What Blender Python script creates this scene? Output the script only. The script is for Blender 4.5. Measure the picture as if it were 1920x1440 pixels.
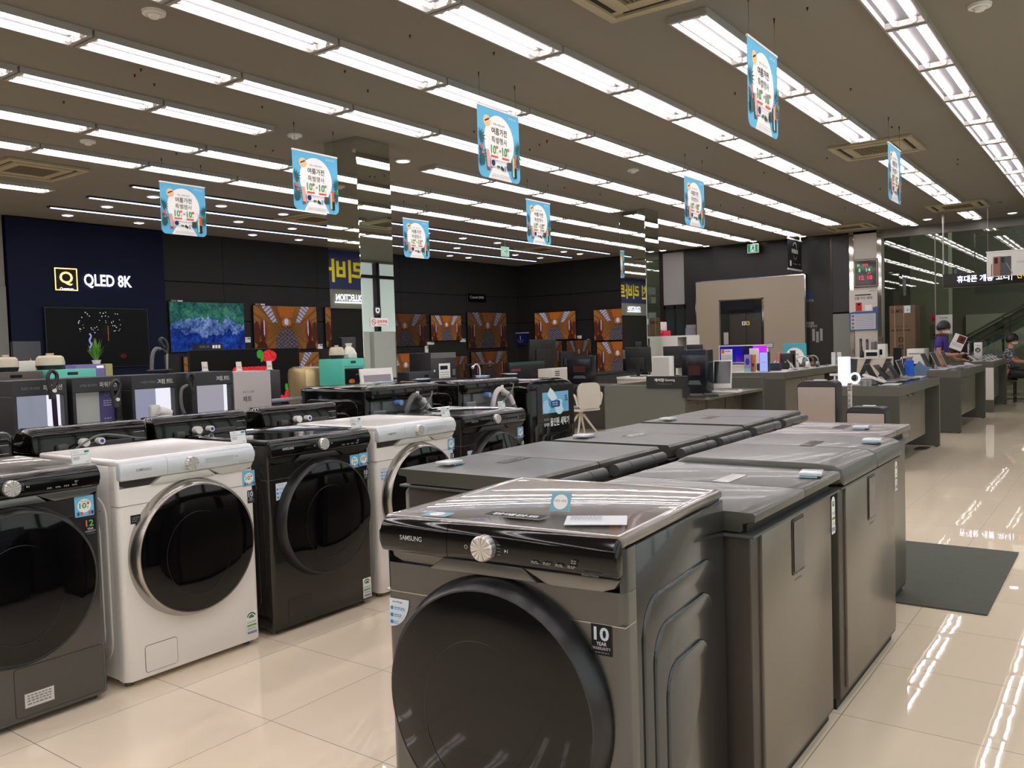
import bpy, bmesh, math, random
import numpy as np
from mathutils import Vector, Matrix
for o in list(bpy.data.objects): bpy.data.objects.remove(o)
C = bpy.context.scene.collection
SC = bpy.context.scene
PI = math.pi
random.seed(7)
# ---------------------------------------------------------------- camera
cam = bpy.data.cameras.new('camera'); co = bpy.data.objects.new('camera', cam); C.objects.link(co)
right = Vector((0.589847, -0.806918, -0.031045)); down = Vector((-0.053726, -0.000855, -0.998555)); fwd = Vector((0.805726, 0.590663, -0.043856))
M = Matrix((right, -down, -fwd)).transposed().to_4x4(); M.translation = Vector((0, 0, 1.41))
co.matrix_world = M
cam.sensor_width = 36; cam.sensor_fit = 'HORIZONTAL'; cam.lens = 1587.45 / 1920 * 36; cam.clip_start = 0.05; cam.clip_end = 200
SC.camera = co
# ---------------------------------------------------------------- world and exposure
w = bpy.data.worlds.new('sky'); SC.world = w; w.use_nodes = True
w.node_tree.nodes['Background'].inputs[0].default_value = (0.80, 0.90, 0.92, 1)
w.node_tree.nodes['Background'].inputs[1].default_value = 0.9
SC.view_settings.view_transform = 'Standard'; SC.view_settings.look = 'None'
SC.view_settings.exposure = 0.12; SC.view_settings.gamma = 1.0; SC.view_settings.use_curve_mapping = False
TUBE = 19.0     # emission strength of the fluorescent tubes
ZC = 3.75       # ceiling height
# ---------------------------------------------------------------- materials
def lin(c):
    return tuple(((v/255)/12.92 if v/255 <= 0.04045 else ((v/255+0.055)/1.055)**2.4) for v in c[:3]) + (1,)
MATS = {}
def mat(name, c=(128,128,128), rough=0.5, metal=0.0, spec=0.5, emit=None, es=1.0, coat=0.0, noise=0.0, nscale=8.0, bump=0.0, bscale=60.0, trans=0.0, alpha=1.0, aniso=0.0, coatr=0.05):
    if name in MATS: return MATS[name]
    m = bpy.data.materials.new(name); m.use_nodes = True; nt = m.node_tree; b = nt.nodes['Principled BSDF']
    b.inputs['Base Color'].default_value = lin(c); b.inputs['Roughness'].default_value = rough; b.inputs['Metallic'].default_value = metal
    b.inputs['Specular IOR Level'].default_value = spec; b.inputs['Coat Weight'].default_value = coat; b.inputs['Coat Roughness'].default_value = coatr
    b.inputs['Transmission Weight'].default_value = trans; b.inputs['Alpha'].default_value = alpha
    if aniso: b.inputs['Anisotropic'].default_value = aniso
    if emit is not None:
        b.inputs['Emission Color'].default_value = lin(emit); b.inputs['Emission Strength'].default_value = es
    tc = nt.nodes.new('ShaderNodeTexCoord')
    nz = nt.nodes.new('ShaderNodeTexNoise'); nz.inputs['Scale'].default_value = nscale; nz.inputs['Detail'].default_value = 3
    nt.links.new(tc.outputs['Object'], nz.inputs['Vector'])
    if noise > 0:
        mr = nt.nodes.new('ShaderNodeMapRange'); mr.inputs[3].default_value = 1-noise; mr.inputs[4].default_value = 1+noise
        nt.links.new(nz.outputs[0], mr.inputs[0])
        mx = nt.nodes.new('ShaderNodeMix'); mx.data_type = 'RGBA'; mx.blend_type = 'MULTIPLY'; mx.inputs[0].default_value = 1
        mx.inputs[6].default_value = lin(c); nt.links.new(mr.outputs[0], mx.inputs[7]); nt.links.new(mx.outputs[2], b.inputs['Base Color'])
    if bump > 0:
        n2 = nt.nodes.new('ShaderNodeTexNoise'); n2.inputs['Scale'].default_value = bscale; nt.links.new(tc.outputs['Object'], n2.inputs['Vector'])
        bp = nt.nodes.new('ShaderNodeBump'); bp.inputs['Strength'].default_value = bump; bp.inputs['Distance'].default_value = 0.01
        nt.links.new(n2.outputs[0], bp.inputs['Height']); nt.links.new(bp.outputs[0], b.inputs['Normal'])
    MATS[name] = m
    return m
def flat(c): return mat('ink_%d_%d_%d' % tuple(c), c, 0.6, spec=0.25)
def glow(c, es=1.0): return mat('glow_%d_%d_%d_%d' % (c[0], c[1], c[2], int(es*10)), (8,8,8), 0.25, emit=c, es=es)
# ---------------------------------------------------------------- mesh helpers
def bm_new(): return bmesh.new()
def box(bm, x0, x1, y0, y1, z0, z1, bev=0, seg=2, mi=0):
    if x0 > x1: x0, x1 = x1, x0
    if y0 > y1: y0, y1 = y1, y0
    if z0 > z1: z0, z1 = z1, z0
    v = [bm.verts.new((x, y, z)) for x in (x0, x1) for y in (y0, y1) for z in (z0, z1)]
    fs = []
    for q in ((0,1,3,2), (4,6,7,5), (0,4,5,1), (2,3,7,6), (0,2,6,4), (1,5,7,3)):
        f = bm.faces.new([v[i] for i in q]); f.material_index = mi; fs.append(f)
    if bev > 0:
        bev = min(bev, 0.49*(x1-x0), 0.49*(y1-y0), 0.49*(z1-z0))
        es = list({e for f in fs for e in f.edges})
        r = bmesh.ops.bevel(bm, geom=es, offset=bev, segments=seg, profile=0.5, affect='EDGES')
        for f in r['faces']: f.material_index = mi
    return v
def frame_of(d):
    d = Vector(d).normalized(); a = Vector((0,0,1)) if abs(d.z) < 0.9 else Vector((1,0,0))
    u = d.cross(a).normalized(); return u, d.cross(u).normalized(), d
def ringbridge(bm, A, B, mi=0):
    n = len(A)
    for i in range(n):
        f = bm.faces.new((A[i], A[(i+1) % n], B[(i+1) % n], B[i])); f.material_index = mi
def cyl(bm, p0, p1, r0, r1=None, seg=16, caps=True, mi=0):
    r1 = r0 if r1 is None else r1; p0 = Vector(p0); p1 = Vector(p1); u, v, d = frame_of(p1-p0)
    A = [bm.verts.new(p0+(u*math.cos(2*PI*i/seg)+v*math.sin(2*PI*i/seg))*r0) for i in range(seg)]
    B = [bm.verts.new(p1+(u*math.cos(2*PI*i/seg)+v*math.sin(2*PI*i/seg))*r1) for i in range(seg)]
    ringbridge(bm, A, B, mi)
    if caps:
        for q in (list(reversed(A)), B):
            f = bm.faces.new(q); f.material_index = mi
def smoothpath(pts, n=6):
    P = [Vector(p) for p in pts]
    if len(P) < 3: return P
    out = []
    for i in range(len(P)-1):
        a = P[max(i-1, 0)]; b = P[i]; c = P[i+1]; d = P[min(i+2, len(P)-1)]
        for k in range(n):
            t = k/n
            out.append(0.5*((2*b)+(c-a)*t+(2*a-5*b+4*c-d)*t*t+(3*b-a-3*c+d)*t**3))
    out.append(P[-1]); return out
def tube(bm, pts, r, seg=8, n=6, mi=0):
    P = smoothpath(pts, n); rings = []; u = None
    for i, p in enumerate(P):
        d = (P[min(i+1, len(P)-1)]-P[max(i-1, 0)]).normalized()
        if u is None: u, v, _ = frame_of(d)
        u = (u-d*u.dot(d)).normalized(); v = d.cross(u)
        rr = r(i/(len(P)-1)) if callable(r) else r
        rings.append([bm.verts.new(p+(u*math.cos(2*PI*k/seg)+v*math.sin(2*PI*k/seg))*rr) for k in range(seg)])
    for a, b in zip(rings, rings[1:]): ringbridge(bm, a, b, mi)
    for q in (list(reversed(rings[0])), rings[-1]):
        f = bm.faces.new(q); f.material_index = mi
def lathe(bm, prof, o, axis, seg=48, mi=0, close=False, sx=1.0):
    o = Vector(o); u, v, d = frame_of(axis); rings = []
    for r, h in prof:
        if r < 1e-6: rings.append([bm.verts.new(o+d*h)])
        else: rings.append([bm.verts.new(o+d*h+(u*math.cos(2*PI*i/seg)*sx+v*math.sin(2*PI*i/seg))*r) for i in range(seg)])
    if close: rings.append(rings[0])
    for A, B in zip(rings, rings[1:]):
        if len(A) == 1 and len(B) == 1: continue
        for i in range(seg):
            j = (i+1) % seg
            q = (A[0], B[j], B[i]) if len(A) == 1 else ((A[i], A[j], B[0]) if len(B) == 1 else (A[i], A[j], B[j], B[i]))
            f = bm.faces.new(q); f.material_index = mi
def rrect(x0, x1, z0, z1, r, n=5, rb=None):
    r = min(r, (x1-x0)/2-1e-5, (z1-z0)/2-1e-5); rb = r if rb is None else rb
    pts = []
    for cx, cz, a0, q in ((x1-rb, z0+rb, -90, rb), (x1-r, z1-r, 0, r), (x0+r, z1-r, 90, r), (x0+rb, z0+rb, 180, rb)):
        if q < 1e-4: pts.append((cx, cz)); continue
        for k in range(n+1):
            a = math.radians(a0+90*k/n); pts.append((cx+q*math.cos(a), cz+q*math.sin(a)))
    return pts
def prism(bm, poly, y0, y1, bev=0, seg=2, mi=0, plane='xz'):
    """poly in the given plane, extruded along the third axis from y0 (front) to y1"""
    def P(a, b, t): return {'xz': (a, t, b), 'xy': (a, b, t), 'yz': (t, a, b)}[plane]
    A = [bm.verts.new(P(a, b, y0)) for a, b in poly]; B = [bm.verts.new(P(a, b, y1)) for a, b in poly]
    f0 = bm.faces.new(A); f0.material_index = mi
    f1 = bm.faces.new(list(reversed(B))); f1.material_index = mi
    n = len(A); fs = []
    for i in range(n):
        f = bm.faces.new((A[i], B[i], B[(i+1) % n], A[(i+1) % n])); f.material_index = mi; fs.append(f)
    if bev > 0:
        r = bmesh.ops.bevel(bm, geom=list(f0.edges), offset=bev, segments=seg, profile=0.5, affect='EDGES')
        for f in r['faces']: f.material_index = mi
def obj(name, bm, m, parent=None, loc=None, smooth=True, ang=35, fixn=True):
    if fixn: bmesh.ops.recalc_face_normals(bm, faces=bm.faces)
    me = bpy.data.meshes.new(name); bm.to_mesh(me); bm.free()
    for x in (m if isinstance(m, (list, tuple)) else [m]): me.materials.append(x)
    if smooth:
        me.shade_smooth(); me.set_sharp_from_angle(angle=math.radians(ang))
    o = bpy.data.objects.new(name, me); C.objects.link(o)
    if parent: o.parent = parent
    if loc: o.location = loc
    return o
def thing(name, label, cat, loc=(0,0,0), rz=0, group=None):
    o = bpy.data.objects.new(name, None); C.objects.link(o); o.empty_display_size = 0.1
    o.location = loc; o.rotation_euler = (0, 0, rz)
    return tag(o, label, cat, group)
def tag(o, label, cat, group=None, kind=None):
    o['label'] = label; o['category'] = cat
    if group: o['group'] = group
    if kind: o['kind'] = kind
    return o
def struct(o): o['kind'] = 'structure'; return o
def kids(o): return [c for c in bpy.data.objects if c.parent == o]
def dup(root, loc, rz=None, label=None, group=None):
    r = root.copy(); C.objects.link(r); r.location = loc
    if rz is not None: r.rotation_euler = (0, 0, rz)
    if label: r['label'] = label
    if group: r['group'] = group
    for ch in kids(root):
        c = ch.copy(); C.objects.link(c); c.parent = r
        for g in kids(ch):
            d = g.copy(); C.objects.link(d); d.parent = c
    return r
# ---------------------------------------------------------------- text and flat printing
_tc = {}
def textdata(s, bold=0.0):
    k = (s, bold)
    if k in _tc: return _tc[k]
    cu = bpy.data.curves.new('t', 'FONT'); cu.body = s; cu.size = 1.0; cu.offset = bold; cu.resolution_u = 3; cu.fill_mode = 'FRONT'
    o = bpy.data.objects.new('t', cu); C.objects.link(o)
    dg = bpy.context.evaluated_depsgraph_get(); me = bpy.data.meshes.new_from_object(o.evaluated_get(dg))
    V = [(v.co.x, v.co.y) for v in me.vertices]; F = [tuple(p.vertices) for p in me.polygons]
    bpy.data.objects.remove(o); bpy.data.curves.remove(cu); bpy.data.meshes.remove(me)
    _tc[k] = (V, F); return V, F
class Print:
    """flat printed artwork: faces in the x-z plane seen from -y, every layer a hair in front of the last"""
    def __init__(s, y=0.0, step=0.0004): s.bm = bmesh.new(); s.y = y; s.step = step; s.k = 0; s.mats = []
    def mi(s, m):
        if m not in s.mats: s.mats.append(m)
        return s.mats.index(m)
    def poly(s, pts, m, keep=False):
        if not keep: s.k += 1
        y = s.y-s.k*s.step; f = s.bm.faces.new([s.bm.verts.new((a, y, b)) for a, b in pts]); f.material_index = s.mi(m)
        return s
    def rect(s, x0, z0, x1, z1, m, r=0, keep=False):
        return s.poly(rrect(x0, x1, z0, z1, r, 4) if r > 0 else [(x0,z0), (x1,z0), (x1,z1), (x0,z1)], m, keep)
    def disc(s, x, z, r, m, rz=None, n=24, keep=False, a0=0, a1=360, rin=0):
        rz = r if rz is None else rz
        if rin:
            A = [math.radians(a0+(a1-a0)*k/n) for k in range(n+1)]
            out = [(x+r*math.cos(a), z+rz*math.sin(a)) for a in A]; q = rin/r
            inn = [(x+rin*math.cos(a), z+rz*q*math.sin(a)) for a in A]
            if not keep: s.k += 1
            for i in range(n): s.poly([out[i], out[i+1], inn[i+1], inn[i]], m, True)
            return s
        return s.poly([(x+r*math.cos(math.radians(a0+(a1-a0)*k/n)), z+rz*math.sin(math.radians(a0+(a1-a0)*k/n))) for k in range(n+(0 if a1-a0 == 360 else 1))], m, keep)
    def text(s, t, x, z, h, m, w=None, bold=0.0, align='l', mirror=False):
        V, F = textdata(t, bold)
        if not V: return s
        x0 = min(v[0] for v in V); x1 = max(v[0] for v in V); z0 = min(v[1] for v in V); z1 = max(v[1] for v in V)
        sz = h/(z1-z0); sx = sz if w is None else w/(x1-x0); W = (x1-x0)*sx
        ox = x-(0 if align == 'l' else W/2 if align == 'c' else W)
        s.k += 1; y = s.y-s.k*s.step; mi = s.mi(m)
        vs = [s.bm.verts.new((ox+(v[0]-x0)*sx, y, z+(v[1]-z0)*sz)) for v in V]
        for f in F:
            try: q = s.bm.faces.new([vs[i] for i in f]); q.material_index = mi
            except ValueError: pass
        return s
    def obj(s, name, parent=None, loc=None, rot=None):
        o = obj(name, s.bm, s.mats, parent, loc, smooth=False, fixn=False)
        if rot: o.rotation_euler = rot
        return o
def lines(P, x0, x1, zs, h, m, gaps=True):
    """rows of tiny unreadable print"""
    for z in zs:
        x = x0; P.k += 1
        while x < x1-h:
            wd = min(h*random.uniform(1.2, 3.2), x1-x); P.poly([(x,z), (x+wd,z), (x+wd,z+h), (x,z+h)], m, True); x += wd+h*0.8
def picture(name, fn, nx, ny, es):
    """a screen picture: colours of a grid computed from a function, on a unit screen (x 0..1, z 0..1)"""
    me = bpy.data.meshes.new(name)
    X, Z = np.meshgrid(np.arange(nx+1)/nx, np.arange(ny+1)/ny)
    co_ = np.stack([X.ravel(), np.zeros(X.size), Z.ravel()], 1)
    I = (np.arange(ny)[:, None]*(nx+1)+np.arange(nx)[None, :]).ravel()
    F = np.stack([I, I+1, I+nx+2, I+nx+1], 1)
    me.from_pydata(co_.tolist(), [], F.tolist())
    uc = (np.arange(nx)+.5)/nx; vc = (np.arange(ny)+.5)/ny; U, V = np.meshgrid(uc, vc)
    col = np.clip(fn(U, V), 0, 1).reshape(-1, 3); col = np.where(col <= .04045, col/12.92, ((col+.055)/1.055)**2.4)
    rgba = np.concatenate([np.repeat(col, 4, 0), np.ones((col.shape[0]*4, 1))], 1)
    a = me.color_attributes.new('pic', 'FLOAT_COLOR', 'CORNER'); a.data.foreach_set('color', rgba.ravel().astype(np.float32))
    m = bpy.data.materials.new(name); m.use_nodes = True; nt = m.node_tree; b = nt.nodes['Principled BSDF']
    b.inputs['Base Color'].default_value = (.01,.01,.01,1); b.inputs['Roughness'].default_value = .15; b.inputs['Specular IOR Level'].default_value = .06
    n = nt.nodes.new('ShaderNodeAttribute'); n.attribute_name = 'pic'
    nt.links.new(n.outputs['Color'], b.inputs['Emission Color']); b.inputs['Emission Strength'].default_value = es
    me.materials.append(m); return me
# ================================================================ THE SETTING
def floor_mat():
    m = bpy.data.materials.new('polished_tile'); m.use_nodes = True; nt = m.node_tree; b = nt.nodes['Principled BSDF']; L = nt.links.new
    g = nt.nodes.new('ShaderNodeNewGeometry'); s = nt.nodes.new('ShaderNodeSeparateXYZ'); L(g.outputs['Position'], s.inputs[0])
    def mth(op, a, c=None):
        n = nt.nodes.new('ShaderNodeMath'); n.operation = op
        for i, v in enumerate((a, c)):
            if v is None: continue
            if isinstance(v, (int, float)): n.inputs[i].default_value = v
            else: L(v, n.inputs[i])
        return n.outputs[0]
    ux = mth('DIVIDE', mth('SUBTRACT', s.outputs[0], 2.61-60), 0.6); uy = mth('DIVIDE', mth('SUBTRACT', s.outputs[1], 0.874-60), 0.6)
    def edge(u):
        f = mth('FRACT', u); d = mth('MINIMUM', f, mth('SUBTRACT', 1.0, f)); return mth('LESS_THAN', d, 0.0022)
    grout = mth('MAXIMUM', edge(ux), edge(uy))
    cb = nt.nodes.new('ShaderNodeCombineXYZ'); L(mth('FLOOR', ux), cb.inputs[0]); L(mth('FLOOR', uy), cb.inputs[1])
    wn = nt.nodes.new('ShaderNodeTexWhiteNoise'); L(cb.outputs[0], wn.inputs['Vector'])
    nz = nt.nodes.new('ShaderNodeTexNoise'); nz.inputs['Scale'].default_value = 1.3; nz.inputs['Detail'].default_value = 4; L(g.outputs['Position'], nz.inputs['Vector'])
    v = mth('ADD', mth('MULTIPLY', wn.outputs['Value'], 0.05), mth('MULTIPLY', nz.outputs[0], 0.10))
    cr = nt.nodes.new('ShaderNodeMapRange'); cr.inputs[1].default_value = 0; cr.inputs[2].default_value = 0.15; cr.inputs[3].default_value = .93; cr.inputs[4].default_value = 1.06; L(v, cr.inputs[0])
    mx = nt.nodes.new('ShaderNodeMix'); mx.data_type = 'RGBA'; mx.blend_type = 'MULTIPLY'; mx.inputs[0].default_value = 1; mx.inputs[6].default_value = lin((250,234,208)); L(cr.outputs[0], mx.inputs[7])
    m2 = nt.nodes.new('ShaderNodeMix'); m2.data_type = 'RGBA'; L(grout, m2.inputs[0]); L(mx.outputs[2], m2.inputs[6]); m2.inputs[7].default_value = lin((118,104,88)); L(m2.outputs[2], b.inputs['Base Color'])
    rr = mth('ADD', 0.015, mth('MULTIPLY', grout, 0.4)); L(rr, b.inputs['Roughness']); b.inputs['Specular IOR Level'].default_value = 0.8
    n3 = nt.nodes.new('ShaderNodeTexNoise'); n3.inputs['Scale'].default_value = 5; L(g.outputs['Position'], n3.inputs['Vector'])
    bp = nt.nodes.new('ShaderNodeBump'); bp.inputs['Strength'].default_value = .035; bp.inputs['Distance'].default_value = .01; L(n3.outputs[0], bp.inputs['Height']); L(bp.outputs[0], b.inputs['Normal'])
    return m
X0, X1, Y0, Y1 = -12.0, 20.1, -2.3, 14.45
bm = bm_new(); box(bm, X0-.2, 25, Y0-.2, Y1+.2, -.2, 0); struct(obj('floor', bm, floor_mat()))
ceil_m = mat('ceiling_paint', (130,124,112), .85, noise=.03, nscale=.6, bump=.05, bscale=40)
bm = bm_new(); box(bm, X0-.2, 20.3, Y0-.2, Y1+.2, ZC, ZC+.2); struct(obj('ceiling', bm, ceil_m))
# left wall: dark television wall, navy bay, grey-green wall and shop sign further to the left
dark = mat('charcoal_panel', (41,41,39), .6, spec=.2, noise=.03, nscale=3); navy = mat('navy_panel', (12,18,42), .6, spec=.15, noise=.05, nscale=3)
grey = mat('grey_green_wall', (118,116,106), .6); seam = mat('panel_gap', (8,8,8), .8)
wl = thing('wall_left', 'long wall at the back left of the showroom', 'wall'); 
for k in ('label', 'category'): del wl[k]
struct(wl)
def P3(name, bm, m, parent=None): return obj(name, bm, m, parent, smooth=False)
bm = bm_new()
zs = (0, 2.09, 2.83, ZC); xs = (8.9, 10.2, 12.6, 15.2, 17.8, 20.1)
for za, zb in zip(zs, zs[1:]):
    for xa, xb in zip(xs, xs[1:]):
        box(bm, xa+.003, xb-.003, Y1, Y1+.05, za+.008, zb-.008, .002, 1)
P3('panelling', bm, dark, wl)
bm = bm_new(); box(bm, X0, 20.1, Y1+.05, Y1+.2, 0, ZC); P3('backing', bm, seam, wl)
bm = bm_new(); box(bm, 6.2, 8.9, Y1-.06, Y1+.05, 0, ZC-.02, .004, 1); P3('navy_bay', bm, navy, wl)
bm = bm_new(); box(bm, 1.5, 6.17, Y1-.01, Y1+.05, 0, ZC); box(bm, X0, 1.5, Y1-.01, Y1+.05, 2.4, ZC); box(bm, X0, -3.5, Y1-.01, Y1+.05, 0, 2.4); P3('painted_section', bm, grey, wl)
bm = bm_new(); box(bm, 5.2, 6.15, Y1-.08, Y1-.01, 0, 2.62, .004, 1); P3('grey_board', bm, mat('grey_board', (112,110,104), .6), wl)
# far wall
wb = bpy.data.objects.new('wall_back', None); C.objects.link(wb); struct(wb)
bm = bm_new()
for za, zb in zip(zs, zs[1:]):
    for ya, yb in ((9.95,11.0), (11.0,12.6), (12.6,14.45)): box(bm, X1, X1+.05, ya+.003, yb-.003, za+.008, zb-.008, .002, 1)
P3('panelling', bm, dark, wb)
bm = bm_new(); box(bm, X1+.05, X1+.2, 5.16, 14.6, 0, ZC); P3('backing', bm, seam, wb)
bm = bm_new(); box(bm, X1, X1+.05, 8.9, 9.78, 2.36, ZC-.03); box(bm, X1, X1+.05, 8.85, 9.17, 0, 2.36); P3('painted_section', bm, mat('grey_paint', (150,147,143), .6), wb)
bm = bm_new(); box(bm, X1-.005, X1+.05, 5.56, 9.2, 1.83, ZC-.03); box(bm, X1-.004, X1+.05, 5.56, 8.85, 0, 1.83); P3('black_section', bm, mat('near_black_wall', (24,24,19), .5), wb)
bm = bm_new(); box(bm, X1, X1+.04, 5.16, 5.54, 0, 1.93); P3('frosted_lower_panel', bm, mat('grey_frost', (120,124,116), .35), wb)
bm = bm_new(); box(bm, X1, X1+.04, 5.16, 5.54, 1.97, ZC-.03); P3('upper_panel', bm, mat('slate_panel', (40,40,38), .4), wb)
chrome = mat('chrome', (200,196,188), .07, 1.0); steel = mat('brushed_steel', (150,147,140), .28, 1.0); darksteel = mat('dark_steel', (70,67,62), .3, .9)
bm = bm_new(); box(bm, X1-.02, X1+.05, 4.47, 9.95, ZC-.06, ZC-.0, .003, 1); box(bm, X1-.03, X1+.05, 9.78, 9.95, 0, ZC-.06); box(bm, X1-.01, X1+.05, 5.54, 5.58, 0, ZC-.06)
P3('metal_trim', bm, mat('bronze_trim', (66,60,52), .3, .8), wb)
# column with the clock
bm = bm_new(); box(bm, X1-.02, X1+.2, 4.57, 5.06, 0, ZC, .003, 1); struct(obj('trim_1', bm, mat('white_column_paint', (196,190,180), .5), smooth=False))
bm = bm_new(); box(bm, X1-.04, X1+.2, 4.47, 4.57, 0, ZC, .004, 1); box(bm, X1-.04, X1+.2, 5.06, 5.16, 0, ZC, .004, 1); struct(obj('trim_2', bm, chrome, smooth=False))
# remaining walls (behind and to the right of the photographer)
bm = bm_new(); box(bm, X0-.15, X0, Y0-.2, Y1+.2, 0, ZC); struct(obj('wall_front', bm, mat('cream_wall', (170,164,150), .7), smooth=False))
wr = bpy.data.objects.new('wall_right', None); C.objects.link(wr); struct(wr)
bm = bm_new(); box(bm, X0, X1+5, Y0-.15, Y0, 0, .5); box(bm, X0, X1+5, Y0-.15, Y0, 3.70, ZC); P3('sill_wall', bm, mat('cream_wall'), wr)
bm = bm_new(); frosted = mat('frosted_window', (205,222,214), .6, emit=(196,204,206), es=.75)
box(bm, X0, X1+5, Y0-.13, Y0-.11,   .5, 3.7); P3('frosted_pane', bm, frosted, wr)
bm = bm_new()
for k in range(-3, 13):
    x = 1.72+k*1.6-3.5; box(bm, x+.0, x+.12, Y0-.16, Y0+.03, .5, 3.7)
box(bm, X0, X1+5, Y0-.15, Y0+.02, 3.30, 3.38); P3('mullion', bm, mat('black_mullion', (26,28,30), .4), wr)
bm = bm_new()
for k in range(5): box(bm, 14.2+k*.9, 14.95+k*.9, Y0+.05, Y0+.6, 0, 1.9, .01)
P3('white_cabinet_row', bm, mat('white_enamel', (225,228,226), .3), wr)
# glass wall and stair hall behind it
def glass_mat(name, tint, refl, rough=0.0):
    m = bpy.data.materials.new(name); m.use_nodes = True; nt = m.node_tree; nt.nodes.clear(); o = nt.nodes.new('ShaderNodeOutputMaterial')
    t = nt.nodes.new('ShaderNodeBsdfTransparent'); t.inputs[0].default_value = lin(tint); g = nt.nodes.new('ShaderNodeBsdfGlossy'); g.inputs['Roughness'].default_value = rough
    lw = nt.nodes.new('ShaderNodeFresnel'); lw.inputs[0].default_value = 1.5; mr = nt.nodes.new('ShaderNodeMath'); mr.operation = 'MAXIMUM'; mr.inputs[1].default_value = refl
    nt.links.new(lw.outputs[0], mr.inputs[0]); mx = nt.nodes.new('ShaderNodeMixShader'); nt.links.new(mr.outputs[0], mx.inputs[0]); nt.links.new(t.outputs[0], mx.inputs[1]); nt.links.new(g.outputs[0], mx.inputs[2]); nt.links.new(mx.outputs[0], o.inputs[0]); return m
shopglass = glass_mat('shop_glass', (214,218,208), .09)
gw = bpy.data.objects.new('window_1', None); C.objects.link(gw); struct(gw)
bm = bm_new()
for a, b in ((3.42, 4.45), (1.0, 3.40), (-1.3, .98), (-2.3,-1.32)): box(bm, X1+.03, X1+.042, a, b, .04, ZC-.2)
P3('pane', bm, shopglass, gw)
bm = bm_new(); box(bm, X1-.0, X1+.08, Y0, 4.47, ZC-.2, ZC); box(bm, X1, X1+.08, Y0, 4.47, 0, .04)
for y in (3.405, .985, -1.305): box(bm, X1+.02, X1+.05, y-.012, y+.012, .04, ZC-.2)
box(bm, X1, X1+.06, 4.43, 4.47, 0, ZC-.2)
P3('window_frame', bm, mat('frame_grey', (120,118,108), .4, .4), gw)
hall = mat('hall_wall', (176,180,166), .7); hall2 = mat('hall_dark_wall', (100,102,94), .7)
hw = bpy.data.objects.new('wall_hall', None); C.objects.link(hw); struct(hw)
bm = bm_new(); box(bm, 23.6, 23.8, Y0-.2, 5.2, 0, 6); box(bm, 20.3, 23.8, 5.2, 5.35, 0, 6); box(bm, 20.2, 23.8, Y0-.3, Y0-.2, 0, 6); box(bm, 20.2, 23.9, Y0-.2, 5.3, 6, 6.1); P3('hall_wall_panel', bm, hall2, hw)
bm = bm_new(); box(bm, 21.4, 21.9, 3.35, 4.15, 0, 6); box(bm, 23.3, 23.6, -1.2, 1.2, 0, 6); box(bm, 23.5, 23.6, 1.2, 3.3, 0, 1.85); P3('hall_pier', bm, hall, hw)
bm = bm_new(); box(bm, X1+.08, 20.3, Y0, 4.47, ZC, 6); P3('hall_lintel', bm, hall2, hw)
# stairs going up to the right behind the glass
st = thing('staircase', 'concrete stair with steel handrails rising to the right behind the glass wall', 'stairs', (21.7, 0, 0))
bm = bm_new()
n = 20
for k in range(n):
    y = 3.3-k*.29; z = .17*(k+1); box(bm, -.5, .7, y-.29, y, max(0, z-.45), z)
prism(bm, [(3.35,0), (3.35,.25), (-2.4,3.62), (-2.4,2.9)], -.55, -.5, plane='yz'); P3('steps', bm, hall, st)
for xo, nm in ((-.55, 'handrail'), (.7, 'handrail')):
    bm = bm_new(); tube(bm, [(xo, 3.9, .78), (xo, -2.3, 4.42)], .028, 10, 1); tube(bm, [(xo, 3.9, .55), (xo, -2.3, 4.19)], .018, 8, 1)
    for k in range(6):
        y = 3.4-k*1.15; cyl(bm, (xo, y, .3+(3.4-y)*.587), (xo, y, 1.08+(3.4-y)*.587), .02, seg=8)
    obj(nm, bm, steel, st)
bm = bm_new(); prism(bm, [(3.7,.45), (3.7,.85), (-2.3,4.35), (-2.3,3.9)], -.56, -.55, plane='yz'); P3('glass_balustrade', bm, glass_mat('tinted_balustrade', (176,190,184), .06), st)
ll = bpy.data.lights.new('hall_fill', 'AREA'); ll.energy = 130; ll.size = 1.2; lo = bpy.data.objects.new('hall_fill', ll); C.objects.link(lo); lo.location = (20.9, .6, 5.6); lo.rotation_euler = (0, math.radians(-35), 0)  # unseen area light, added to brighten the stair hall
# mirrored columns
mirror = mat('mirror_glass', (206,212,204), .012, 1.0)
for i, (xa, xb, ya, yb) in enumerate(((6.545,7.06,6.80,7.31), (13.38,13.9,6.84,7.34))):
    bm = bm_new(); box(bm, xa, xb, ya, yb, 0, ZC, .004, 1); o = struct(obj('pillar_%d' % (i+1), bm, mirror, smooth=False)); o.name = 'trim_%d' % (i+3)
# elevator
el = thing('elevator_front', 'beige stone elevator surround with steel doors in the black far wall', 'elevator', (X1-.15, 0, 0))
bm = bm_new()
box(bm, 0, .1, 8.2, 8.82, 0, 2.87, .003, 1); box(bm, 0, .1, 6.13, 7.13, 0, 2.87, .003, 1); box(bm, 0, .1, 7.13, 8.2, 2.38, 2.87, .003, 1)
P3('stone_surround', bm, mat('beige_stone', (158,146,128), .3), el)
bm = bm_new(); box(bm, -.006, .1, 6.10, 6.13, 0, 2.89); box(bm, -.006, .1, 8.82, 8.84, 0, 2.89); box(bm, -.006, .1, 6.1, 8.84, 2.87, 2.89)
box(bm, -.008, .02, 7.10, 7.14, 0, 2.40); box(bm, -.008, .02, 8.19, 8.22, 0, 2.40); box(bm, -.008, .02, 7.1, 8.22, 2.375, 2.4); P3('steel_trim', bm, chrome, el)
bm = bm_new(); box(bm, .02, .06, 7.14, 8.2, 2.05, 2.375); P3('transom', bm, mat('black_glossy', (22,24,34), .05), el)
bm = bm_new(); box(bm, .012, .03, 7.35, 8.0, 2.07, 2.14); P3('floor_indicator', bm, mat('gloss_black', (10,10,11), .08), el)
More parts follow.
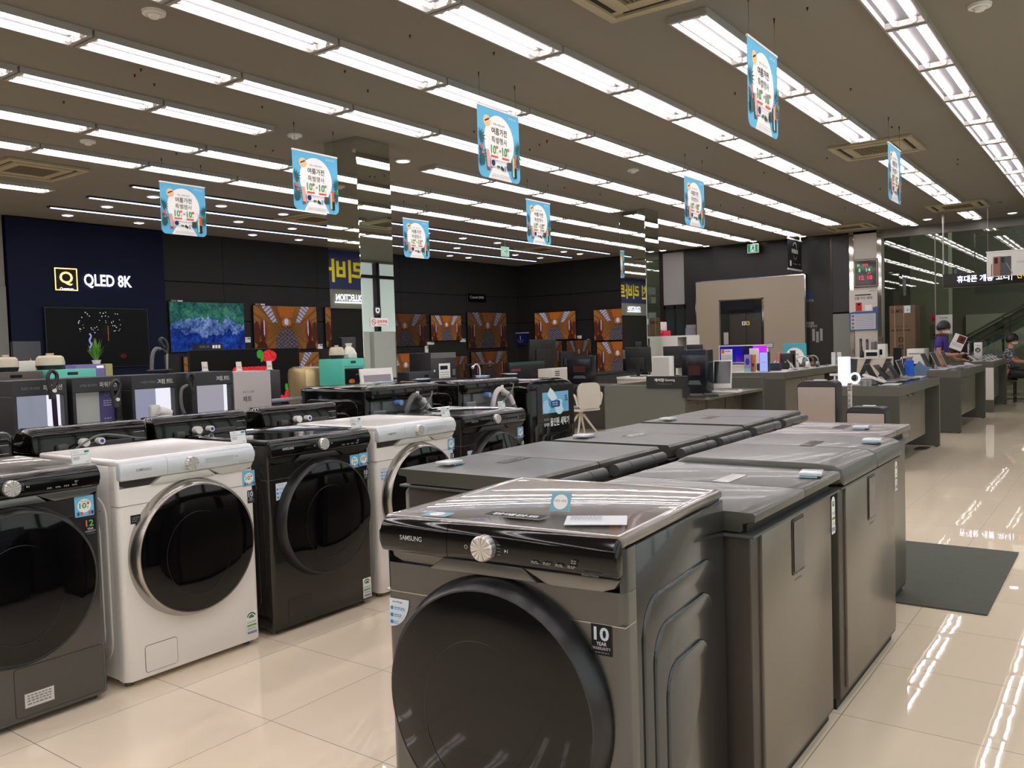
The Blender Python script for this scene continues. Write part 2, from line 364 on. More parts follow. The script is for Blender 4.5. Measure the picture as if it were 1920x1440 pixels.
bm = bm_new(); box(bm, .02, .06, 7.14, 7.17, 0, 2.05); box(bm, .02, .06, 7.98, 8.2, 0, 2.05); P3('side_jamb', bm, mat('slate_glass', (58,64,62), .15, .6), el)
for ya, yb in ((7.17,7.555), (7.565,7.98)):
    bm = bm_new(); box(bm, .05, .09, ya, yb, 0, 2.05); d = P3('door', bm, mat('elevator_door', (88,85,78), .3, .8), el)
pr = Print(); pr.rect(0, 0, .09, .09, flat((225,220,205))); pr.rect(.1, 0, .19, .09, flat((214,196,90))); pr.rect(.03,.02,.06,.07, flat((40,40,40))); pr.disc(.145,.045,.025, flat((60,50,30)))
pr.obj('caution_sticker', el, (.047, 7.66, 1.76), (0,0,-PI/2))
pr = Print(); pr.rect(0,0,.12,.3, flat((170,168,160))); pr.obj('notice', el, (.017, 8.12, 1.3), (0,0,-PI/2))
pr = Print(); pr.rect(0,0,.13,.28, flat((150,150,146)), .02); pr.disc(.065,.2,.03, flat((60,60,60))); pr.obj('call_panel', el, (.016, 8.15, .95), (0,0,-PI/2))
# glass door left of the elevator
dr = thing('door_1', 'x', 'x', (X1-.01, 0, 0)); del dr['label']; del dr['category']; struct(dr)
bm = bm_new()
for a, b in ((9.17, 9.21), (9.45, 9.49), (9.74, 9.78)): box(bm, 0, .05, a, b, 0, 2.34)
box(bm, 0, .05, 9.17, 9.78, 2.26, 2.36); P3('door_frame', bm, darksteel, dr)
bm = bm_new(); box(bm, .02, .035, 9.21, 9.74, 0, 2.26); P3('door_pane', bm, mat('dark_green_glass', (46,52,48), .06), dr)
bm = bm_new(); cyl(bm, (-.05, 9.53, .9), (-.05, 9.53, 1.45), .018); cyl(bm, (-.05, 9.41, .9), (-.05, 9.41, 1.45), .018); obj('door_handle', bm, chrome, dr)
# baseboards
bm = bm_new(); box(bm, 6.2, 20.1, Y1-.015, Y1, 0, .1); struct(obj('baseboard_left', bm, seam, smooth=False))
# ---------------------------------------------------------------- ceiling lights
tube_m = mat('tube_light', (255,255,255), .5, emit=(255,247,250), es=TUBE)
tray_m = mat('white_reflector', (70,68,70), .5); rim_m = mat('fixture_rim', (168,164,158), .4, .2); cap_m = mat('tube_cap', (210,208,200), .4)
def make_fixture():
    t = thing('fluorescent_light', '', 'ceiling light')
    bm = bm_new(); W, L, h = .135, .612, .05
    for s in (-1, 1):
        box(bm, -L, L, s*W, s*(W+.014), -h, 0); box(bm, s*(L-.03), s*L, -W, W, -h, 0)
    obj('frame', bm, rim_m, t, smooth=False)
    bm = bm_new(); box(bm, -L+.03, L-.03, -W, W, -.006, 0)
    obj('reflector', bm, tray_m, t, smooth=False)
    for s in (-1, 1):
        bm = bm_new(); cyl(bm, (-.555, s*.068, -.034), (.555, s*.068, -.034), .0145, seg=8, caps=False); tb = obj('tube', bm, tube_m, t)
        for q in (-1, 1):
            bm = bm_new(); cyl(bm, (q*.555, s*.068, -.034), (q*.578, s*.068, -.034), .0155, seg=8); box(bm, q*.57, q*.584, s*.068-.014, s*.068+.014, -.05, -.004)
            obj('lamp_holder', bm, cap_m, t, smooth=False)
    return t
fx0 = make_fixture(); fx_used = [False]
ROWN = ['rightmost ceiling row', 'row broken by the right-hand air conditioners', 'third row from the right', 'fourth row from the right', 'fifth row from the right', 'row cut by both mirrored columns', 'row just behind the mirrored columns', 'row nearest the blue strip lights', '', 'short leftmost row']
ORD = ['first', 'second', 'third', 'fourth', 'fifth', 'sixth', 'seventh', 'eighth', 'ninth', 'tenth', 'eleventh', 'twelfth', 'thirteenth', 'fourteenth', 'fifteenth', 'sixteenth']
def fixture(x, y, row, n=0, seen=True):
    lab = '%s light from the near end of the %s' % (ORD[n], ROWN[row]); grp = 'ceiling lights of the %s' % ROWN[row]
    if not seen: lab = 'added twin-tube ceiling light outside the picture, behind or right of the photographer'; grp = 'ceiling lights outside the picture'
    if not fx_used[0]:
        fx_used[0] = True; fx0.location = (x, y, ZC-.0005); fx0['label'] = lab; fx0['group'] = grp
    else: dup(fx0, (x, y, ZC-.0005), None, lab, grp)
PX_ = 1.244
def ends(k): return 5.64+PX_*k-.578+.0   # centre x of fixture whose right tube end lies at 5.64+1.244k
rows = {0: (1.36, [k for k in range(0, 12)]), 1: (2.555, [1,2,3,4,6,7,8,9,11]), 2: (3.74, list(range(0, 12))), 3: (4.93, list(range(-1, 11))), 4: (6.10, list(range(-2, 12))),
        5: (7.25, [-2,-1,0,3,4,5,6,8,9,10,11]), 6: (8.44, list(range(-2, 12))), 7: (9.60, list(range(-2, 12))), 9: (11.85, [-1,0])}
for r, (y, ks) in rows.items():
    for n, k in enumerate(ks): fixture(ends(k)+.03, y, r, n)
for y, ks in ((1.36, range(-9,0)), (2.555, range(-9,0)), (3.74, range(-9,0)), (4.93, range(-8,-1)), (6.10, range(-8,-2)), (7.25, (-6,-5,-4,-3)), (8.44, (-7,-6,-5,-4,-3)), (9.60,(-6,-5,-4,-3)), (.18,range(-9,4)), (-1.0,range(-9,4)), (11.85,(-7,-5,-4,-3,-2)), (13.2,(-6,-4,-3,-2)), (10.72,(-6,-5,-4,-3))):
    for k in ks: fixture(ends(k)+.03, y, 0, 0, False)  # unseen fixtures, added to brighten the near aisle and washer fronts
# blue strip lights
blue = mat('blue_strip', (255,255,255), .5, emit=(176,205,255), es=4.2)
for y, lab in ((10.88, 'long blue-white strip light nearest the fluorescent rows'), (12.03, 'long blue-white strip light, middle of the three'), (13.18, 'long blue-white strip light nearest the television wall')):
    t = thing('strip_light', lab, 'ceiling light', (12.8, y, ZC-.001), group='blue strip lights over the televisions')
    bm = bm_new(); box(bm, -6.5, 6.5, -.04, .04, -.022, 0); obj('channel', bm, darksteel, t, smooth=False)
    bm = bm_new(); box(bm, -6.46, 6.46, -.024, .024, -.03, -.02); obj('diffuser', bm, blue, t, smooth=False)
# round downlights
dl_e = mat('downlight_glow', (255,255,255), .5, emit=(255,244,255), es=9)
def make_down():
    t = thing('downlight', '', 'ceiling light')
    bm = bm_new(); lathe(bm, [(.085,0), (.098,-.006), (.098,-.02), (.08,-.024), (.076,-.012)], (0,0,0), (0,0,1), 24); obj('trim_ring', bm, mat('white_plastic', (224,222,216), .4), t)
    bm = bm_new(); lathe(bm, [(0,-.03), (.05,-.028), (.078,-.018)], (0,0,0), (0,0,1), 24); obj('lens', bm, dl_e, t); return t
dn = make_down(); first = True
DL = [(6.94,11.4), (6.9,12.6), (6.87,13.75), (8.08,13.75), (8.07,11.4), (9.22,12.55), (9.26,11.4), (10.43,12.6), (10.41,13.75), (11.54,13.75), (11.6,12.55), (12.8,11.4), (12.8,12.6), (13.96,11.4), (14,13.75), (15.17,11.4), (15.2,12.6), (16.3,13.75), (17.9,11.4), (17.03,13.75), (17.5,12.6), (18.66,11.4), (18.62,12.6),
      (7.75,7.24), (19.75,2.56), (19.75,3.74), (19.75,6.1), (19.75,7.25), (19.75,8.44), (19.75,9.6), (19.4,1.9), (19.0,3.35)]
for i, (x, y) in enumerate(DL):
    if y > 10: lab, g = 'small round downlight between the blue strip lights', 'downlights over the televisions'
    elif x > 15: lab, g = 'small round downlight along the far wall at the end of the tube rows', 'downlights along the far wall'
    else: lab, g = 'single round downlight beside the first mirrored column', None
    if first: dn.location = (x, y, ZC); dn['label'] = lab; dn['group'] = g; first = False
    else:
        d = dup(dn, (x, y, ZC), None, lab, g)
        if g is None and 'group' in d: del d['group']
# air conditioning cassettes
def cassette(x, y, lab):
    t = thing('ceiling_air_conditioner', lab, 'air conditioner', (x, y, ZC), group=None)
    ac = mat('yellowed_plastic', (172,160,128), .45); bm = bm_new()
    S = .475
    for a, b, c, d in ((-S,S,-S,-S+.07), (-S,S,S-.07,S), (-S,-S+.07,-S+.07,S-.07), (S-.07,S,-S+.07,S-.07), (-.34,.34,-.34,-.24), (-.34,.34,.24,.34), (-.34,-.24,-.24,.24), (.24,.34,-.24,.24)): box(bm, a, b, c, d, -.035, 0, .006, 2)
    box(bm, -S+.07, S-.07, -S+.07, S-.07, -.016, 0); obj('panel', bm, ac, t)
    bm = bm_new()
    for k in range(14): box(bm, -.24, .24, -.23+k*.034, -.215+k*.034, -.03, -.022)
    obj('grille', bm, mat('grille_brown', (112,100,74), .6), t, smooth=False)
    bm = bm_new()
    for a, b, c, d in ((-.33,.33,-.395,-.355), (-.33,.33,.355,.395), (-.395,-.355,-.33,.33), (.355,.395,-.33,.33)): box(bm, a, b, c, d, -.02, -.012)
    obj('outlet_slot', bm, mat('slot_black', (26,23,20), .8), t, smooth=False)
cassette(4.98, 10.78, 'square yellowed ceiling air conditioner at far left above the blue lights')
cassette(11.33, 2.56, 'large yellowed ceiling air conditioner beside the narrow banner at right')
cassette(17.5, 2.58, 'ceiling air conditioner farthest right, above the hanging sign pole')
cassette(5.02, 2.56, 'air conditioner cut off by the top edge of the picture')
cassette(18.95, 4.85, 'ceiling air conditioner by the far wall, left of the clock column')
cassette(9.96, 11.46, 'ceiling air conditioner hidden partly behind the second banner, between blue lights')
cassette(17.0, 11.46, 'ceiling air conditioner near the arrow sign, between blue lights')
for (x, y), lab in (((3.32,5.34), 'white domed smoke detector near the top left'), ((4.76,9.01), 'pale flat ceiling speaker at left under the tube rows'), ((6.08,7.24), 'dark-ringed detector above the left banner pair'), ((10.34,5.44), 'white smoke detector between tube rows right of centre'), ((7.0,.88), 'white sprinkler head at the top right corner')):
    t = thing('ceiling_detector', lab, 'smoke detector', (x, y, ZC)); bm = bm_new()
    lathe(bm, [(0,-.045), (.03,-.045), (.045,-.025), (.075,-.02), (.08,0)], (0,0,0), (0,0,1), 24); obj('housing', bm, mat('white_plastic'), t)
    bm = bm_new(); lathe(bm, [(.046,-.026), (.05,-.021)], (0,0,0), (0,0,1), 24); obj('slot_ring', bm, mat('slot_black'), t)
# small dark hooks and screw caps in the ceiling
for i in range(46):
    x = random.uniform(3, 18); y = random.choice((1.9, 3.1, 4.3, 5.5, 6.7, 7.9, 9.0))+random.uniform(-.3, .3)
    bm = bm_new(); cyl(bm, (x, y, ZC-.022), (x, y, ZC), .004, .010, seg=8); o = obj('ceiling_hook', bm, mat('hook_black', (30,28,26), .6)); tag(o, 'tiny black hook screwed into the ceiling between the light rows', 'hook', 'ceiling hooks')
# ================================================================ HANGING BANNERS
skyb = flat((92,176,214)); white_ink = flat((236,234,230)); blk = flat((24,24,26)); grn = flat((42,150,70)); red = flat((222,84,60)); teal_ink = flat((30,86,84)); pale = flat((206,204,216)); pinkk = flat((214,160,146)); navyi = flat((34,36,80))
def banner_art(P):
    W = .6
    P.poly(rrect(-.3, .3, -.6, 0, .002, 6, .06), skyb)
    P.disc(0, -.27, .215, white_ink, .225, 36); P.poly([(-.17,-.6), (.17,-.6), (.05,-.42), (-.05,-.42)], white_ink)
    P.disc(-.17, -.115, .05, flat((240,190,130))); P.poly([(-.2,-.11), (-.14,-.085), (-.14,-.1), (-.2,-.125)], navyi)
    P.text('SAMSUNG', .14, -.05, .022, flat((190,224,238)), .12)
    P.text('이제는 가전을 나답게,', 0, -.135, .018, blk, .17, align='c')
    P.text('여름가전', 0, -.215, .06, blk, .22, .012, 'c'); P.text('특별행사', 0, -.29, .056, flat((70,70,74)), .22, 0, 'c')
    for s in (-1, 1):
        P.text('10', s*.08-.045, -.385, .075, grn, .07, .02); P.disc(s*.08+.04, -.322, .015, red); P.text('%', s*.08+.03, -.385, .022, grn); P.rect(s*.08-.05, -.415, s*.08+.05, -.398, red)
    P.disc(0, -.35, .011, blk, rin=.006)
    # pictures along the bottom
    P.poly([(-.205,-.36), (-.16,-.36), (-.14,-.53), (-.185,-.53)], pinkk); P.rect(-.185, -.535, -.15, -.51, flat((150,60,50)))
    P.rect(-.14, -.5, -.07, -.42, pale); P.disc(-.105, -.465, .027, navyi)
    P.disc(-.03, -.49, .022, flat((60,120,60)), .012); P.poly([(.0,-.5), (.04,-.52), (.05,-.5), (.01,-.47)], navyi); P.rect(.06, -.52, .075, -.47, flat((120,150,150)))
    P.rect(.1, -.5, .16, -.43, flat((60,62,70))); P.rect(.175, -.55, .2, -.38, flat((170,206,170))); P.rect(.2, -.47, .235, -.36, red); P.rect(.2, -.56, .235, -.47, blk)
    for cx, cz, s in ((-.285,-.27,1), (-.28,-.42,1), (.29,-.3,-1), (.29,-.42,-1)):
        for a in (-60, -35, -10, 15, 40, 65, 90):
            t = math.radians(a if s > 0 else 180-a); L = .085
            P.poly([(cx, cz), (cx+L*.5*math.cos(t)-.008*math.sin(t), cz+L*.5*math.sin(t)+.008*math.cos(t)), (cx+L*math.cos(t), cz+L*math.sin(t)), (cx+L*.5*math.cos(t)+.008*math.sin(t), cz+L*.5*math.sin(t)-.008*math.cos(t))], teal_ink, a != -60)
    P.disc(-.27, -.35, .02, red); P.disc(-.255, -.4, .016, red); P.disc(.27, -.37, .02, grn); P.disc(-.26, -.46, .035, teal_ink, .05)
    lines(P, -.1, .1, (-.445,), .008, flat((150,150,150))); lines(P, -.13, .13, (-.565, -.58), .006, flat((180,180,186)))
def make_banner():
    t = thing('hanging_banner', '', 'banner')
    bm = bm_new(); prism(bm, rrect(-.3, .3, -.6, 0, .002, 6, .06), 0, .003); obj('sheet', bm, flat((150,196,216)), t, smooth=False)
    P = Print(0); banner_art(P); P.obj('printed_front', t)
    bm = bm_new(); box(bm, -.302, .302, -.006, .009, -.004, .012); obj('top_rail', bm, mat('white_plastic'), t, smooth=False)
    bm = bm_new()
    for x in (-.26, .26): cyl(bm, (x, .002, .01), (x, .002, .2755), .0016, seg=6); cyl(bm, (x, .002, .235), (x, .002, .2755), .003, .007, seg=6)
    obj('wire', bm, mat('hook_black', (30,28,26), .6), t); return t
bn = make_banner()
BN = [(6.0,2.11,'topmost blue summer-sale banner, nearest the right edge of the fixtures'), (6.02,4.47,'blue summer-sale banner hanging in the upper centre of the picture'), (6.0,6.84,'blue summer-sale banner just left of the first mirrored column'), (5.98,9.19,'leftmost blue summer-sale banner, in front of the dark television wall'),
      (10.13,2.11,'narrow-looking blue summer-sale banner in front of the large air conditioner'), (10.2,4.5,'blue summer-sale banner above the second mirrored column'), (10.13,6.86,'small blue summer-sale banner left of the second mirrored column'), (10.1,9.2,'blue summer-sale banner just right of the first mirrored column')]
for i, (x, y, lab) in enumerate(BN):
    if i == 0: bn.location = (x, y, 3.472); bn['label'] = lab
    else: dup(bn, (x, y, 3.472), None, lab)
# ================================================================ WASHING MACHINES
def radial_metal():
    m = bpy.data.materials.new('spun_metal'); m.use_nodes = True; nt = m.node_tree; b = nt.nodes['Principled BSDF']; L = nt.links.new
    tc = nt.nodes.new('ShaderNodeTexCoord'); s = nt.nodes.new('ShaderNodeSeparateXYZ'); L(tc.outputs['Object'], s.inputs[0])
    a = nt.nodes.new('ShaderNodeMath'); a.operation = 'ARCTAN2'; L(s.outputs[2], a.inputs[0]); L(s.outputs[0], a.inputs[1])
    c = nt.nodes.new('ShaderNodeCombineXYZ'); L(a.outputs[0], c.inputs[0]); nz = nt.nodes.new('ShaderNodeTexNoise'); nz.inputs['Scale'].default_value = 4.5; nz.inputs['Detail'].default_value = 1; L(c.outputs[0], nz.inputs['Vector'])
    r = nt.nodes.new('ShaderNodeValToRGB'); r.color_ramp.elements[0].position = .38; r.color_ramp.elements[0].color = (.35,.34,.32,1); r.color_ramp.elements[1].position = .62; r.color_ramp.elements[1].color = (.95,.93,.9,1); L(nz.outputs[0], r.inputs[0])
    L(r.outputs[0], b.inputs['Base Color']); b.inputs['Metallic'].default_value = .75; b.inputs['Roughness'].default_value = .38; return m
spun = radial_metal()
gblack = mat('gloss_black', (5,5,6), .05, spec=.3); doorglass = mat('door_glass', (6,6,8), .05, spec=.42); innerring = mat('drum_ring_grey', (70,70,74), .3, .6)
inox = mat('dark_inox', (76,79,81), .22, .85, coat=.4, noise=.02, nscale=2); inoxfront = mat('inox_front', (96,97,97), .24, .85, coat=.3); blackinox = mat('black_inox', (46,43,40), .2, .6, coat=.6)
whitee = mat('white_body', (232,228,222), .28, coat=.3); silverp = mat('pale_silver_panel', (206,212,216), .22, .15, coat=.4); greyplas = mat('silver_lip', (150,150,146), .35, .6)
blacksh = mat('black_enamel', (12,12,11), .07, spec=.4); rimchrome = mat('satin_chrome', (176,172,166), .24, 1.0); rimblack = mat('satin_black_rim', (64,64,66), .3, .85)
inktxt = flat((196,196,194)); greytxt = flat((132,134,136))
def promo(P, x, z, s, double=False):
    P.rect(x, z, x+s, z+s*1.08, flat((110,184,220)), s*.06); P.disc(x+s*.5, z+s*.56, s*.36, white_ink)
    if double: P.text('행사', x+s*.5, z+s*.62, s*.2, grn, s*.4, .02, 'c'); P.text('모델', x+s*.5, z+s*.34, s*.2, grn, s*.4, .02, 'c')
    else:
        P.text('여름특별행사', x+s*.5, z+s*.76, s*.07, greytxt, s*.45, 0, 'c'); P.text('10', x+s*.24, z+s*.42, s*.3, grn, s*.36, .02); P.disc(x+s*.7, z+s*.68, s*.07, red); P.text('%', x+s*.62, z+s*.42, s*.11, grn)
    for k in (.12, .3, .7, .85): P.rect(x+s*k, z+s*.08, x+s*(k+.09), z+s*.26, (navyi, teal_ink, blk, red)[int(k*10) % 4])
def warranty(P, x, z, n='10', w=.052, h=.07):
    P.rect(x, z, x+w, z+h, flat((70,68,66))); P.rect(x+.001, z+.001, x+w-.001, z+h-.001, blk)
    if n == '10': P.text('10', x+w*.5, z+h*.48, h*.44, flat((190,206,214)), w*.72, .03, 'c')
    else: P.text('1', x+w*.18, z+h*.52, h*.38, flat((226,110,60)), None, .03); P.text('2', x+w*.42, z+h*.52, h*.38, flat((90,190,90)), w*.36, .02)
    P.text('YEAR', x+w*.5, z+h*.32, h*.12, white_ink, w*.48, 0, 'c'); P.text('WARRANTY', x+w*.5, z+h*.18, h*.1, flat((200,200,200)), w*.86, 0, 'c'); lines(P, x+w*.2, x+w*.85, (z+h*.08,), h*.035, flat((130,130,130)))
def smartcard(P, x, z, w=.065, h=.075):
    pts = [(x,z), (x,z+h), (x+w,z+h)]+[(x+w*(math.cos(math.radians(a))), z+h-h*math.sin(math.radians(a))) for a in range(10, 91, 10)]
    P.poly(list(reversed(pts)), flat((214,224,232))); P.text('SmartThings', x+w*.15, z+h*.84, h*.08, blk, w*.5)
    for k in range(3):
        P.disc(x+w*.12, z+h*(.66-.24*k), w*.08, flat((40,140,214))); lines(P, x+w*.26, x+w*(.78-.16*k), (z+h*(.67-.24*k), z+h*(.61-.24*k)), h*.035, flat((90,160,214)))
def energy(P, x, z, w=.06, h=.1, arch=False):
    P.poly(rrect(x, x+w, z, z+h, w*.49 if arch else .003, 8, .002), flat((236,238,232)))
    cx, cz = x+w*.5, z+h*(.74 if arch else .72)
    for a, b, c in ((20,60,red), (60,95,flat((236,150,50))), (95,130,flat((230,210,60))), (130,165,flat((120,180,60)))): P.disc(cx, cz, w*.4, c, n=6, a0=a, a1=b, rin=w*.32, keep=True)
    P.disc(cx, cz, w*.24, grn, n=12, a0=0, a1=180); P.rect(x+w*.1, z+h*.38, x+w*.9, z+h*.45, flat((90,170,70))); lines(P, x+w*.12, x+w*.88, (z+h*.56, z+h*.52, z+h*.3, z+h*.25), h*.02, greytxt); P.rect(x+w*.1, z+h*.08, x+w*.9, z+h*.18, flat((150,152,170)))
def front_washer(label, loc, rz, body, lid, panel, rim, lip, txt, dark=False, flap=(.09,.24,.05,.165), stickers=(), cards=(), embmat=None, front=None):
    t = thing('front_load_washer', label, 'washing machine', loc, rz)
    W, D, H = .343, .68, .984; embmat = embmat or body; front = front or body
    plan = lambda xa, xb, ya, yb, r: [(xa, yb)]+[(xa+r-r*math.cos(math.radians(q)), ya+r-r*math.sin(math.radians(q))) for q in range(0, 91, 15)]+[(xb-r+r*math.sin(math.radians(q)), ya+r-r*math.cos(math.radians(q))) for q in range(0, 91, 15)]+[(xb, yb)]
    bm = bm_new(); prism(bm, plan(-W, W, 0, .06, .024), .03, .860, .006, 2, plane='xy'); obj('front_cover', bm, front, t)
    bm = bm_new(); box(bm, -W+.001, W-.001, .06, D, .032, .956, .006, 2); box(bm, -W+.004, W-.004, .030, .07, .855, .956)
    for sx in (-1, 1): prism(bm, [(sx*W,.06), (sx*W,.024), (sx*(W-.002),.014), (sx*(W-.008),.006), (sx*(W-.013),.003), (sx*(W-.013),.06)], .858, .957, plane='xy')
    obj('cabinet', bm, body, t)
    for s in (-1, 1):
        bm = bm_new()
        for k, (a, b, c, d, h) in enumerate(((.09,.6,.10,.82,.005), (.14,.55,.14,.74,.011), (.2,.49,.2,.63,.017))):
            prism(bm, [(p, q) for p, q in rrect(a, b, c, d, .09-.01*k, 7)], s*(W+h), s*(W-.01), .0055, 3, plane='yz')
        obj('side_pressing', bm, embmat, t, ang=60)
    bm = bm_new(); v = box(bm, -W+.002, W-.002, .0, D, .957, H, .011, 3)
    bm.faces.ensure_lookup_table(); top = [f for f in bm.faces if f.normal.z > .99 and f.calc_center_median().z > H-.001]
    if not top: bmesh.ops.recalc_face_normals(bm, faces=bm.faces); top = [f for f in bm.faces if f.normal.z > .99]
    bmesh.ops.inset_individual(bm, faces=top, thickness=.018, depth=.0); bmesh.ops.inset_individual(bm, faces=top, thickness=.012, depth=-.004)
    obj('top_cover', bm, lid, t)
    # control panel in two pieces with dial
    prof = [(-.010,.893), (-.021,.897), (-.0245,.905), (-.025,.925), (-.0245,.946), (-.022,.960), (-.016,.971), (-.006,.9785), (.006,.981), (.02,.981), (.02,.893)]
    for nm, xa, xb in (('drawer_front', -W+.006, -W+.221), ('control_panel', -W+.2225, W-.006)):
        bm = bm_new(); prism(bm, prof, xa, xb, plane='yz')
        es = [e for e in bm.edges if abs(e.verts[0].co.x-e.verts[1].co.x) < 1e-6 and abs(e.verts[0].co.x-(xa if nm[0] == 'd' else xb)) < 1e-6 and min(e.verts[0].co.y, e.verts[1].co.y) < .01]
        bmesh.ops.bevel(bm, geom=es, offset=.009, segments=3, profile=.5, affect='EDGES'); obj(nm, bm, panel, t, ang=50)
    x = -W+.336; bm = bm_new(); lathe(bm, [(.031,-.012), (.031,.018), (.028,.022), (0,.022)], (0,0,0), (0,-1,0), 32); obj('dial', bm, spun, t, (x, -.024, .934))
    P = Print(-.0255)
    P.text('SAMSUNG', -W+.075, .929, .0125, txt, .070, .004)
    if dark:
        P.disc(x-.055, .931, .0048, txt, rin=.0037); P.poly([(x+.056,.928), (x+.056,.936), (x+.062,.932)], txt); P.rect(x+.064, .928, x+.0655, .936, txt)
        for k in range(4): P.rect(x+.036, .921+k*.008, x+.046, .9222+k*.008, greytxt)
        for k in range(4): lines(P, x+.13+k*.032, x+.150+k*.032, (.912,.9155), .0025, greytxt)
        lines(P, x+.236, x+.25, (.928,.923), .003, greytxt); P.text('SmartThings', x+.262, .899, .006, greytxt, .042)
    else:
        P.rect(x+.075, .922, x+.225, .944, flat((176,182,186))); lines(P, x+.235, x+.245, (.933,), .005, greytxt); P.text('SmartThings', x+.255, .905, .006, greytxt, .04)
    P.obj('panel_print', t)
    # lip under the panel with the two finger recesses
    bm = bm_new(); prism(bm, [(-W+.20,.893), (-W+.155,.861), (-W+.47,.861), (-W+.43,.893)], -.012, .03, .003, 2)
    prism(bm, [(-W+.43,.893), (-W+.50,.858), (W-.05,.862), (W-.02,.872), (W-.008,.893)], -.011, .03, .003, 2); obj('handle_strip', bm, lip, t)
    bm = bm_new(); prism(bm, [(-W+.012,.893), (-W+.02,.873), (-W+.05,.861), (-W+.155,.859), (-W+.20,.893)], .012, .03, .002, 1); obj('drawer_recess', bm, lip if dark else mat('recess_shade', (52,50,48), .4), t)  # on pale machines the pocket's shadow is put into its dark colour
    bm = bm_new(); box(bm, -W-.0005, W+.0005, -.0012, .055, .7835, .7865); obj('seam_line', bm, rimchrome if dark else mat('seam_grey', (150,146,138), .5), t, smooth=False)
    # door
    cz, R = .552, .306
    bm = bm_new(); lathe(bm, [(R+.004,0), (R+.002,.014), (R-.005,.034), (R-.014,.052), (R-.019,.0565), (R-.023,.055), (R-.024,.03)], (0,0,cz), (0,-1,0), 72); obj('door_rim', bm, rim, t, ang=50)
    bm = bm_new(); lathe(bm, [(0,.073), (.12,.072), (.2,.068), (.25,.061), (R-.023,.055), (R-.024,.04)], (0,0,cz), (0,-1,0), 72); obj('door_glass', bm, doorglass, t, ang=60)
    bm = bm_new(); lathe(bm, [(.187,.0695), (.188,.0700), (.189,.0695)], (-.01,0,cz-.02), (0,-1,0), 64, sx=.86); obj('drum_outline', bm, mat('faint_ring', (13,13,14), .3), t)
    # service flap and feet
    a, b, c, d = flap; bm = bm_new(); pts = rrect(-W+a, -W+b, c, d, .012, 4); prism(bm, pts, -.0015, .02); obj('service_flap', bm, front, t, smooth=False)
    bm = bm_new(); P3_ = rrect(-W+a-.002, -W+b+.002, c-.002, d+.002, .014, 4); prism(bm, P3_, -.0007, .02); obj('flap_gap', bm, mat('gap_dark', (40,36,32), .6), t, smooth=False)
    for sx in (-1, 1):
        for y in (.06, .6):
            bm = bm_new(); cyl(bm, (sx*.3, y, 0), (sx*.3, y, .034), .018, .014); obj('foot', bm, mat('foot_rubber', (90,88,84), .5), t)
    for nm, fn in stickers:
        P = Print(-.0012); fn(P); P.obj(nm, t)
    return t
def card(loc, rz, label, w=.078, h=.058, tilt=.18):
    t = thing('price_card', label, 'price card', loc, rz); bm = bm_new()
    v = box(bm, -w/2, w/2, -.0015, .0015, 0, h, .0005, 1); o = obj('acrylic_plate', bm, mat('acrylic_card', (212,218,220), .2), t, smooth=False); o.rotation_euler = (-tilt, 0, 0)
    P = Print(-.002); P.rect(-w/2+.003, .003, w/2-.003, h-.003, flat((226,230,230))); P.text('그랑데 AI', -w*.42, h*.8, h*.1, greytxt, w*.3); lines(P, -w*.42, w*.36, (h*.66,), h*.04, greytxt); lines(P, -w*.42, -w*.1, (h*.5, h*.42, h*.34), h*.04, greytxt); P.rect(w*.18, h*.8, w*.42, h*.93, flat((40,140,140))); P.text('SALE', w*.2, h*.1, h*.1, greytxt, w*.2)
    q = P.obj('printed_card', t); q.rotation_euler = (-tilt, 0, 0)
    bm = bm_new(); box(bm, -w/2, w/2, -.002, .03, 0, .002); obj('base', bm, mat('acrylic_card'), t, smooth=False); return t
# the machine in front, facing the camera's left
fg = front_washer('large dark stainless front-load washer in the foreground with black control panel and silver dial', (1.592, 1.238, 0), math.radians(-90+4.0), inox, mat('glossy_taupe_top', (112,104,92), .3, .1, coat=.8, coatr=.015), gblack, rimblack, mat('light_inox_lip', (122,122,119), .3, .8), inktxt, True,
    stickers=(('warranty_sticker', lambda P: warranty(P, .343-.085, .715)), ('smart_sticker', lambda P: smartcard(P, -.331, .69))), front=inoxfront)
# row of machines on the left, fronts towards the aisle
YF = 3.44
front_washer('grey-brown stainless dryer cut off by the left edge, with a large lower flap', (1.445, YF, 0), 0, inoxfront, mat('glossy_taupe_top'), gblack, rimblack, mat('light_inox_lip'), inktxt, True, flap=(.32,.665,.045,.235),
    stickers=(('promo_sticker', lambda P: promo(P, .238, .775, .078)), ('warranty_sticker', lambda P: warranty(P, .27, .695, '12')), ('rating_label', lambda P: (P.rect(.01, .075, .12, .13, flat((214,210,204))), lines(P, .02, .11, (.118,.108,.098,.086), .005, greytxt)))), front=inoxfront)
front_washer('cream white front-load washer with pale silver panel, nearer of the two white machines', (2.205, YF, 0), 0, whitee, whitee, silverp, rimchrome, mat('white_lip', (206,202,192), .3, .2), greytxt, False,
    stickers=(('promo_sticker', lambda P: promo(P, .278, .778, .07)), ('warranty_sticker', lambda P: warranty(P, .302, .695, w=.036, h=.062)), ('energy_label', lambda P: energy(P, .26, .055, .066, .118)), ('info_sticker', lambda P: (P.rect(-.29, .705, -.218, .742, blk), P.rect(-.244, .712, -.222, .736, flat((225,225,225))), lines(P, -.285, -.25, (.73,.722,.714), .003, flat((150,150,150)))))))
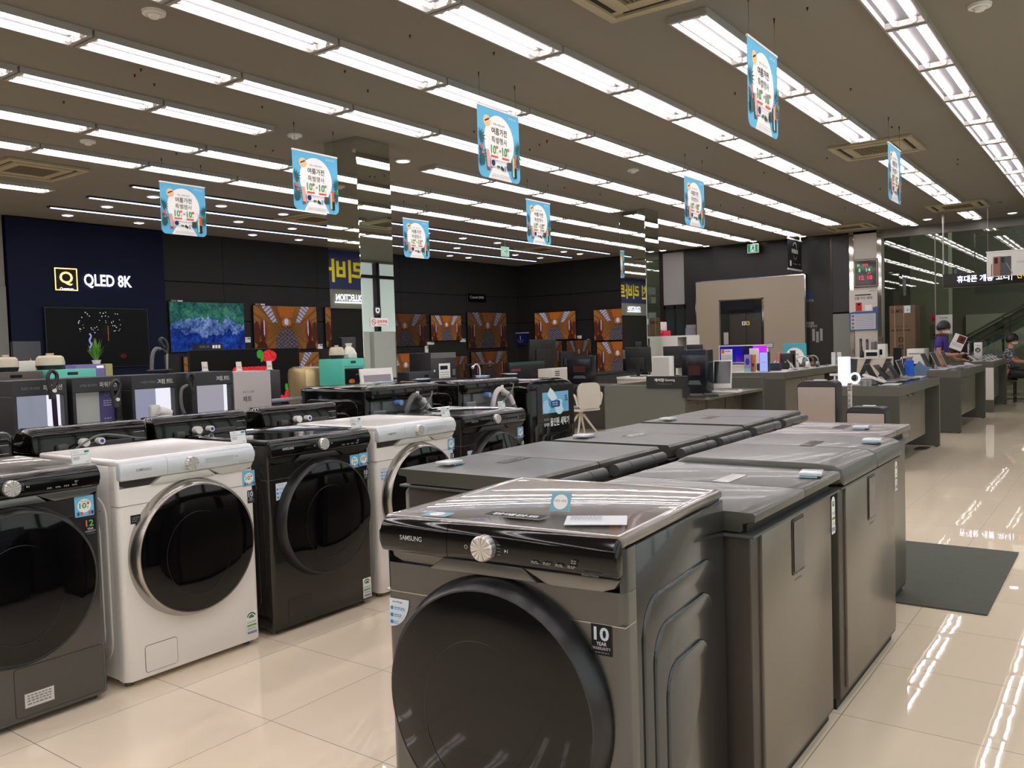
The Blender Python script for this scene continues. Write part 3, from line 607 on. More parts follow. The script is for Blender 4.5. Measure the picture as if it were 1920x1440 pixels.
front_washer('black front-load dryer between the two white machines, with two blue promo stickers', (2.975, YF, 0), 0, blackinox, blacksh, gblack, rimblack, mat('dark_lip', (60,58,55), .3, .6), inktxt, True,
    stickers=(('promo_sticker', lambda P: promo(P, .20, .775, .066, True)), ('promo_sticker', lambda P: promo(P, .268, .778, .066)), ('warranty_sticker', lambda P: warranty(P, .296, .70, w=.036, h=.055)), ('smart_sticker', lambda P: smartcard(P, -.30, .68, .07, .085)), ('energy_label', lambda P: energy(P, .26, .04, .062, .11))), front=mat('black_inox_front', (48,47,44), .2, .7, coat=.5))
front_washer('farther of the two white front-load washers, with a pale silver panel', (3.715, YF, 0), 0, whitee, whitee, silverp, rimchrome, mat('white_lip'), greytxt, False,
    stickers=(('promo_sticker', lambda P: promo(P, .278, .778, .066)), ('warranty_sticker', lambda P: warranty(P, .302, .695, w=.036, h=.062)), ('smart_sticker', lambda P: smartcard(P, -.31, .67))))
front_washer('glossy black front-load washer at the far end of the aisle row', (4.475, YF, 0), 0, blackinox, blacksh, gblack, rimblack, mat('dark_lip'), greytxt, True,
    stickers=(('promo_sticker', lambda P: promo(P, .262, .775, .07)), ('warranty_sticker', lambda P: warranty(P, .302, .695, w=.036, h=.062)), ('smart_sticker', lambda P: smartcard(P, -.29, .69, .06, .06))))
zt = .9845
card((1.74, 3.475, zt), 0, 'white price card standing on the grey-brown dryer at the left edge'); card((2.50, 3.475, zt), 0, 'white price card standing on the nearer white washer', .085, .062)
card((3.27, 3.475, zt), 0, 'white price card standing on the black dryer between the white machines'); card((4.03, 3.475, zt), 0, 'white price card standing on the farther white washer'); card((4.62, 3.475, zt), 0, 'white price card standing on the glossy black end washer')
# papers on the foreground machine
def sheet(name, label, cat, loc, rz, art, sizes):
    t = thing(name, label, cat, loc, rz); bm = bm_new(); w_, h_ = sizes; box(bm, -w_/2, w_/2, -h_/2, h_/2, 0, .0012); obj('paper', bm, mat('paper_white', (206,212,216), .6), t, smooth=False)
    P = Print(0); art(P, w_, h_); q = P.obj('print', t, (0,0,.0013)); q.rotation_euler = (-PI/2, 0, 0); return t
def art_note(P, w_, h_): lines(P, -w_*.42, w_*.1, [h_*(.4-.07*k) for k in range(8)], .003, flat((150,156,164)))
def art_tag(P, w_, h_): P.rect(-w_/2, -h_/2, w_/2, h_/2, blk); P.text('판매완료', 0, -h_*.25, h_*.5, white_ink, w_*.8, .02, 'c')
def art_blue(P, w_, h_): P.rect(-w_/2, -h_/2, w_/2, h_/2, flat((120,176,190))); P.disc(0, 0, h_*.4, white_ink); P.text('10% 10%', 0, 0, h_*.12, greytxt, w_*.6, 0, 'c')
ZT = .985
a = (1.749, 1.043, 0.985); sheet('handwritten_note', 'white sheet of handwritten notes lying on the foreground washer', 'paper', (a[0], a[1], ZT), math.radians(-62), art_note, (.148,.105))
a = (1.705, 1.251, 0.985); sheet('folded_sign', 'black card with bold white Korean lettering lying on the foreground washer', 'sign', (a[0], a[1], ZT), math.radians(-84), art_tag, (.165,.05))
a = (1.808, 1.185, 0.985); t = sheet('promo_leaflet', 'pale blue leaflet propped up behind the black card on the foreground washer', 'leaflet', (a[0]+.005, a[1]+.0, ZT+.022), math.radians(-80), art_blue, (.055,.05)); t.rotation_euler = (math.radians(62), 0, math.radians(-80))
a = (1.604, 1.461, 0.985); sheet('promo_leaflet', 'pale blue leaflet lying flat at the left corner of the foreground washer', 'leaflet', (a[0]+.02, a[1]-.02, ZT), math.radians(-80), art_blue, (.07,.05))
# ================================================================ TOP LOADERS SEEN FROM BEHIND
hosegrey = mat('grey_hose', (96,96,94), .5); hosewhite = mat('white_hose', (196,192,196), .5); backgrey = mat('galvanised_back', (92,96,98), .4, .2); plasgrey = mat('dark_grey_plastic', (66,66,66), .5); whitecap = mat('white_cap', (222,220,214), .4); bluecap = mat('blue_cap', (110,150,200), .4)
def top_loader(x, label, cable=False):
    t = thing('top_load_washer', label, 'washing machine', (x, 4.86, 0), PI)
    bm = bm_new(); box(bm, -.305, .305, 0, .60, .03, .95, .02, 3); obj('cabinet', bm, blacksh, t)
    bm = bm_new(); box(bm, -.31, .31, -.01, .42, .95, 1.01, .025, 3); obj('top_frame', bm, blacksh, t)
    bm = bm_new(); prism(bm, [(.66,.965), (.657,1.055), (.645,1.078), (.62,1.088), (.50,1.088), (.40,1.01), (.40,.95)], -.30, .30, .0, plane='yz')
    es = [e for e in bm.edges if abs(e.verts[0].co.x-e.verts[1].co.x) < 1e-5]; bmesh.ops.bevel(bm, geom=es, offset=.03, segments=3, profile=.5, affect='EDGES'); obj('rear_console', bm, blacksh, t, ang=50)
    bm = bm_new(); box(bm, -.2, .08, .6, .668, .93, 1.0, .004, 1); box(bm, -.27, .27, .6, .645, .90, .955, .006, 1); obj('valve_plate', bm, plasgrey, t)
    for xx, m, r in ((.06, whitecap, .021), (-.02, whitecap, .017)):
        bm = bm_new(); cyl(bm, (xx, .655, 1.002), (xx, .70, 1.004), r, seg=20); o = obj('valve_cap', bm, m, t)
    bm = bm_new(); cyl(bm, (-.02, .70, 1.004), (-.02, .703, 1.004), .009, seg=12); obj('valve_mark', bm, flat((50,80,150)), t)
    bm = bm_new(); box(bm, .14, .19, .65, .69, .97, 1.005, .006, 2); obj('pump_box', bm, plasgrey, t)
    for zz in (.99, 1.03):
        bm = bm_new(); box(bm, -.27, -.21, .655, .661, zz-.004, zz, .001, 1); obj('vent_slot', bm, greyplas, t, smooth=False)
    bm = bm_new(); tube(bm, [(.27,.66,.93), (.25,.70,.955), (.21,.72,.95), (.18,.70,.92), (.16,.68,.88)], .009, 8); obj('drain_hose', bm, hosegrey, t)
    if cable:
        bm = bm_new(); tube(bm, [(.16,.70,.94), (.10,.71,.99), (.0,.715,1.035), (-.12,.715,1.02), (-.2,.70,1.0), (-.27,.67,.99)], .005, 8); obj('power_cable', bm, hosegrey, t)
    return t
top_loader(1.50, 'black top-load washer seen from behind, cut off by the left edge')
top_loader(2.17, 'black top-load washer seen from behind with a grey cable arching over its valves', True)
top_loader(2.80, 'black top-load washer seen from behind, behind the gap between white and black machines')
top_loader(3.50, 'black top-load washer seen from behind, behind the farther white washer')
def big_black(x, W, H, yb, label, mirrorhose=False):
    t = thing('large_washer', label, 'washing machine', (x, yb+.76, 0), PI)
    bm = bm_new(); box(bm, -W/2, W/2, 0, .70, .03, H, .04, 4); obj('cabinet', bm, blacksh, t)
    for s in (-1, 1):
        bm = bm_new()
        for k, (a, b, c, d, h) in enumerate(((.06,.62,.1,H-.09,.004), (.12,.56,.14,H-.18,.009))): prism(bm, rrect(a, b, c, d, .08, 6), s*(W/2+h), s*(W/2-.01), .004, 2, plane='yz')
        obj('side_pressing', bm, blacksh, t, ang=60)
    bm = bm_new(); box(bm, -W/2+.01, W/2-.01, .66, .76, H-.105, H-.002, .03, 3); obj('rear_top_band', bm, blacksh, t)
    bm = bm_new(); box(bm, -W/2+.05, W/2-.04, .69, .715, .1, H-.1, .004, 1)
    for k in range(7): box(bm, -W/2+.14, W/2-.1, .71, .728, .35+k*.09, .40+k*.09, .006, 2)
    box(bm, -W/2+.08, W/2-.13, .71, .735, H-.19, H-.11, .004, 1); obj('back_panel', bm, backgrey, t)
    bm = bm_new(); box(bm, W/2-.15, W/2-.03, .71, .75, .5, H-.17, .006, 1); obj('cover_bracket', bm, mat('light_bracket', (120,126,130), .35, .6), t)
    for xx, m, r in ((.10, bluecap, .02), (-.14, whitecap, .02)):
        bm = bm_new(); cyl(bm, (xx, .72, H-.125), (xx, .79, H-.125), r, seg=16); obj('valve_cap', bm, m, t)
    q = .02
    bm = bm_new(); tube(bm, [(.05,.77,.85), (.05,.78,.96), (.02,.785,1.03), (-.04,.785,H-.085), (-.1,.785,H-.11)], .022, 10); obj('drain_hose', bm, hosegrey if not mirrorhose else hosewhite, t)
    bm = bm_new(); tube(bm, [(-.1,.785,H-.11), (-.17,.785,1.0), (-.22,.785,.93)], .022, 10); obj('hose_sleeve', bm, hosewhite, t)
    bm = bm_new(); tube(bm, [(-.22,.785,.93), (-.27,.785,.85), (-.29,.785,.75)], .02, 10); obj('hose_end', bm, hosegrey, t)
    bm = bm_new(); tube(bm, [(.18,.78,.88), (.1,.8,.9), (0,.81,.95), (-.12,.81,1.0), (-.2,.8,1.06), (-.24,.78,1.1)], .006, 8); obj('power_cable', bm, hosegrey, t)
    P = Print(0); P.rect(0, 0, .035, .045, white_ink); P.disc(.017, .022, .012, blk, rin=.009); q = P.obj('warning_tag', t, (-.05, .79, H-.1)); q.rotation_euler = (0,0,PI)
    return t
big_black(4.46, .72, 1.165, 4.2, 'large black washer seen from behind with a grey and white drain hose')
big_black(5.55, .76, 1.15, 4.25, 'large black washer seen from behind with a white looped hose, left of the poster machine', True)
t = thing('large_washer', 'large black washer turned sideways with a light blue poster and Korean lettering on its side', 'washing machine', (6.42, 4.25, 0), math.radians(-2))
bm = bm_new(); box(bm, -.37, .37, 0, .72, .03, 1.06, .05, 4); obj('cabinet', bm, blacksh, t)
bm = bm_new(); prism(bm, [(-.37,1.0), (-.365,1.06), (-.31,1.10), (-.15,1.118), (.1,1.115), (.27,1.09), (.35,1.04), (.37,1.0)], .0, .72, .02, 3); obj('domed_top', bm, blacksh, t, ang=60)
bm = bm_new(); prism(bm, rrect(-.3,.32,.1,.72,.07), -.005, .01, .004); prism(bm, rrect(-.2,.24,.14,.62,.06), -.01, .01, .004); obj('side_pressing', bm, blacksh, t)
bm = bm_new(); box(bm, -.25, .33, -.004, 0, .60, 1.05, .001, 1); obj('clear_pocket', bm, mat('smoky_film', (34,34,33), .06), t, smooth=False)
P = Print(-.005); P.rect(-.17, .80, .24, .99, flat((110,170,204)))
for k, (a, b, c, d) in enumerate(((-.15,.82,.1,.12), (-.06,.86,.1,.12), (.05,.81,.12,.14), (.14,.83,.08,.1))): P.disc(a+.04, b+.04, c*.6, flat(((150,196,222), (76,140,184), (176,212,230), (96,160,200))[k]), d*.5)
P.poly([(-.1,.97), (-.05,1.03), (.0,1.0), (.06,.93), (-.02,.9)], flat((196,222,234))); P.poly(rrect(-.04,.1,.85,.91,.02), flat((30,70,110))); lines(P, -.02, .08, (.885,.865), .012, flat((140,190,220)))
lines(P, .18, .22, (.94,.92,.9), .01, navyi)
P.text('국내유일', -.16, .735, .022, flat((150,160,156)), .08); P.text('일체형', -.16, .685, .03, flat((206,214,210)), .08, .01); P.text('올인원 세탁기', -.065, .68, .075, flat((206,214,210)), .30, .02)
P.obj('poster', t)
# ================================================================ CHEST FRIDGES
fr_lid = mat('metallic_taupe_lid', (84,85,78), .34, .4, coat=.1); fr_lid2 = mat('metallic_pink_lid', (106,98,93), .32, .35, coat=.15); fr_body = mat('dark_taupe_body', (82,76,70), .35, .5); fr_front = mat('brushed_taupe_front', (132,126,116), .3, .75); gasket = mat('gasket_black', (18,18,18), .6); hinge_m = mat('hinge_plastic', (74,76,76), .4)
def chest(label, x0, x1, yf, side, H=.92, lidm=None, rounded=False, handle=True, label_sticker=True, scratch=True, depth=.66):
    """side -1: front faces the right aisle (-Y), +1: front faces the washers"""
    lidm = lidm or fr_lid; W = x1-x0; h = W/2
    t = thing('chest_refrigerator', label, 'refrigerator', ((x0+x1)/2, yf, 0), 0 if side < 0 else PI)
    bm = bm_new(); box(bm, -h+.035, h-.03, .012, depth, .04, .845, .006, 2); obj('body', bm, fr_body, t)
    bm = bm_new(); box(bm, -h+.10, h-.075, .0, .02, .07, .842, .004, 2); obj('front_panel', bm, fr_front, t)
    bm = bm_new(); box(bm, -h+.04, h-.035, .03, depth-.03, 0, .045); obj('plinth', bm, gasket, t, smooth=False)
    bm = bm_new(); box(bm, -h, h, -.012, depth, .846, .856, .004, 2); obj('top_rim', bm, hinge_m if not rounded else fr_body, t)
    bm = bm_new(); box(bm, -h+.03, h-.03, .02, depth-.02, .855, .88); obj('gasket', bm, gasket, t, smooth=False)
    for a, b in ((-h+.002, -.002+.02), (.004+.02, h-.002)):
        bm = bm_new()
        if rounded: prism(bm, [(-.015,.862), (-.018,.89), (-.008,H-.01), (.02,H+.004), (.08,H+.008), (depth-.05,H+.008), (depth-.012,H-.01), (depth-.01,.875), (.04,.875)], a, b, .016, 4, plane='yz')
        else: prism(bm, [(-.014,H-.027), (-.016,H-.006), (-.008,H), (.05,H), (depth-.02,H), (depth-.01,H-.01), (depth-.01,.862), (.03,.862), (.03,H-.034), (.022,H-.030)], a, b, .003, 2, plane='yz')
        if a > 0 or not rounded: pass
        obj('lid', bm, lidm, t, ang=40)
    for a, b in ((-h+.05, -.03), (.06, h-.04)):
        bm = bm_new(); cyl(bm, (a, depth+.028, .878), (b, depth+.028, .878), .025, seg=20)
        for f in (.25, .72): cyl(bm, (a+(b-a)*f, depth+.028, .878), (a+(b-a)*f+.012, depth+.028, .878), .0265, seg=20)
        obj('hinge_tube', bm, hinge_m, t)
    bm = bm_new()
    for xx in (-h*.55, h*.12, h*.75): box(bm, xx, xx+.05, depth+.02, depth+.055, .80, .85, .004, 1); cyl(bm, (xx+.025, depth+.05, .83), (xx+.025, depth+.075, .83), .008)
    obj('hinge_bracket', bm, steel, t)
    if handle:
        bm = bm_new(); prism(bm, rrect(-.075,.045,.655,.835,.008), -.003, .004, .002, 2); obj('display_frame', bm, darksteel, t)
        bm = bm_new(); prism(bm, rrect(-.066,.036,.664,.826,.004), -.0055, .004); obj('display_window', bm, mat('dark_window', (60,56,50), .12, .4), t, smooth=False)
        P = Print(-.0006); P.text('SAMSUNG', -.05, .632, .008, flat((110,104,96)), .07); P.obj('badge', t)
    if label_sticker:
        P = Print(-.0012); energy(P, h-.072, .70, .044, .135, True); P.obj('energy_label', t)
    if scratch:
        P = Print(0); P.rect(.03, .25, .22, .31, mat('clear_film', (120,118,110), .12)); q = P.obj('film_patch', t, (0,0,H+(.009 if rounded else .001))); q.rotation_euler = (-PI/2,0,0)
    return t
def pouch(loc, rz, label):
    t = thing('price_card', label, 'price card', loc, rz); bm = bm_new(); box(bm, -.05, .02, -.03, .03, 0, .003); obj('blue_leaflet', bm, flat((150,184,204)), t, smooth=False)
    bm = bm_new(); box(bm, -.04, .055, -.045, .03, .004, .016, .003, 2); obj('clear_holder', bm, mat('acrylic_card'), t); return t
chest('nearest of the right-hand chest refrigerators, taupe, directly behind the foreground washer', 2.30, 3.17, .87, -1)
chest('second right-hand chest refrigerator, taupe with thick rounded lid edges', 3.20, 4.18, .87, -1, .93, rounded=True)
chest('farthest right-hand chest refrigerator, with a pinkish grey lid', 4.27, 5.0, .99, -1, .92, fr_lid2, handle=False, label_sticker=False, depth=.56)
chest('nearest left-hand chest refrigerator, lid hinges toward the middle, beside the farther white washer', 2.53, 3.60, 2.44, 1)
chest('middle left-hand chest refrigerator between the nearest and farthest ones', 3.66, 4.62, 2.42, 1)
chest('farthest left-hand chest refrigerator, in front of the gaming counter', 4.70, 5.74, 2.45, 1)
a = (3.013, 0.920, 0.930); pouch((a[0], a[1], .9225), .2, 'clear price holder on the lid of the nearest right-hand chest refrigerator')
a = (3.941, 0.933, 0.930); pouch((a[0], a[1], .94), .1, 'clear price holder on the rounded second right-hand chest refrigerator')
a = (4.665, 1.157, 0.930); pouch((a[0], a[1], .9225), .1, 'clear price holder on the pinkish farthest right-hand chest refrigerator')
a = (2.685, 2.349, 0.930); pouch((a[0]+.03, a[1]-.03, .9225), PI, 'clear price holder on the nearest left-hand chest refrigerator')
a = (3.752, 2.406, 0.930); pouch((a[0]+.06, a[1]-.08, .9225), PI, 'clear price holder on the middle left-hand chest refrigerator')
a = (4.782, 2.413, 0.930); pouch((a[0]+.05, a[1]-.08, .9225), PI, 'clear price holder on the farthest left-hand chest refrigerator')
# floor mat
bm = bm_new(); prism(bm, [(4.72,.578), (4.72,1.75), (6.17,1.75), (6.17,.578)][::-1], 0, .009, .002, 1, plane='xy'); o = obj('floor_mat', bm, mat('mat_rubber', (88,90,80), .9, noise=.12, nscale=30, bump=.3, bscale=300), smooth=False); tag(o, 'dark grey-green rubber floor mat on the tiles beside the refrigerators', 'mat')
# ================================================================ SIGNS ON WALLS AND CEILING
def wallthing(name, label, cat, x, y, z, face, group=None):
    """face: 'Y' looks toward -Y (on the left wall), 'X' looks toward -X (on the far wall)"""
    return thing(name, label, cat, (x, y, z), 0 if face == 'Y' else -PI/2, group)
YW = Y1-.002
t = wallthing('shop_sign', 'navy shop sign with big yellow Korean lettering, seen mirrored in the columns', 'sign', -.6, YW-.012, 2.84, 'Y')
bm = bm_new(); box(bm, -2.6, 1.45, -.03, 0, 0, .86); obj('board', bm, mat('sign_navy', (22,34,92), .5), t, smooth=False)
P = Print(-.031); P.text('키친 리바트', -1.45, .14, .52, flat((232,214,20)), 2.75, .03); P.obj('lettering', t)
t = wallthing('lit_sign', 'small lit white COLLECTION sign below the navy shop sign, seen in the mirrored columns', 'sign', -.4, YW-.012, 2.52, 'Y')
bm = bm_new(); box(bm, -.55, .42, -.03, 0, 0, .03); obj('light_bar', bm, glow((235,235,255), 3), t, smooth=False)
P = Print(-.02); P.text('COLLECTION', -.55, .05, .15, glow((235,235,255), 3), .95, .02); P.obj('lettering', t)
# QLED logo
t = wallthing('logo_sign', 'glowing gold square Q logo on the navy wall', 'sign', (6.910, 14.380, 2.573)[0], Y1-.065, (7.111, 14.380, 2.580)[2], 'Y')
gold = glow((255,200,110), 2.2); gw_ = glow((230,228,255), 2.6)
P = Print(-.02); s_ = .375
for a, b, c, d in ((0,0,s_,.018), (0,s_-.018,s_,s_), (0,0,.018,s_), (s_-.018,0,s_,s_)): P.rect(a, b, c, d, gold)
P.text('Q', s_/2, .085, .23, gold, .22, .015, 'c'); P.text('Quantum', s_/2, .005, .045, gw_, .22, .01, 'c'); P.obj('lettering', t)
bm = bm_new(); box(bm, .0, s_, -.018, 0, 0, s_); obj('backplate', bm, mat('slot_black'), t, smooth=False)
t = wallthing('lettering_sign', 'glowing white QLED 8K letters on the navy wall', 'sign', (7.391, 14.380, 2.635)[0], Y1-.065, (7.391, 14.380, 2.635)[2], 'Y')
P = Print(-.03); P.text('QLED 8K', 0, 0, .24, gw_, .85, .022); P.obj('lettering', t)
bm = bm_new(); box(bm, 0, .84, -.02, 0, .10, .115); obj('mounting_bar', bm, mat('slot_black'), t, smooth=False)
t = wallthing('lettering_sign', 'small black Crystal UHD sign high on the wall right of the corner television', 'sign', 17.75, YW, 2.66, 'Y')
bm = bm_new(); box(bm, 0, .82, -.04, 0, 0, .22, .004, 1); obj('board', bm, mat('gloss_black'), t, smooth=False)
P = Print(-.041); P.text('Crystal UHD', .41, .075, .085, flat((200,204,206)), .6, .01, 'c'); P.obj('lettering', t)
# televisions
def hall(U, V):
    x = (U-.5)*2; z = V; r = np.stack([.56+.0*U, .37+.0*U, .17+.0*U], -1)
    n = np.random.RandomState(2).rand(*U.shape)*1.6-.8
    def put(mask, c, k=1.0):
        nonlocal r
        r = np.where(mask[..., None], np.array(c)*k+(1-k)*r, r)
    d = np.hypot(x, (z-.42)*1.2); r = r*(0.72+.35*np.clip(d, 0, 1))[..., None]
    put((np.sin((x/(.12+abs(z-.42)))*9) > .55) & (abs(x) > .12), (.42,.22,.08), .55)
    for s in (-1, 1):
        cx = s*.52; w_ = .16+.0*z; sl = (z-.42)*1.15
        put((abs(abs(x)-(.22+.62*sl)) < .10*(.35+sl*1.6)) & (z > .62) & (x*s > 0), (.72,.74,.9), .85)
        put((abs(abs(x)-(.22+.62*sl)) < .10*(.35+sl*1.6)) & (z > .62) & (x*s > 0) & (np.sin(z*60+abs(x)*40) > .6), (.35,.22,.16), .8)
        put((((x-s*.72)/.13)**2+((z-.42)/.3)**2 < 1), (.52,.26,.10)); put((((x-s*.74)/.085)**2+((z-.40)/.24)**2 < 1), (.30,.13,.08))
        put((((x-s*.70)/.022)**2+((z-.5)/.2)**2 < 1), (.76,.72,.86))
        put((((x-s*.93)/.10)**2+((z-.38)/.26)**2 < 1), (.34,.15,.08)); put((((x-s*.78)/.17)**2+((z+.02)/.22)**2 < 1), (.26,.12,.08))
    put((abs(x) < .16+.3*(z-.62)) & (z > .74), (.66,.36,.12)); put((((x)/.15)**2+((z-.62)/.11)**2 < 1), (.7,.42,.18)); put((((x)/.07)**2+((z-.64)/.08)**2 < 1), (.78,.78,.9))
    put((abs(x) < .14) & (abs(z-.52) < .03) & (np.sin(x*90) > 0), (.22,.12,.08), .8)
    cr = ((x/.36)**2+((z-.08)/.40)**2 < 1)
    q = .33+.15*n+.12*np.sin(U*90)*np.sin(V*70); put(cr, (0,0,0)); r = np.where(cr[..., None], np.stack([q*.95, q*.84, q*.9], -1), r)
    return r*(1+.16*n)[..., None]*.95
def vnoise(U, V, k, rs):
    g = rs.rand(k+2, int(k*1.8)+2); x = U*k*1.8*.999; y = V*k*.999; i = x.astype(int); j = y.astype(int); a = x-i; b = y-j
    i = np.minimum(i, g.shape[1]-2); j = np.minimum(j, g.shape[0]-2)
    return g[j, i]*(1-a)*(1-b)+g[j, i+1]*a*(1-b)+g[j+1, i]*(1-a)*b+g[j+1, i+1]*a*b
def rocks(U, V):
    rs = np.random.RandomState(3); f = sum(vnoise(U, V, k, rs)*w for k, w in ((4,.3), (9,.25), (20,.25), (40,.3)))-.55
    c = vnoise(U, V, 5, rs)-.5; top = V > .50+.35*c
    g = np.stack([.14+.5*f, .36+.6*f, .32+.35*f], -1); b = np.stack([.05+.3*f, .20+.5*f, .52+.7*f], -1)
    r = np.where(top[..., None], g, b); rk = (abs(V-.48-.2*c) < .20*(1-abs(U-.5)*1.4)+.2*f)
    return np.where(rk[..., None], np.stack([.30+.9*f, .40+.9*f, .62+.8*f], -1), r)
def fireworks(U, V):
    r = np.zeros(U.shape+(3,))+.004; rs = np.random.RandomState(5)
    def dot(x, z, rx, rz, c): r[((U-x)/rx)**2+((V-z)/rz)**2 < 1] = c
    for _ in range(46): dot(.3+.42*rs.rand(), .58+.36*rs.rand(), .0045, .008, (.8,.85,.85))
    for k in range(14): dot(.405+.008*math.sin(k), .56-.022*k, .009, .018, (.62,.6,.85))
    for k in range(10): dot(.585, .64-.02*k, .006, .014, (.45,.28,.16))
    dot(.57, .62, .05, .1, (.05,.03,.03)); dot(.585, .62, .007, .09, (.5,.3,.15)); dot(.73, .18, .03, .04, (.3,.05,.04)); return r
def straw(U, V):
    r = np.zeros(U.shape+(3,))+.006; rs = np.random.RandomState(8)
    def berry(x, z, a, b):
        m = ((U-x)/a)**2+((V-z)/b)**2 < 1; n = rs.rand(*U.shape)*.25; r[m] = np.stack([.72+n, .08+n*.6, .12+n*.6], -1)[m]
    def leaf(x, z, a, b): r[((U-x)/a)**2+((V-z)/b)**2 < 1] = (.16,.6,.16)
    berry(.70, .90, .075, .085); leaf(.615, .93, .03, .06); leaf(.63, .86, .012, .04)
    for x in (.40,.46,.52,.58,.64): berry(x, .73, .04, .035)
    berry(.885, .33, .045, .10); leaf(.86, .45, .015, .05); leaf(.9, .46, .012, .06); berry(.81, .30, .03, .04); return r
def purple(U, V):
    a = .5+.5*np.sin(U*6+V*3); return np.stack([.05+.75*(U > .72)+.35*a*(U < .55)*(U > .35), .03+.1*a, .55+.4*(U > .72)-.35*(U > .5)*(U < .7)], -1)
def darkscreen(U, V): return np.stack([.02+.3*((U-.6)**2+(V-.45)**2 < .02)*(.5+.5*np.sin(U*60)), .02+.06*((U-.6)**2+(V-.45)**2 < .02), .03+.0*U], -1)
S_hall = picture('hall_picture', hall, 150, 84, .62); S_hall2 = picture('hall_picture_dim', lambda u, v: hall(u, v)*.62, 100, 56, .5)
S_rock = picture('river_rocks_picture', rocks, 120, 68, .75); S_fire = picture('fireworks_picture', fireworks, 200, 112, .8); S_straw = picture('berry_picture', straw, 150, 84, .8)
S_pur = picture('abstract_picture', purple, 60, 20, 1.0); S_dk = picture('dark_picture', darkscreen, 60, 60, 1.0)
bez = mat('bezel', (14,14,15), .3)
def tv(x0, x1, z0, z1, wall, scr, label, group='televisions on the dark walls', stand=None, name='television', cat='television', y=None, tilt=0, frame=bez, b=.012):
    w_, h_ = abs(x1-x0), z1-z0
    if wall == 'Y': t = thing(name, label, cat, ((x0+x1)/2, (Y1-.012) if y is None else y, z0), 0, group)
    else: t = thing(name, label, cat, (((X1-.012) if y is None else y), (x0+x1)/2, z0), -PI/2, group)
    bm = bm_new(); box(bm, -w_/2, w_/2, -.055, -.02, 0, h_, .004, 1); box(bm, -w_*.25, w_*.25, -.02, 0, h_*.25, h_*.75); obj('casing', bm, frame, t, smooth=False)
    s = bpy.data.objects.new('screen', scr); C.objects.link(s); s.parent = t; s.location = (-w_/2+b, -.0555, b); s.scale = (w_-2*b, 1, h_-2*b); return t
tv(6.70, 8.50, 1.27, 2.30, 'Y', S_fire, 'largest wall television, showing fireworks on black, on the navy wall', y=Y1-.065)
tv(8.96, 10.60, 1.50, 2.45, 'Y', S_rock, 'wall television showing blue river rocks under green trees')
tv(10.82, 12.48, 1.50, 2.42, 'Y', S_hall, 'wall television showing an arched orange hall, right of the river picture')
tv(12.72, 14.3, 1.52, 2.42, 'Y', S_hall, 'wall television mostly hidden behind the first mirrored column')
tv(14.45, 16.05, 1.50, 2.31, 'Y', S_hall2, 'dimmer wall television just right of the first mirrored column')
tv(16.22, 17.43, 1.62, 2.285, 'Y', S_hall, 'smallest upper wall television, between two dimmer ones')
tv(17.70, 19.45, 1.39, 2.385, 'Y', S_hall2, 'dim orange television under the Crystal UHD sign, left of the room corner')
tv(12.43, 13.82, 1.57, 2.36, 'X', S_hall, 'left one of the two bright televisions on the far wall')
tv(10.35, 11.86, 1.50, 2.35, 'X', S_hall, 'right one of the two bright televisions on the far wall, beside the column')
tv(9.2, 10.85, .62, 1.42, 'Y', S_hall, 'lower wall television mostly hidden behind the strawberry television, at its left')
tv(10.95, 12.5, .62, 1.44, 'Y', S_hall, 'lower wall television showing at the right edge of the strawberry television')
tv(14.5, 15.98, .55, 1.34, 'Y', S_hall, 'lower wall television right of the first column, behind the brown laptop box')
tv(16.6, 17.64, .62, 1.22, 'Y', S_hall2, 'small lower wall television behind the black cabinet')
tv(17.8, 19.43, .4, 1.31, 'Y', S_hall2, 'dark lower wall television below the Crystal UHD one')
tv(12.90, 13.80, .7, 1.545, 'X', S_hall2, 'lower dim television on the far wall, left of the other dim one')
tv(11.95, 12.76, .7, 1.54, 'X', S_hall2, 'lower dim television on the far wall, behind the black laptop poster')
tv(10.5, 11.78, .62, 1.475, 'X', S_hall, 'lower bright television on the far wall beside the second column')
for a, b_, c, f, lab in (((8.995, 14.380, 2.409)[0], (8.995, 14.380, 2.409)[2], 'QLED 8K', 'Y', 'small black strip label on top of the river television'), ((10.866, 14.380, 2.387)[0], (10.866, 14.380, 2.387)[2], 'QLED 8K', 'Y', 'small black strip label on top of the arched hall television')):
    t = wallthing('strip_label', lab, 'label', a, YW-.05, b_+.022, f); bm = bm_new(); box(bm, 0, .27, -.012, 0, 0, .055); obj('plate', bm, bez, t, smooth=False)
    P = Print(-.0125); P.text(c, .02, .015, .025, flat((190,190,190)), .1); [P.rect(.15+.035*k, .012, .178+.035*k, .042, white_ink) for k in range(3)]; P.obj('print', t)
LB = [(10.612, 10.766, 1.664, 1.771), (12.488, 12.655, 1.497, 1.602), (16.064, 16.370, 1.531, 1.599), (16.016, 16.137, 1.331, 1.507), (17.422, 17.647, 1.581, 1.667), (8.504, 8.691, 1.441, 1.577)]
LN = ['right of the river television', 'below the arched hall television', 'below the dim television right of the column', 'below the one right of the column, upright', 'below the smallest upper television', 'right of the fireworks television']
for r, n in zip(LB, LN):
    t = wallthing('price_label', 'tiny white price label on the dark wall '+n, 'price label', r[0], YW, r[2], 'Y'); bm = bm_new(); box(bm, 0, r[1]-r[0], -.014, 0, 0, r[3]-r[2]); obj('card', bm, white_ink, t, smooth=False)
    P = Print(-.0145); w_ = r[1]-r[0]; h_ = r[3]-r[2]; P.rect(w_*.55, h_*.55, w_*.95, h_*.9, flat((90,160,150))); lines(P, w_*.08, w_*.5, (h_*.6,), h_*.1, greytxt); P.obj('print', t)
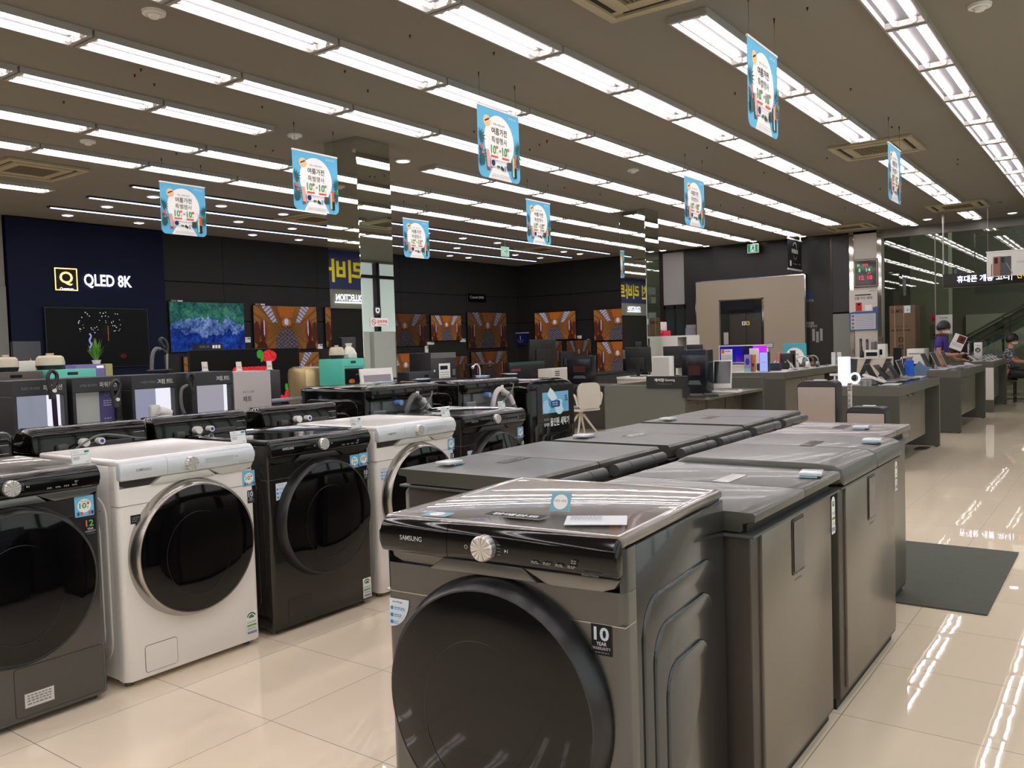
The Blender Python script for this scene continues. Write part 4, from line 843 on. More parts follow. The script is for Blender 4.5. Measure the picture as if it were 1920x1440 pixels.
for r, n in zip([(12.429, 12.291, 1.578, 1.666), (12.123, 12.038, 1.452, 1.555)], ['right of the left bright television on the far wall', 'above the dim pair of televisions on the far wall']):
    t = wallthing('price_label', 'tiny white price label '+n, 'price label', X1-.002, r[0], r[2], 'X'); bm = bm_new(); box(bm, 0, r[0]-r[1], -.014, 0, 0, r[3]-r[2]); obj('card', bm, white_ink, t, smooth=False)
    P = Print(-.0145); P.rect(.01, .01, .05, .03, flat((90,160,150))); P.obj('print', t)
r = (14.538, 14.064, 1.455, 1.793)
t = wallthing('award_flag', 'small navy hanging flag with a laurel and number one, left of the far wall televisions', 'flag', X1-.1, r[0], r[2], 'X')
bm = bm_new(); box(bm, 0, r[0]-r[1], -.01, 0, 0, r[3]-r[2]); obj('cloth', bm, flat((24,30,96)), t, smooth=False); bm = bm_new(); box(bm, 0, r[0]-r[1], -.03, .1, r[3]-r[2], r[3]-r[2]+.02); obj('rail', bm, mat('white_plastic'), t, smooth=False)
P = Print(-.0105); W_ = (r[0]-r[1]); P.text('1', W_/2, .14, .12, white_ink, None, .01, 'c'); P.disc(W_/2, .19, .11, flat((180,180,190)), a0=200, a1=340, rin=.1, keep=False); P.obj('print', t)
# no smoking plate and security plate on the first column
t = wallthing('no_smoking_sign', 'white no-smoking sign with red Korean lettering on the first mirrored column', 'sign', 0, 0, 0, 'Y'); r = (6.657, 6.932, 1.684, 1.779); t.location = (r[0], 6.798, r[2])
w_, h_ = r[1]-r[0], r[3]-r[2]; bm = bm_new(); box(bm, 0, w_, -.004, 0, 0, h_); obj('plate', bm, flat((222,220,214)), t, smooth=False)
P = Print(-.0045); rd = flat((196,40,44)); P.disc(w_*.19, h_*.52, h_*.34, rd, rin=h_*.27); P.poly([(w_*.09,h_*.66), (w_*.12,h_*.72), (w_*.29,h_*.38), (w_*.26,h_*.32)], rd); P.text('금연구역', w_*.37, h_*.36, h_*.4, rd, w_*.56, .02); lines(P, w_*.4, w_*.92, (h_*.14,), h_*.07, rd); P.obj('print', t)
t = wallthing('security_sign', 'small dark plate with a white shield on the first mirrored column', 'sign', 0, 0, 0, 'Y'); r = (6.721, 6.828, 1.809, 1.904); t.location = (r[0], 6.798, r[2])
w_, h_ = r[1]-r[0], r[3]-r[2]; bm = bm_new(); box(bm, 0, w_, -.004, 0, 0, h_); obj('plate', bm, flat((44,50,56)), t, smooth=False)
P = Print(-.0045); P.disc(w_*.5, h_*.55, w_*.3, white_ink); P.rect(w_*.2, h_*.55, w_*.8, h_*.85, white_ink); P.disc(w_*.5, h_*.58, w_*.14, flat((44,50,56))); P.obj('print', t)
# emergency exit signs
t = thing('exit_sign', 'green running-man exit sign on the far wall under the ceiling', 'exit sign', (X1-.2, 7.31, 3.47), -PI/2)
bm = bm_new(); box(bm, -.14, .14, -.03, .03, 0, .22, .006, 2); obj('case', bm, mat('white_plastic'), t); bm = bm_new(); cyl(bm, (0,0,.22), (0,0,.279), .01); obj('hanger', bm, steel, t)
P = Print(-.031); P.rect(-.12, .02, .12, .20, glow((10,140,96), .8)); P.rect(-.06, .03, .06, .19, glow((200,235,220), .8)); g2 = glow((10,120,80), .5); P.disc(.01, .165, .014, g2); P.poly([(-.02,.14), (.03,.15), (.02,.1), (-.005,.09)], g2); P.poly([(.0,.1), (.02,.1), (.05,.045), (.035,.04)], g2); P.poly([(0,.1), (-.02,.1), (-.05,.06), (-.04,.05)], g2); P.poly([(.02,.14), (.055,.12), (.05,.11), (.02,.13)], g2); P.obj('running_figure', t)
t = thing('exit_sign', 'small white exit sign with a green arrow hanging under the blue strip lights', 'exit sign', (15.3, 11.65, 3.40), 0); t.location = ((14.902, 11.000, 3.491)[0], 11.0, (14.896, 11.000, 3.375)[2])
bm = bm_new(); box(bm, -.13, .13, -.02, .02, 0, .21, .006, 2); obj('case', bm, glow((190,225,205), .7), t); bm = bm_new(); cyl(bm, (0,0,.21), (0,0,ZC-t.location[2]), .008); obj('hanger', bm, steel, t)
P = Print(-.021); ga = glow((30,170,90), .8); P.rect(-.06, .09, .05, .115, ga); P.poly([(.02,.05), (.075,.10), (.02,.155), (.005,.14), (.045,.10), (.005,.065)], ga); P.obj('arrow', t)
# brand banner near the far wall
t = thing('hanging_banner', 'black hanging audio brand banner in front of the far wall', 'banner', (19.42, 6.17, 3.63), 0)
bm = bm_new(); box(bm, -.48, .48, 0, .004, -.66, 0); obj('sheet', bm, flat((30,30,31)), t, smooth=False); bm = bm_new(); box(bm, -.49, .49, -.01, .012, -.01, .02); obj('top_rail', bm, mat('white_plastic'), t, smooth=False); bm = bm_new(); box(bm, -.49, .49, -.01, .012, -.69, -.655); obj('bottom_rail', bm, mat('white_plastic'), t, smooth=False)
for x in (-.42, .4):
    bm = bm_new(); cyl(bm, (x,0,.02), (x,0,.119), .012, seg=8); obj('clip', bm, mat('white_plastic'), t)
P = Print(-.001); P.disc(0, -.22, .15, white_ink, .17, 20, a0=10, a1=150, rin=.13); P.disc(.02, -.30, .14, flat((170,170,170)), .14, 20, a0=200, a1=330, rin=.125); P.text('HARMAN', 0, -.31, .1, white_ink, .44, .02, 'c')
P.rect(-.36, -.6, -.25, -.48, white_ink); P.text('harman/kardon', -.14, -.56, .035, flat((190,190,190)), .3); P.text('AKG', .27, -.56, .04, flat((190,190,190)), .1, .02); P.obj('print', t)
# hanging phone counter sign
t = thing('hanging_sign', 'black lit sign with white and orange Korean lettering hanging at the right edge', 'sign', (18.1, 2.92, 2.30), -PI/2)
bm = bm_new(); box(bm, 0, 2.7, -.05, .03, 0, .235, .004, 1); obj('case', bm, bez, t, smooth=False)
bm = bm_new(); cyl(bm, (.0,0,-.0), (0,0,ZC-2.30), .014, seg=10); cyl(bm, (.0,0,-.02), (2.7,0,-.02), .012, seg=8); obj('frame_pole', bm, steel, t)
P = Print(-.051); P.text('휴대폰 개통 코너', .24, .06, .13, glow((225,228,255), 2.4), .86, .02); P.rect(1.135, .05, 1.145, .19, glow((225,228,255), 2.4)); P.text('신규가입', 1.22, .075, .10, glow((255,180,70), 1.6), .36, .01); P.text('번호이동', 1.65, .075, .10, glow((255,180,70), 1.6), .36, .01); P.obj('lettering', t)
t = thing('hanging_poster', 'white hanging poster of bronze and black phones with a pen at the right edge', 'poster', (17.3, (17.300, 2.093, 2.595)[1], 2.39), -PI/2)
h_ = .43; bm = bm_new(); box(bm, 0, 1.5, 0, .006, 0, h_); obj('sheet', bm, flat((214,214,208)), t, smooth=False); bm = bm_new(); box(bm, -.01, 1.5, -.01, .012, h_, h_+.02); obj('top_rail', bm, mat('white_plastic'), t, smooth=False)
for x in (.02, 1.2):
    bm = bm_new(); cyl(bm, (x,0,h_), (x,0,ZC-2.39), .002, seg=6); obj('wire', bm, steel, t)
P = Print(-.001); P.rect(.10, .01, .24, .35, flat((150,104,88)), .015); P.rect(.12, .23, .175, .33, flat((40,34,34)), .01); P.rect(.21, .01, .38, .345, flat((82,84,88)), .01); P.rect(.225, .235, .275, .335, flat((44,46,50)), .01); P.poly([(.30,.23), (.31,.235), (.41,.03), (.40,.02)], flat((150,150,152))); P.rect(.07, .01, .085, .22, flat((150,104,96))); P.text('Galaxy Note20', .47, .21, .035, greytxt, .4); P.obj('print', t)
# clock and poster on the column
t = thing('led_clock', 'black framed digital calendar clock with green and red digits on the white column', 'clock', (X1-.022, 5.06, 2.50), -PI/2)
bm = bm_new(); box(bm, 0, .52, -.04, 0, 0, .62, .006, 1); obj('case', bm, mat('dark_wood_frame', (40,28,22), .3), t); bm = bm_new()
for a, b_, c, d in ((.015,.505,.015,.03), (.015,.505,.59,.605), (.015,.03,.015,.605), (.49,.505,.015,.605)): box(bm, a, b_, -.043, -.039, c, d)
obj('inner_trim', bm, mat('gold_trim', (170,150,120), .3, .8), t, smooth=False)
lg, lr = glow((60,230,100), 1.6), glow((240,30,40), 2.0); P = Print(-.0405); P.rect(.03, .03, .49, .59, mat('gloss_black')); P.text('20', .08, .47, .045, lg, .05, .01); P.text('수요일', .19, .47, .05, lr, .12); lines(P, .08, .4, (.435,), .012, greytxt); P.text('8', .11, .34, .08, lg, .04, .01); P.text('14', .27, .34, .08, lg, .09, .01); P.text('21', .3, .29, .03, lr, .06); P.text('12', .12, .165, .09, lr, .1, .015); P.text('18', .3, .165, .09, lr, .1, .015); P.text('SAMSUNG 디지털프라자', .12, .08, .03, greytxt, .28); P.obj('digits', t)
t = thing('wall_poster', 'white credit card benefit poster with blue table on the white column', 'poster', (X1-.055, 5.16, 1.54), -PI/2)
bm = bm_new(); box(bm, 0, .60, -.006, 0, 0, .90); obj('sheet', bm, flat((206,202,196)), t, smooth=False)
P = Print(-.0065); P.poly([(.0,.0), (.6,.0), (.6,.52), (.5,.5), (.5,.42), (.1,.42), (0,.4)], flat((66,100,150))); P.rect(.03, .02, .56, .37, flat((190,196,204)), .01); [P.rect(.05, .04+.085*k, .10, .09+.085*k, flat((120,104,116))) for k in range(4)]; lines(P, .13, .53, [.05+.042*k for k in range(8)], .012, flat((150,150,160)))
P.text('SAMSUNG', .43, .86, .018, blk, .13, .01); P.rect(.13, .775, .47, .80, flat((50,50,52))); P.text('신용 카드 혜택', .3, .68, .07, flat((60,60,62)), .38, 0, 'c'); P.rect(.14, .43, .27, .62, flat((196,50,40))); P.disc(.21, .58, .03, blk); P.rect(.34, .43, .48, .56, white_ink); P.obj('print', t)
r = (3.409, 3.081, 1.400, 1.808)
t = thing('window_poster', 'white poster with blue concentric rings stuck to the glass wall behind the man', 'poster', (X1+.02, r[0], r[2]), -PI/2); w_, h_ = r[0]-r[1], r[3]-r[2]
bm = bm_new(); box(bm, 0, w_, -.004, 0, 0, h_); obj('sheet', bm, flat((205,207,200)), t, smooth=False); P = Print(-.0045)
for q, c in ((.36,flat((96,110,160))), (.30,white_ink), (.22,flat((90,90,110))), (.15,flat((190,190,180))), (.08,flat((180,130,60)))): P.disc(w_/2, h_*.42, q*w_, c, q*w_)
lines(P, w_*.25, w_*.75, (h_*.82,), .02, greytxt); P.obj('print', t)
P = None
for (a, b_, c, d), col, nm, lab in (((3.703, 3.504, 1.275, 1.619), (128,130,112), 'fuse_box', 'pale fuse box seen through the glass wall left of the man'), ((3.480, 3.408, 1.681, 1.818), (150,20,24), 'alarm_bell', 'small red alarm light left of the ringed poster')):
    t = thing(nm, lab, 'fixture', (X1+1.15 if nm == 'fuse_box' else X1+.02, a, c), -PI/2); bm = bm_new(); box(bm, 0, a-b_, -.06 if nm == 'fuse_box' else -.03, 0, 0, d-c, .006, 2); obj('case', bm, flat(col), t)
    P = Print(-.062 if nm == 'fuse_box' else -.031); P.rect((a-b_)*.3, (d-c)*.25, (a-b_)*.7, (d-c)*.38, blk); P.obj('print', t)
for r, lab, c1 in (((6.115, 5.969, 2.240, 2.487), 'faint blue squares lettering sticker on the dark glass section of the far wall, upper', (40,52,90)), ((6.125, 5.893, 1.643, 1.792), 'white Korean lettering on the black wall right of the elevator', (170,170,166)), ((6.129, 5.728, 1.293, 1.627), 'group of white strip notices on the black wall right of the elevator', (140,142,140))):
    t = thing('wall_lettering', lab, 'lettering', (X1-.012, r[0], r[2]), -PI/2); w_ = r[0]-r[1]; h_ = r[3]-r[2]
    bm = bm_new(); box(bm, 0, w_, -.002, 0, 0, .012); obj('base_line', bm, flat((60,60,56)), t, smooth=False); P = Print(-.003)
    if c1[0] == 170: P.text('가전제품', 0, h_*.4, h_*.5, flat(c1), w_*.7, .01); P.text('디지털프라자', 0, 0, h_*.4, flat(c1), w_, .01)
    elif c1[0] == 40: P.rect(0, h_*.3, w_*.4, h_, flat(c1)); P.rect(w_*.5, h_*.3, w_*.9, h_, flat(c1)); P.text('디지털', 0, 0, h_*.25, flat((150,150,150)), w_)
    else:
        for k in range(3): P.rect(w_*(.3+.22*k), h_*(.0 if k == 1 else .1), w_*(.45+.22*k), h_*(.75 if k == 1 else .95), flat(c1))
    P.obj('print', t)
r = (9.180, 8.803, 1.204, 1.758)
t = thing('wall_poster', 'lavender-grey poster low on the far wall between the glass door and the elevator', 'poster', (X1-.02, r[0], r[2]), -PI/2); w_, h_ = r[0]-r[1], r[3]-r[2]
bm = bm_new(); box(bm, 0, w_, -.004, 0, 0, h_); obj('sheet', bm, flat((140,140,148)), t, smooth=False); P = Print(-.0045); P.text('SAMSUNG', w_*.6, h_*.88, .03, blk, w_*.35); P.text('갤럭시 체험', w_*.2, h_*.5, .06, flat((60,60,64)), w_*.6, .01); P.text('예약 사전 체험', w_*.15, h_*.36, .06, flat((60,60,64)), w_*.6, .01); P.obj('print', t)
# ================================================================ DISPLAY FURNITURE AND GOODS
blackp = mat('matt_black', (30,30,32), .45); charc = mat('charcoal_laminate', (44,44,46), .5); teal = mat('teal_enamel', (78,186,164), .3); whitep = mat('white_gloss', (222,220,214), .3); cream = mat('cream_laminate', (206,198,178), .5)
taupe = mat('taupe_laminate', (96,95,87), .4, .15); taupe2 = mat('taupe_door', (132,126,114), .22, .35); greenish = mat('grey_green_panel', (98,100,90), .45); bmir = mat('black_glass', (10,11,13), .08)
def block(name, label, cat, r, pl, fx, depth, m, z0=None, group=None, bev=.008, front=None, rz=0, extra=None):
    """a boxed thing: r from a rectangle, pl 'Y' faces -Y, 'X' faces -X; case plus its front print"""
    w_ = abs(r[1]-r[0]); z0 = r[2] if z0 is None else z0; h_ = r[3]-z0; c = (r[0]+r[1])/2
    t = thing(name, label, cat, (c, fx, z0) if pl == 'Y' else (fx, c, z0), (0 if pl == 'Y' else -PI/2)+rz, group)
    bm = bm_new(); box(bm, -w_/2, w_/2, 0, depth, 0, h_, bev, 2); obj('case', bm, m, t)
    if front:
        P = Print(-.0012); front(P, w_, h_); P.obj('front_print', t)
    if extra: extra(t, w_, h_, depth)
    return t
def slab(t, nm, m, *a, bev=.003):
    bm = bm_new(); box(bm, *a, bev, 1); return obj(nm, bm, m, t, smooth=False)
# long counters under the left-hand displays
def counter_plain(label, x0, x1, y0, y1, h, m, topm):
    t = thing('display_counter', label, 'counter', ((x0+x1)/2, y0, 0)); w_ = (x1-x0)/2
    slab(t, 'cabinet', m, -w_, w_, .02, y1-y0, .06, h-.03); slab(t, 'worktop', topm, -w_-.01, w_+.01, 0, y1-y0, h-.03, h); slab(t, 'plinth', bez, -w_+.02, w_-.02, .06, y1-y0-.02, 0, .06)
    n = max(2, int((x1-x0)/.6))
    for k in range(n): slab(t, 'door', m, -w_+.005+2*w_*k/n, -w_-.005+2*w_*(k+1)/n, .0, .02, .08, h-.05)
    return t
counter_plain('dark counter carrying the vacuum cleaner display cabinets', 2.1, 4.75, 5.56, 6.15, .955, charc, blackp)
counter_plain('dark counter carrying the ovens behind the vacuum displays', 2.2, 4.6, 7.0, 7.9, 1.0, charc, blackp)
counter_plain('counter added under the stand-in teal oven and pot in front of the first mirrored column', 5.75, 6.45, 6.2, 6.72, 1.0, charc, blackp)  # added to carry the solid stand-ins for the column's reflections
# vacuum display cabinets
lav = glow((176,180,200), .5); wlit = glow((236,234,246), .95); greylit = mat('grey_back_glow', (150,150,144), .5, emit=(150,150,144), es=.3)  # light inside the cabinets is put into their panels as glow
def vac_cab(r, label, head, sub, backm, lit, split=.55):
    w_, h_ = r[1]-r[0], r[3]-r[2]; t = thing('vacuum_display_cabinet', label, 'display cabinet', ((r[0]+r[1])/2, 5.6, .956)); h_ = r[3]-.956; W2 = w_/2; D = .34
    slab(t, 'header', charc, -W2, W2, 0, D, h_-.10, h_)
    slab(t, 'side_panel', charc, -W2, -W2+.022, 0, D, 0, h_-.10); slab(t, 'side_panel', charc, W2-.022, W2, 0, D, 0, h_-.10); slab(t, 'floor_panel', charc, -W2+.022, W2-.022, 0, D, 0, .02)
    slab(t, 'back_panel', backm, -W2+.022, W2-.022, .06, .08, .02, h_-.10)
    slab(t, 'lit_panel', lit, -W2+w_*split, W2-.022, .052, .059, .02, h_-.101)
    P = Print(-.001); P.text(sub, -W2+.07 if len(sub) > 8 else -W2+.05, h_-.062, .018, greytxt, w_*.34); P.text(head, W2-.03, h_-.07, .036, flat((196,196,192)), w_*.36, .01, 'r'); P.obj('header_print', t); return t
vac_cab((2.401, 2.733, 0.979, 1.294), 'leftmost vacuum display cabinet with a lit lavender back', '파워모션', '최첨단 무선청정', lav, wlit, .68)
c2 = vac_cab((2.768, 3.098, 0.961, 1.294), 'vacuum display cabinet with a plain grey back and purple strip', '파워모션', '신개념 청소방식', greylit, mat('purple_strip', (84,76,130), .5), .62)
P = Print(.051); P.disc(.09, .22, .014, flat((170,166,200)), rin=.011); lines(P, .065, .12, (.17,.155,.14), .006, flat((190,188,210))); lines(P, .065, .12, (.05,), .006, flat((190,188,210))); P.obj('strip_print', c2)
vac_cab((3.177, 3.523, 0.990, 1.293), 'third vacuum display cabinet from the left, holding a white cleaner head', '제트', '미세먼지 걱정없는 |', glow((170,172,200), .6), wlit, .60)
r = (3.662, 3.999, 0.978, 1.292); c4 = vac_cab(r, 'rightmost vacuum display cabinet, beside the big white box', '제트', '', glow((190,186,200), .6), wlit, .85)
r = (3.999, 4.350, 0.949, 1.281)
def f_jet(P, w, h): P.rect(0-w/2, 0, w/2, h, flat((184,178,176))); P.text('초순도 클린', -w*.28, h*.48, .02, flat((80,76,76)), w*.32); P.text('제트', -w*.28, h*.27, .045, flat((46,44,46)), w*.24, .012)
block('cardboard_display_box', 'big pinkish white box with black Korean lettering on the vacuum counter', 'box', (r[0]+.004, r[1], .956, r[3]), 'Y', 5.6, .3, mat('pinkish_card', (184,178,176), .6), .956, front=f_jet)
r = (4.350, 4.451, 0.939, 1.281); block('end_panel', 'black upright end panel right of the big white box', 'panel', (r[0]+.004, r[1], .956, r[3]), 'Y', 5.6, .34, charc, .956, front=lambda P, w, h: P.rect(-w*.4, h*.02, w*.4, h*.03, greytxt))
for px, lab in (((3.800, 5.660, 1.294), 'left upright price card on top of the rightmost vacuum cabinet'), ((4.104, 5.660, 1.285), 'middle upright price card on top of the big white box'), ((4.395, 5.660, 1.282), 'right upright price card on top of the black end panel')):
    t = thing('price_card', lab, 'price card', (px[0], px[1], px[2]+.003), 0); bm = bm_new(); box(bm, -.025, .025, -.002, .002, 0, .072, .001, 1); o = obj('card', bm, mat('card_cream', (216,212,198), .5), t, smooth=False); o.rotation_euler = (-.1, 0, 0)
    P = Print(-.003); lines(P, -.018, .018, (.03,.022), .004, greytxt); P.obj('print', t).rotation_euler = (-.1, 0, 0); slab(t, 'foot', mat('acrylic_card'), -.025, .03, -.01, .02, 0, .004)
# stick vacuums
def vac(label, base, pts, hx, m, mc, name='stick_vacuum'):
    t = thing(name, label, 'vacuum cleaner', base); bm = bm_new(); tube(bm, pts, .015, 10); obj('tube', bm, m, t)
    x, y, z = hx; bm = bm_new(); tube(bm, [(x-.03,y,z-.10), (x-.035,y,z-.02), (x-.01,y,z+.015), (x+.02,y,z-.01), (x+.012,y,z-.06), (x-.012,y,z-.10)], .0125, 8); obj('handle', bm, blackp, t)
    bm = bm_new(); cyl(bm, (x-.012,y,z-.16), (x-.02,y,z-.09), .022, .018); obj('motor', bm, mc, t); bm = bm_new(); cyl(bm, (x-.01,y-.02,z-.11), (x-.01,y-.03,z-.11), .012); obj('button', bm, whitep, t); return t
b0 = (2.600, 5.500, 0.995); vac('slim stick vacuum with purple tube standing in front of the leftmost display cabinet', (b0[0], 5.5, .0), [(.02,0,.05), (.01,0,.6), (.0,0,b0[2]+.2)], (.005,0,(2.605, 5.500, 1.333)[2]), mat('purple_tube', (52,34,62), .3, .5), blackp)
b0 = (3.034, 5.500, 0.954); vac('dark grey stick vacuum leaning in front of the grey-backed display cabinet', (b0[0], 5.5, 0), [(.01,0,.05), (.005,0,.6), (-.01,0,b0[2]+.15)], (-.02,0,(3.016, 5.500, 1.250)[2]), darksteel, charc)
t = thing('canister_vacuum', 'canister vacuum with a thick grey hose rising above the third display cabinet', 'vacuum cleaner', ((3.484, 5.750, 1.296)[0], 5.78, 1.312))
k = .00315; bm = bm_new(); tube(bm, [(-.045,0,-.0), (-.042,0,.06), (-.03,0,.13), (-.002,0,.165), (.03,0,.16)], .014, 10); obj('hose', bm, hosegrey, t)
bm = bm_new(); tube(bm, [(.03,0,.16), (.05,0,.15), (.075,0,.13), (.085,0,.18), (.065,0,.225), (.04,0,.235), (.035,0,.21), (.06,0,.17)], .016, 8); obj('handle', bm, blackp, t); bm = bm_new(); cyl(bm, (.075,0,0), (.078,0,.13), .011, .016); obj('wand', bm, steel, t); slab(t, 'wall_dock', charc, -.07, .1, -.03, .03, 0, .012)
t = thing('stick_vacuum', 'black vacuum with a looped grey hose between the third and rightmost cabinets', 'vacuum cleaner', ((3.532, 5.500, 0.984)[0], 5.5, 0))
z = (3.547, 5.500, 1.272)[2]; bm = bm_new(); tube(bm, [(.035,0,z-.06), (.0,0,z-.07), (-.04,0,z-.1), (-.045,0,z-.2), (-.02,0,z-.28), (.02,0,z-.34)], .012, 10); obj('hose', bm, hosegrey, t)
bm = bm_new(); tube(bm, [(.05,0,.02), (.05,0,.6), (.05,0,z-.1)], .014, 8); obj('wand', bm, blackp, t); bm = bm_new(); tube(bm, [(.05,0,z-.12), (.065,0,z-.03), (.05,0,z+.01), (.02,0,z+.005), (.015,0,z-.04), (.045,0,z-.12)], .016, 8); obj('handle', bm, blackp, t)
t = thing('handheld_vacuum', 'white cleaner head lying in the third display cabinet', 'vacuum cleaner', ((3.375, 5.550, 0.996)[0], 5.57, .976+.02)); slab(t, 'dock', whitep, -.07, .0, .02, .06, -.02, .08, bev=.006); bm = bm_new(); lathe(bm, [(0,0), (.03,.0), (.034,.02), (.028,.09), (0,.1)], (-.03,-.01,.04), (.8,-.1,-.25), 20); obj('motor', bm, whitep, t); bm = bm_new(); box(bm, .04, .075, -.03, .0, -.005, .03, .006, 2); obj('display', bm, blackp, t)
# kitchen goods
def oven_front(col):
    def f(P, w, h): P.rect(-w*.12, h*.86, w*.1, h*.93, bmir); P.rect(-w*.4, h*.18, w*.42, h*.72, bmir, .006); P.disc(-w*.1, h*.34, w*.14, flat((214,120,50)), h*.07); P.text('AI 큐커', w*.08, h*.5, h*.07, greytxt, w*.24); P.rect(-w*.44, h*.765, w*.46, h*.775, flat((40,90,84)) if col else flat((20,18,16)))
    return f
def pot(loc, r_, label, m):
    t = thing('pot', label, 'pot', loc); bm = bm_new(); lathe(bm, [(0,.0), (r_*.9,.0), (r_,.03), (r_*1.02,.035)], (0,0,0), (0,0,1), 28); obj('tray', bm, blackp, t)
    bm = bm_new(); lathe(bm, [(r_,.036), (r_*1.0,.06), (r_*.92,.10), (r_*.75,.115), (0,.12)], (0,0,0), (0,0,1), 28); obj('lid', bm, m, t); bm = bm_new(); cyl(bm, (0,0,.12), (0,0,.135), r_*.25, r_*.28); obj('knob', bm, m, t)
potm = mat('cream_lid', (196,184,160), .4, noise=.12, nscale=14)
r = (2.857, 3.262, 1.073, 1.335); block('oven', 'dark brown built-in style oven at the left edge', 'oven', (r[0], r[1], 1.0, r[3]), 'Y', 7.05, .4, mat('dark_brown_oven', (56,48,42), .3), 1.001, front=oven_front(0))
pot(((r[0]*.35+r[1]*.65)-.05, 7.25, r[3]+.001), .09, 'cream ribbed pot lid on the dark brown oven at the left edge', potm)
r = (3.305, 3.693, 1.084, 1.339); block('oven', 'teal oven behind the two leftmost vacuum cabinets', 'oven', (r[0], r[1], 1.0, r[3]), 'Y', 7.05, .4, teal, 1.001, front=oven_front(1)); pot(((r[0]*.72+r[1]*.28), 7.25, r[3]+.001), .11, 'cream ribbed pot lid on the teal oven at left', potm)
r = (5.718, 6.019, 1.063, 1.344); block('oven', 'small teal oven with food picture, stand-in for a reflection in the first mirrored column', 'oven', (r[0], r[1], 1.0, r[3]), 'Y', 6.25, .34, teal, 1.001, front=oven_front(1)); pot(((r[0]+r[1])/2-.08, 6.4, r[3]+.001), .075, 'cream lidded pot on the small teal oven by the mirrored column, stand-in for a mirror image', potm)  # solid oven, pot and bag put in for reflections in the mirrored column
t = thing('plastic_bag', 'crumpled white plastic bag beside the pot on the small teal oven, stand-in for a mirror image', 'bag', ((r[0]+r[1])/2+.11, 6.42, r[3]+.001)); bm = bm_new(); rr_ = random.Random(4); lathe(bm, [(0,0), (.07,.0), (.075,.04), (.05,.09), (.02,.12), (.03,.15), (0,.15)], (0,0,0), (0,0,1), 14)
for v in bm.verts: v.co += Vector((rr_.uniform(-.009,.009), rr_.uniform(-.009,.009), rr_.uniform(0,.006)))
obj('film', bm, mat('bag_white', (214,208,196), .5), t, ang=20); bm = bm_new(); tube(bm, [(-.02,0,.125), (0,-.02,.13), (.02,0,.125)], .006, 6); obj('knot', bm, mat('bag_white'), t)
r = (3.800, 4.063, 1.255, 1.371); block('lit_box', 'lit purple box with a white figure behind the teal oven', 'box', (r[0], r[1], 1.001, r[3]), 'Y', 7.6, .2, glow((128,108,180), .5), 1.001, front=lambda P, w, h: (P.disc(w*.28, h*.5, w*.07, white_ink, h*.15), P.rect(w*.2, h*.9, w*.45, h*.96, wlit)))
q = (4.039, 7.700, 1.373); t = thing('potted_plant', 'small spiky green plant standing on the lit purple box', 'plant', (q[0], 7.7, r[3]+.001)); bm = bm_new(); lathe(bm, [(0,0), (.03,0), (.04,.035), (0,.035)], (0,0,0), (0,0,1), 16); obj('plant_pot', bm, whitep, t)
bm = bm_new()
for k in range(60):
    a = random.uniform(0, 6.28); l_ = random.uniform(.07, .17); e = random.uniform(.0, .075); p0 = Vector((.012*math.cos(a), .012*math.sin(a), .03+random.uniform(0,.05))); p1 = p0+Vector((e*math.cos(a), e*math.sin(a), l_)); d = Vector((-math.sin(a), math.cos(a), 0))*.007; f = bm.faces.new([bm.verts.new(v) for v in (p0-d, p0+d, (p0+p1)/2+d*1.2+Vector((0,0,.01)), p1, (p0+p1)/2-d*1.2)])
obj('foliage', bm, mat('leaf_green', (84,140,40), .6), t, fixn=False)
r = (4.063, 4.138, 1.247, 1.370); block('carton', 'narrow yellow-green box right of the lit purple box', 'box', (r[0]+.005, r[1], 1.001, r[3]), 'Y', 7.6, .2, flat((150,150,96)), 1.001, front=lambda P, w, h: P.rect(-w*.3, h*.5, w*.3, h*.6, white_ink))
r = (3.224, 3.426, 1.326, 1.419); block('carton', 'plain white carton between the two pot lids at left', 'box', (r[0], r[1]-.01, 1.3, r[3]), 'Y', 7.5, .3, mat('white_carton', (206,202,190), .6), 1.001, front=lambda P, w, h: P.rect(-w*.3, h*.4, -w*.1, h*.5, greytxt))
r = (4.100, 4.386, 1.288, 1.629); block('advert_board', 'dark advertising board with a gold star left of the fireworks television', 'board', (r[0], r[1], .0, r[3]), 'Y', 9.5, .06, mat('slate_board', (24,27,34), .4), 0.0, front=lambda P, w, h: (P.poly([(w*.1+.05*math.cos(math.radians(90+36*k))*(1 if k % 2 == 0 else .42), h*.86+.05*math.sin(math.radians(90+36*k))*(1 if k % 2 == 0 else .42)) for k in range(10)], flat((190,160,50))), P.text('EXCELLENT', w*.2, h*.84, .04, flat((180,165,110)), w*.22), P.text('QLED', w*.0, h*.52, .12, white_ink, w*.4)))
r = (3.895, 3.992, 0.979, 1.182); block('microwave', 'white microwave between the grey-backed and third vacuum cabinets', 'microwave', (r[0]-.05, r[1], 1.001, r[3]), 'Y', 7.02, .35, whitep, 1.001, front=lambda P, w, h: (P.rect(-w*.46, h*.1, w*.1, h*.9, bmir), P.rect(w*.25, h*.2, w*.4, h*.3, greytxt)))
r = (6.306, 6.732, 0.901, 1.260); t = block('air_purifier', 'curved champagne gold appliance left of the first mirrored column', 'air purifier', (r[0], r[1], 0, r[3]), 'Y', 7.5, .35, mat('champagne_gold', (176,156,112), .25, .7), 0, bev=.07, front=lambda P, w, h: P.rect(-w*.05, h-.32, w*.05, h-.30, flat((90,80,60))))
P = Print(0); [P.rect(.0+.03*k, 0, .024+.03*k, .035, white_ink) for k in range(6)]; P.obj('striped_tag', t, (.04, -.02, r[3]-.03))
r = (6.839, 6.939, 0.875, 1.261); block('column_board', 'narrow grey upright board beside the champagne appliance', 'board', (r[0], r[1], 0, r[3]), 'Y', 7.62, .1, mat('grey_board'), 0, front=lambda P, w, h: P.rect(-w*.3, h*.8, w*.3, h*.82, white_ink))
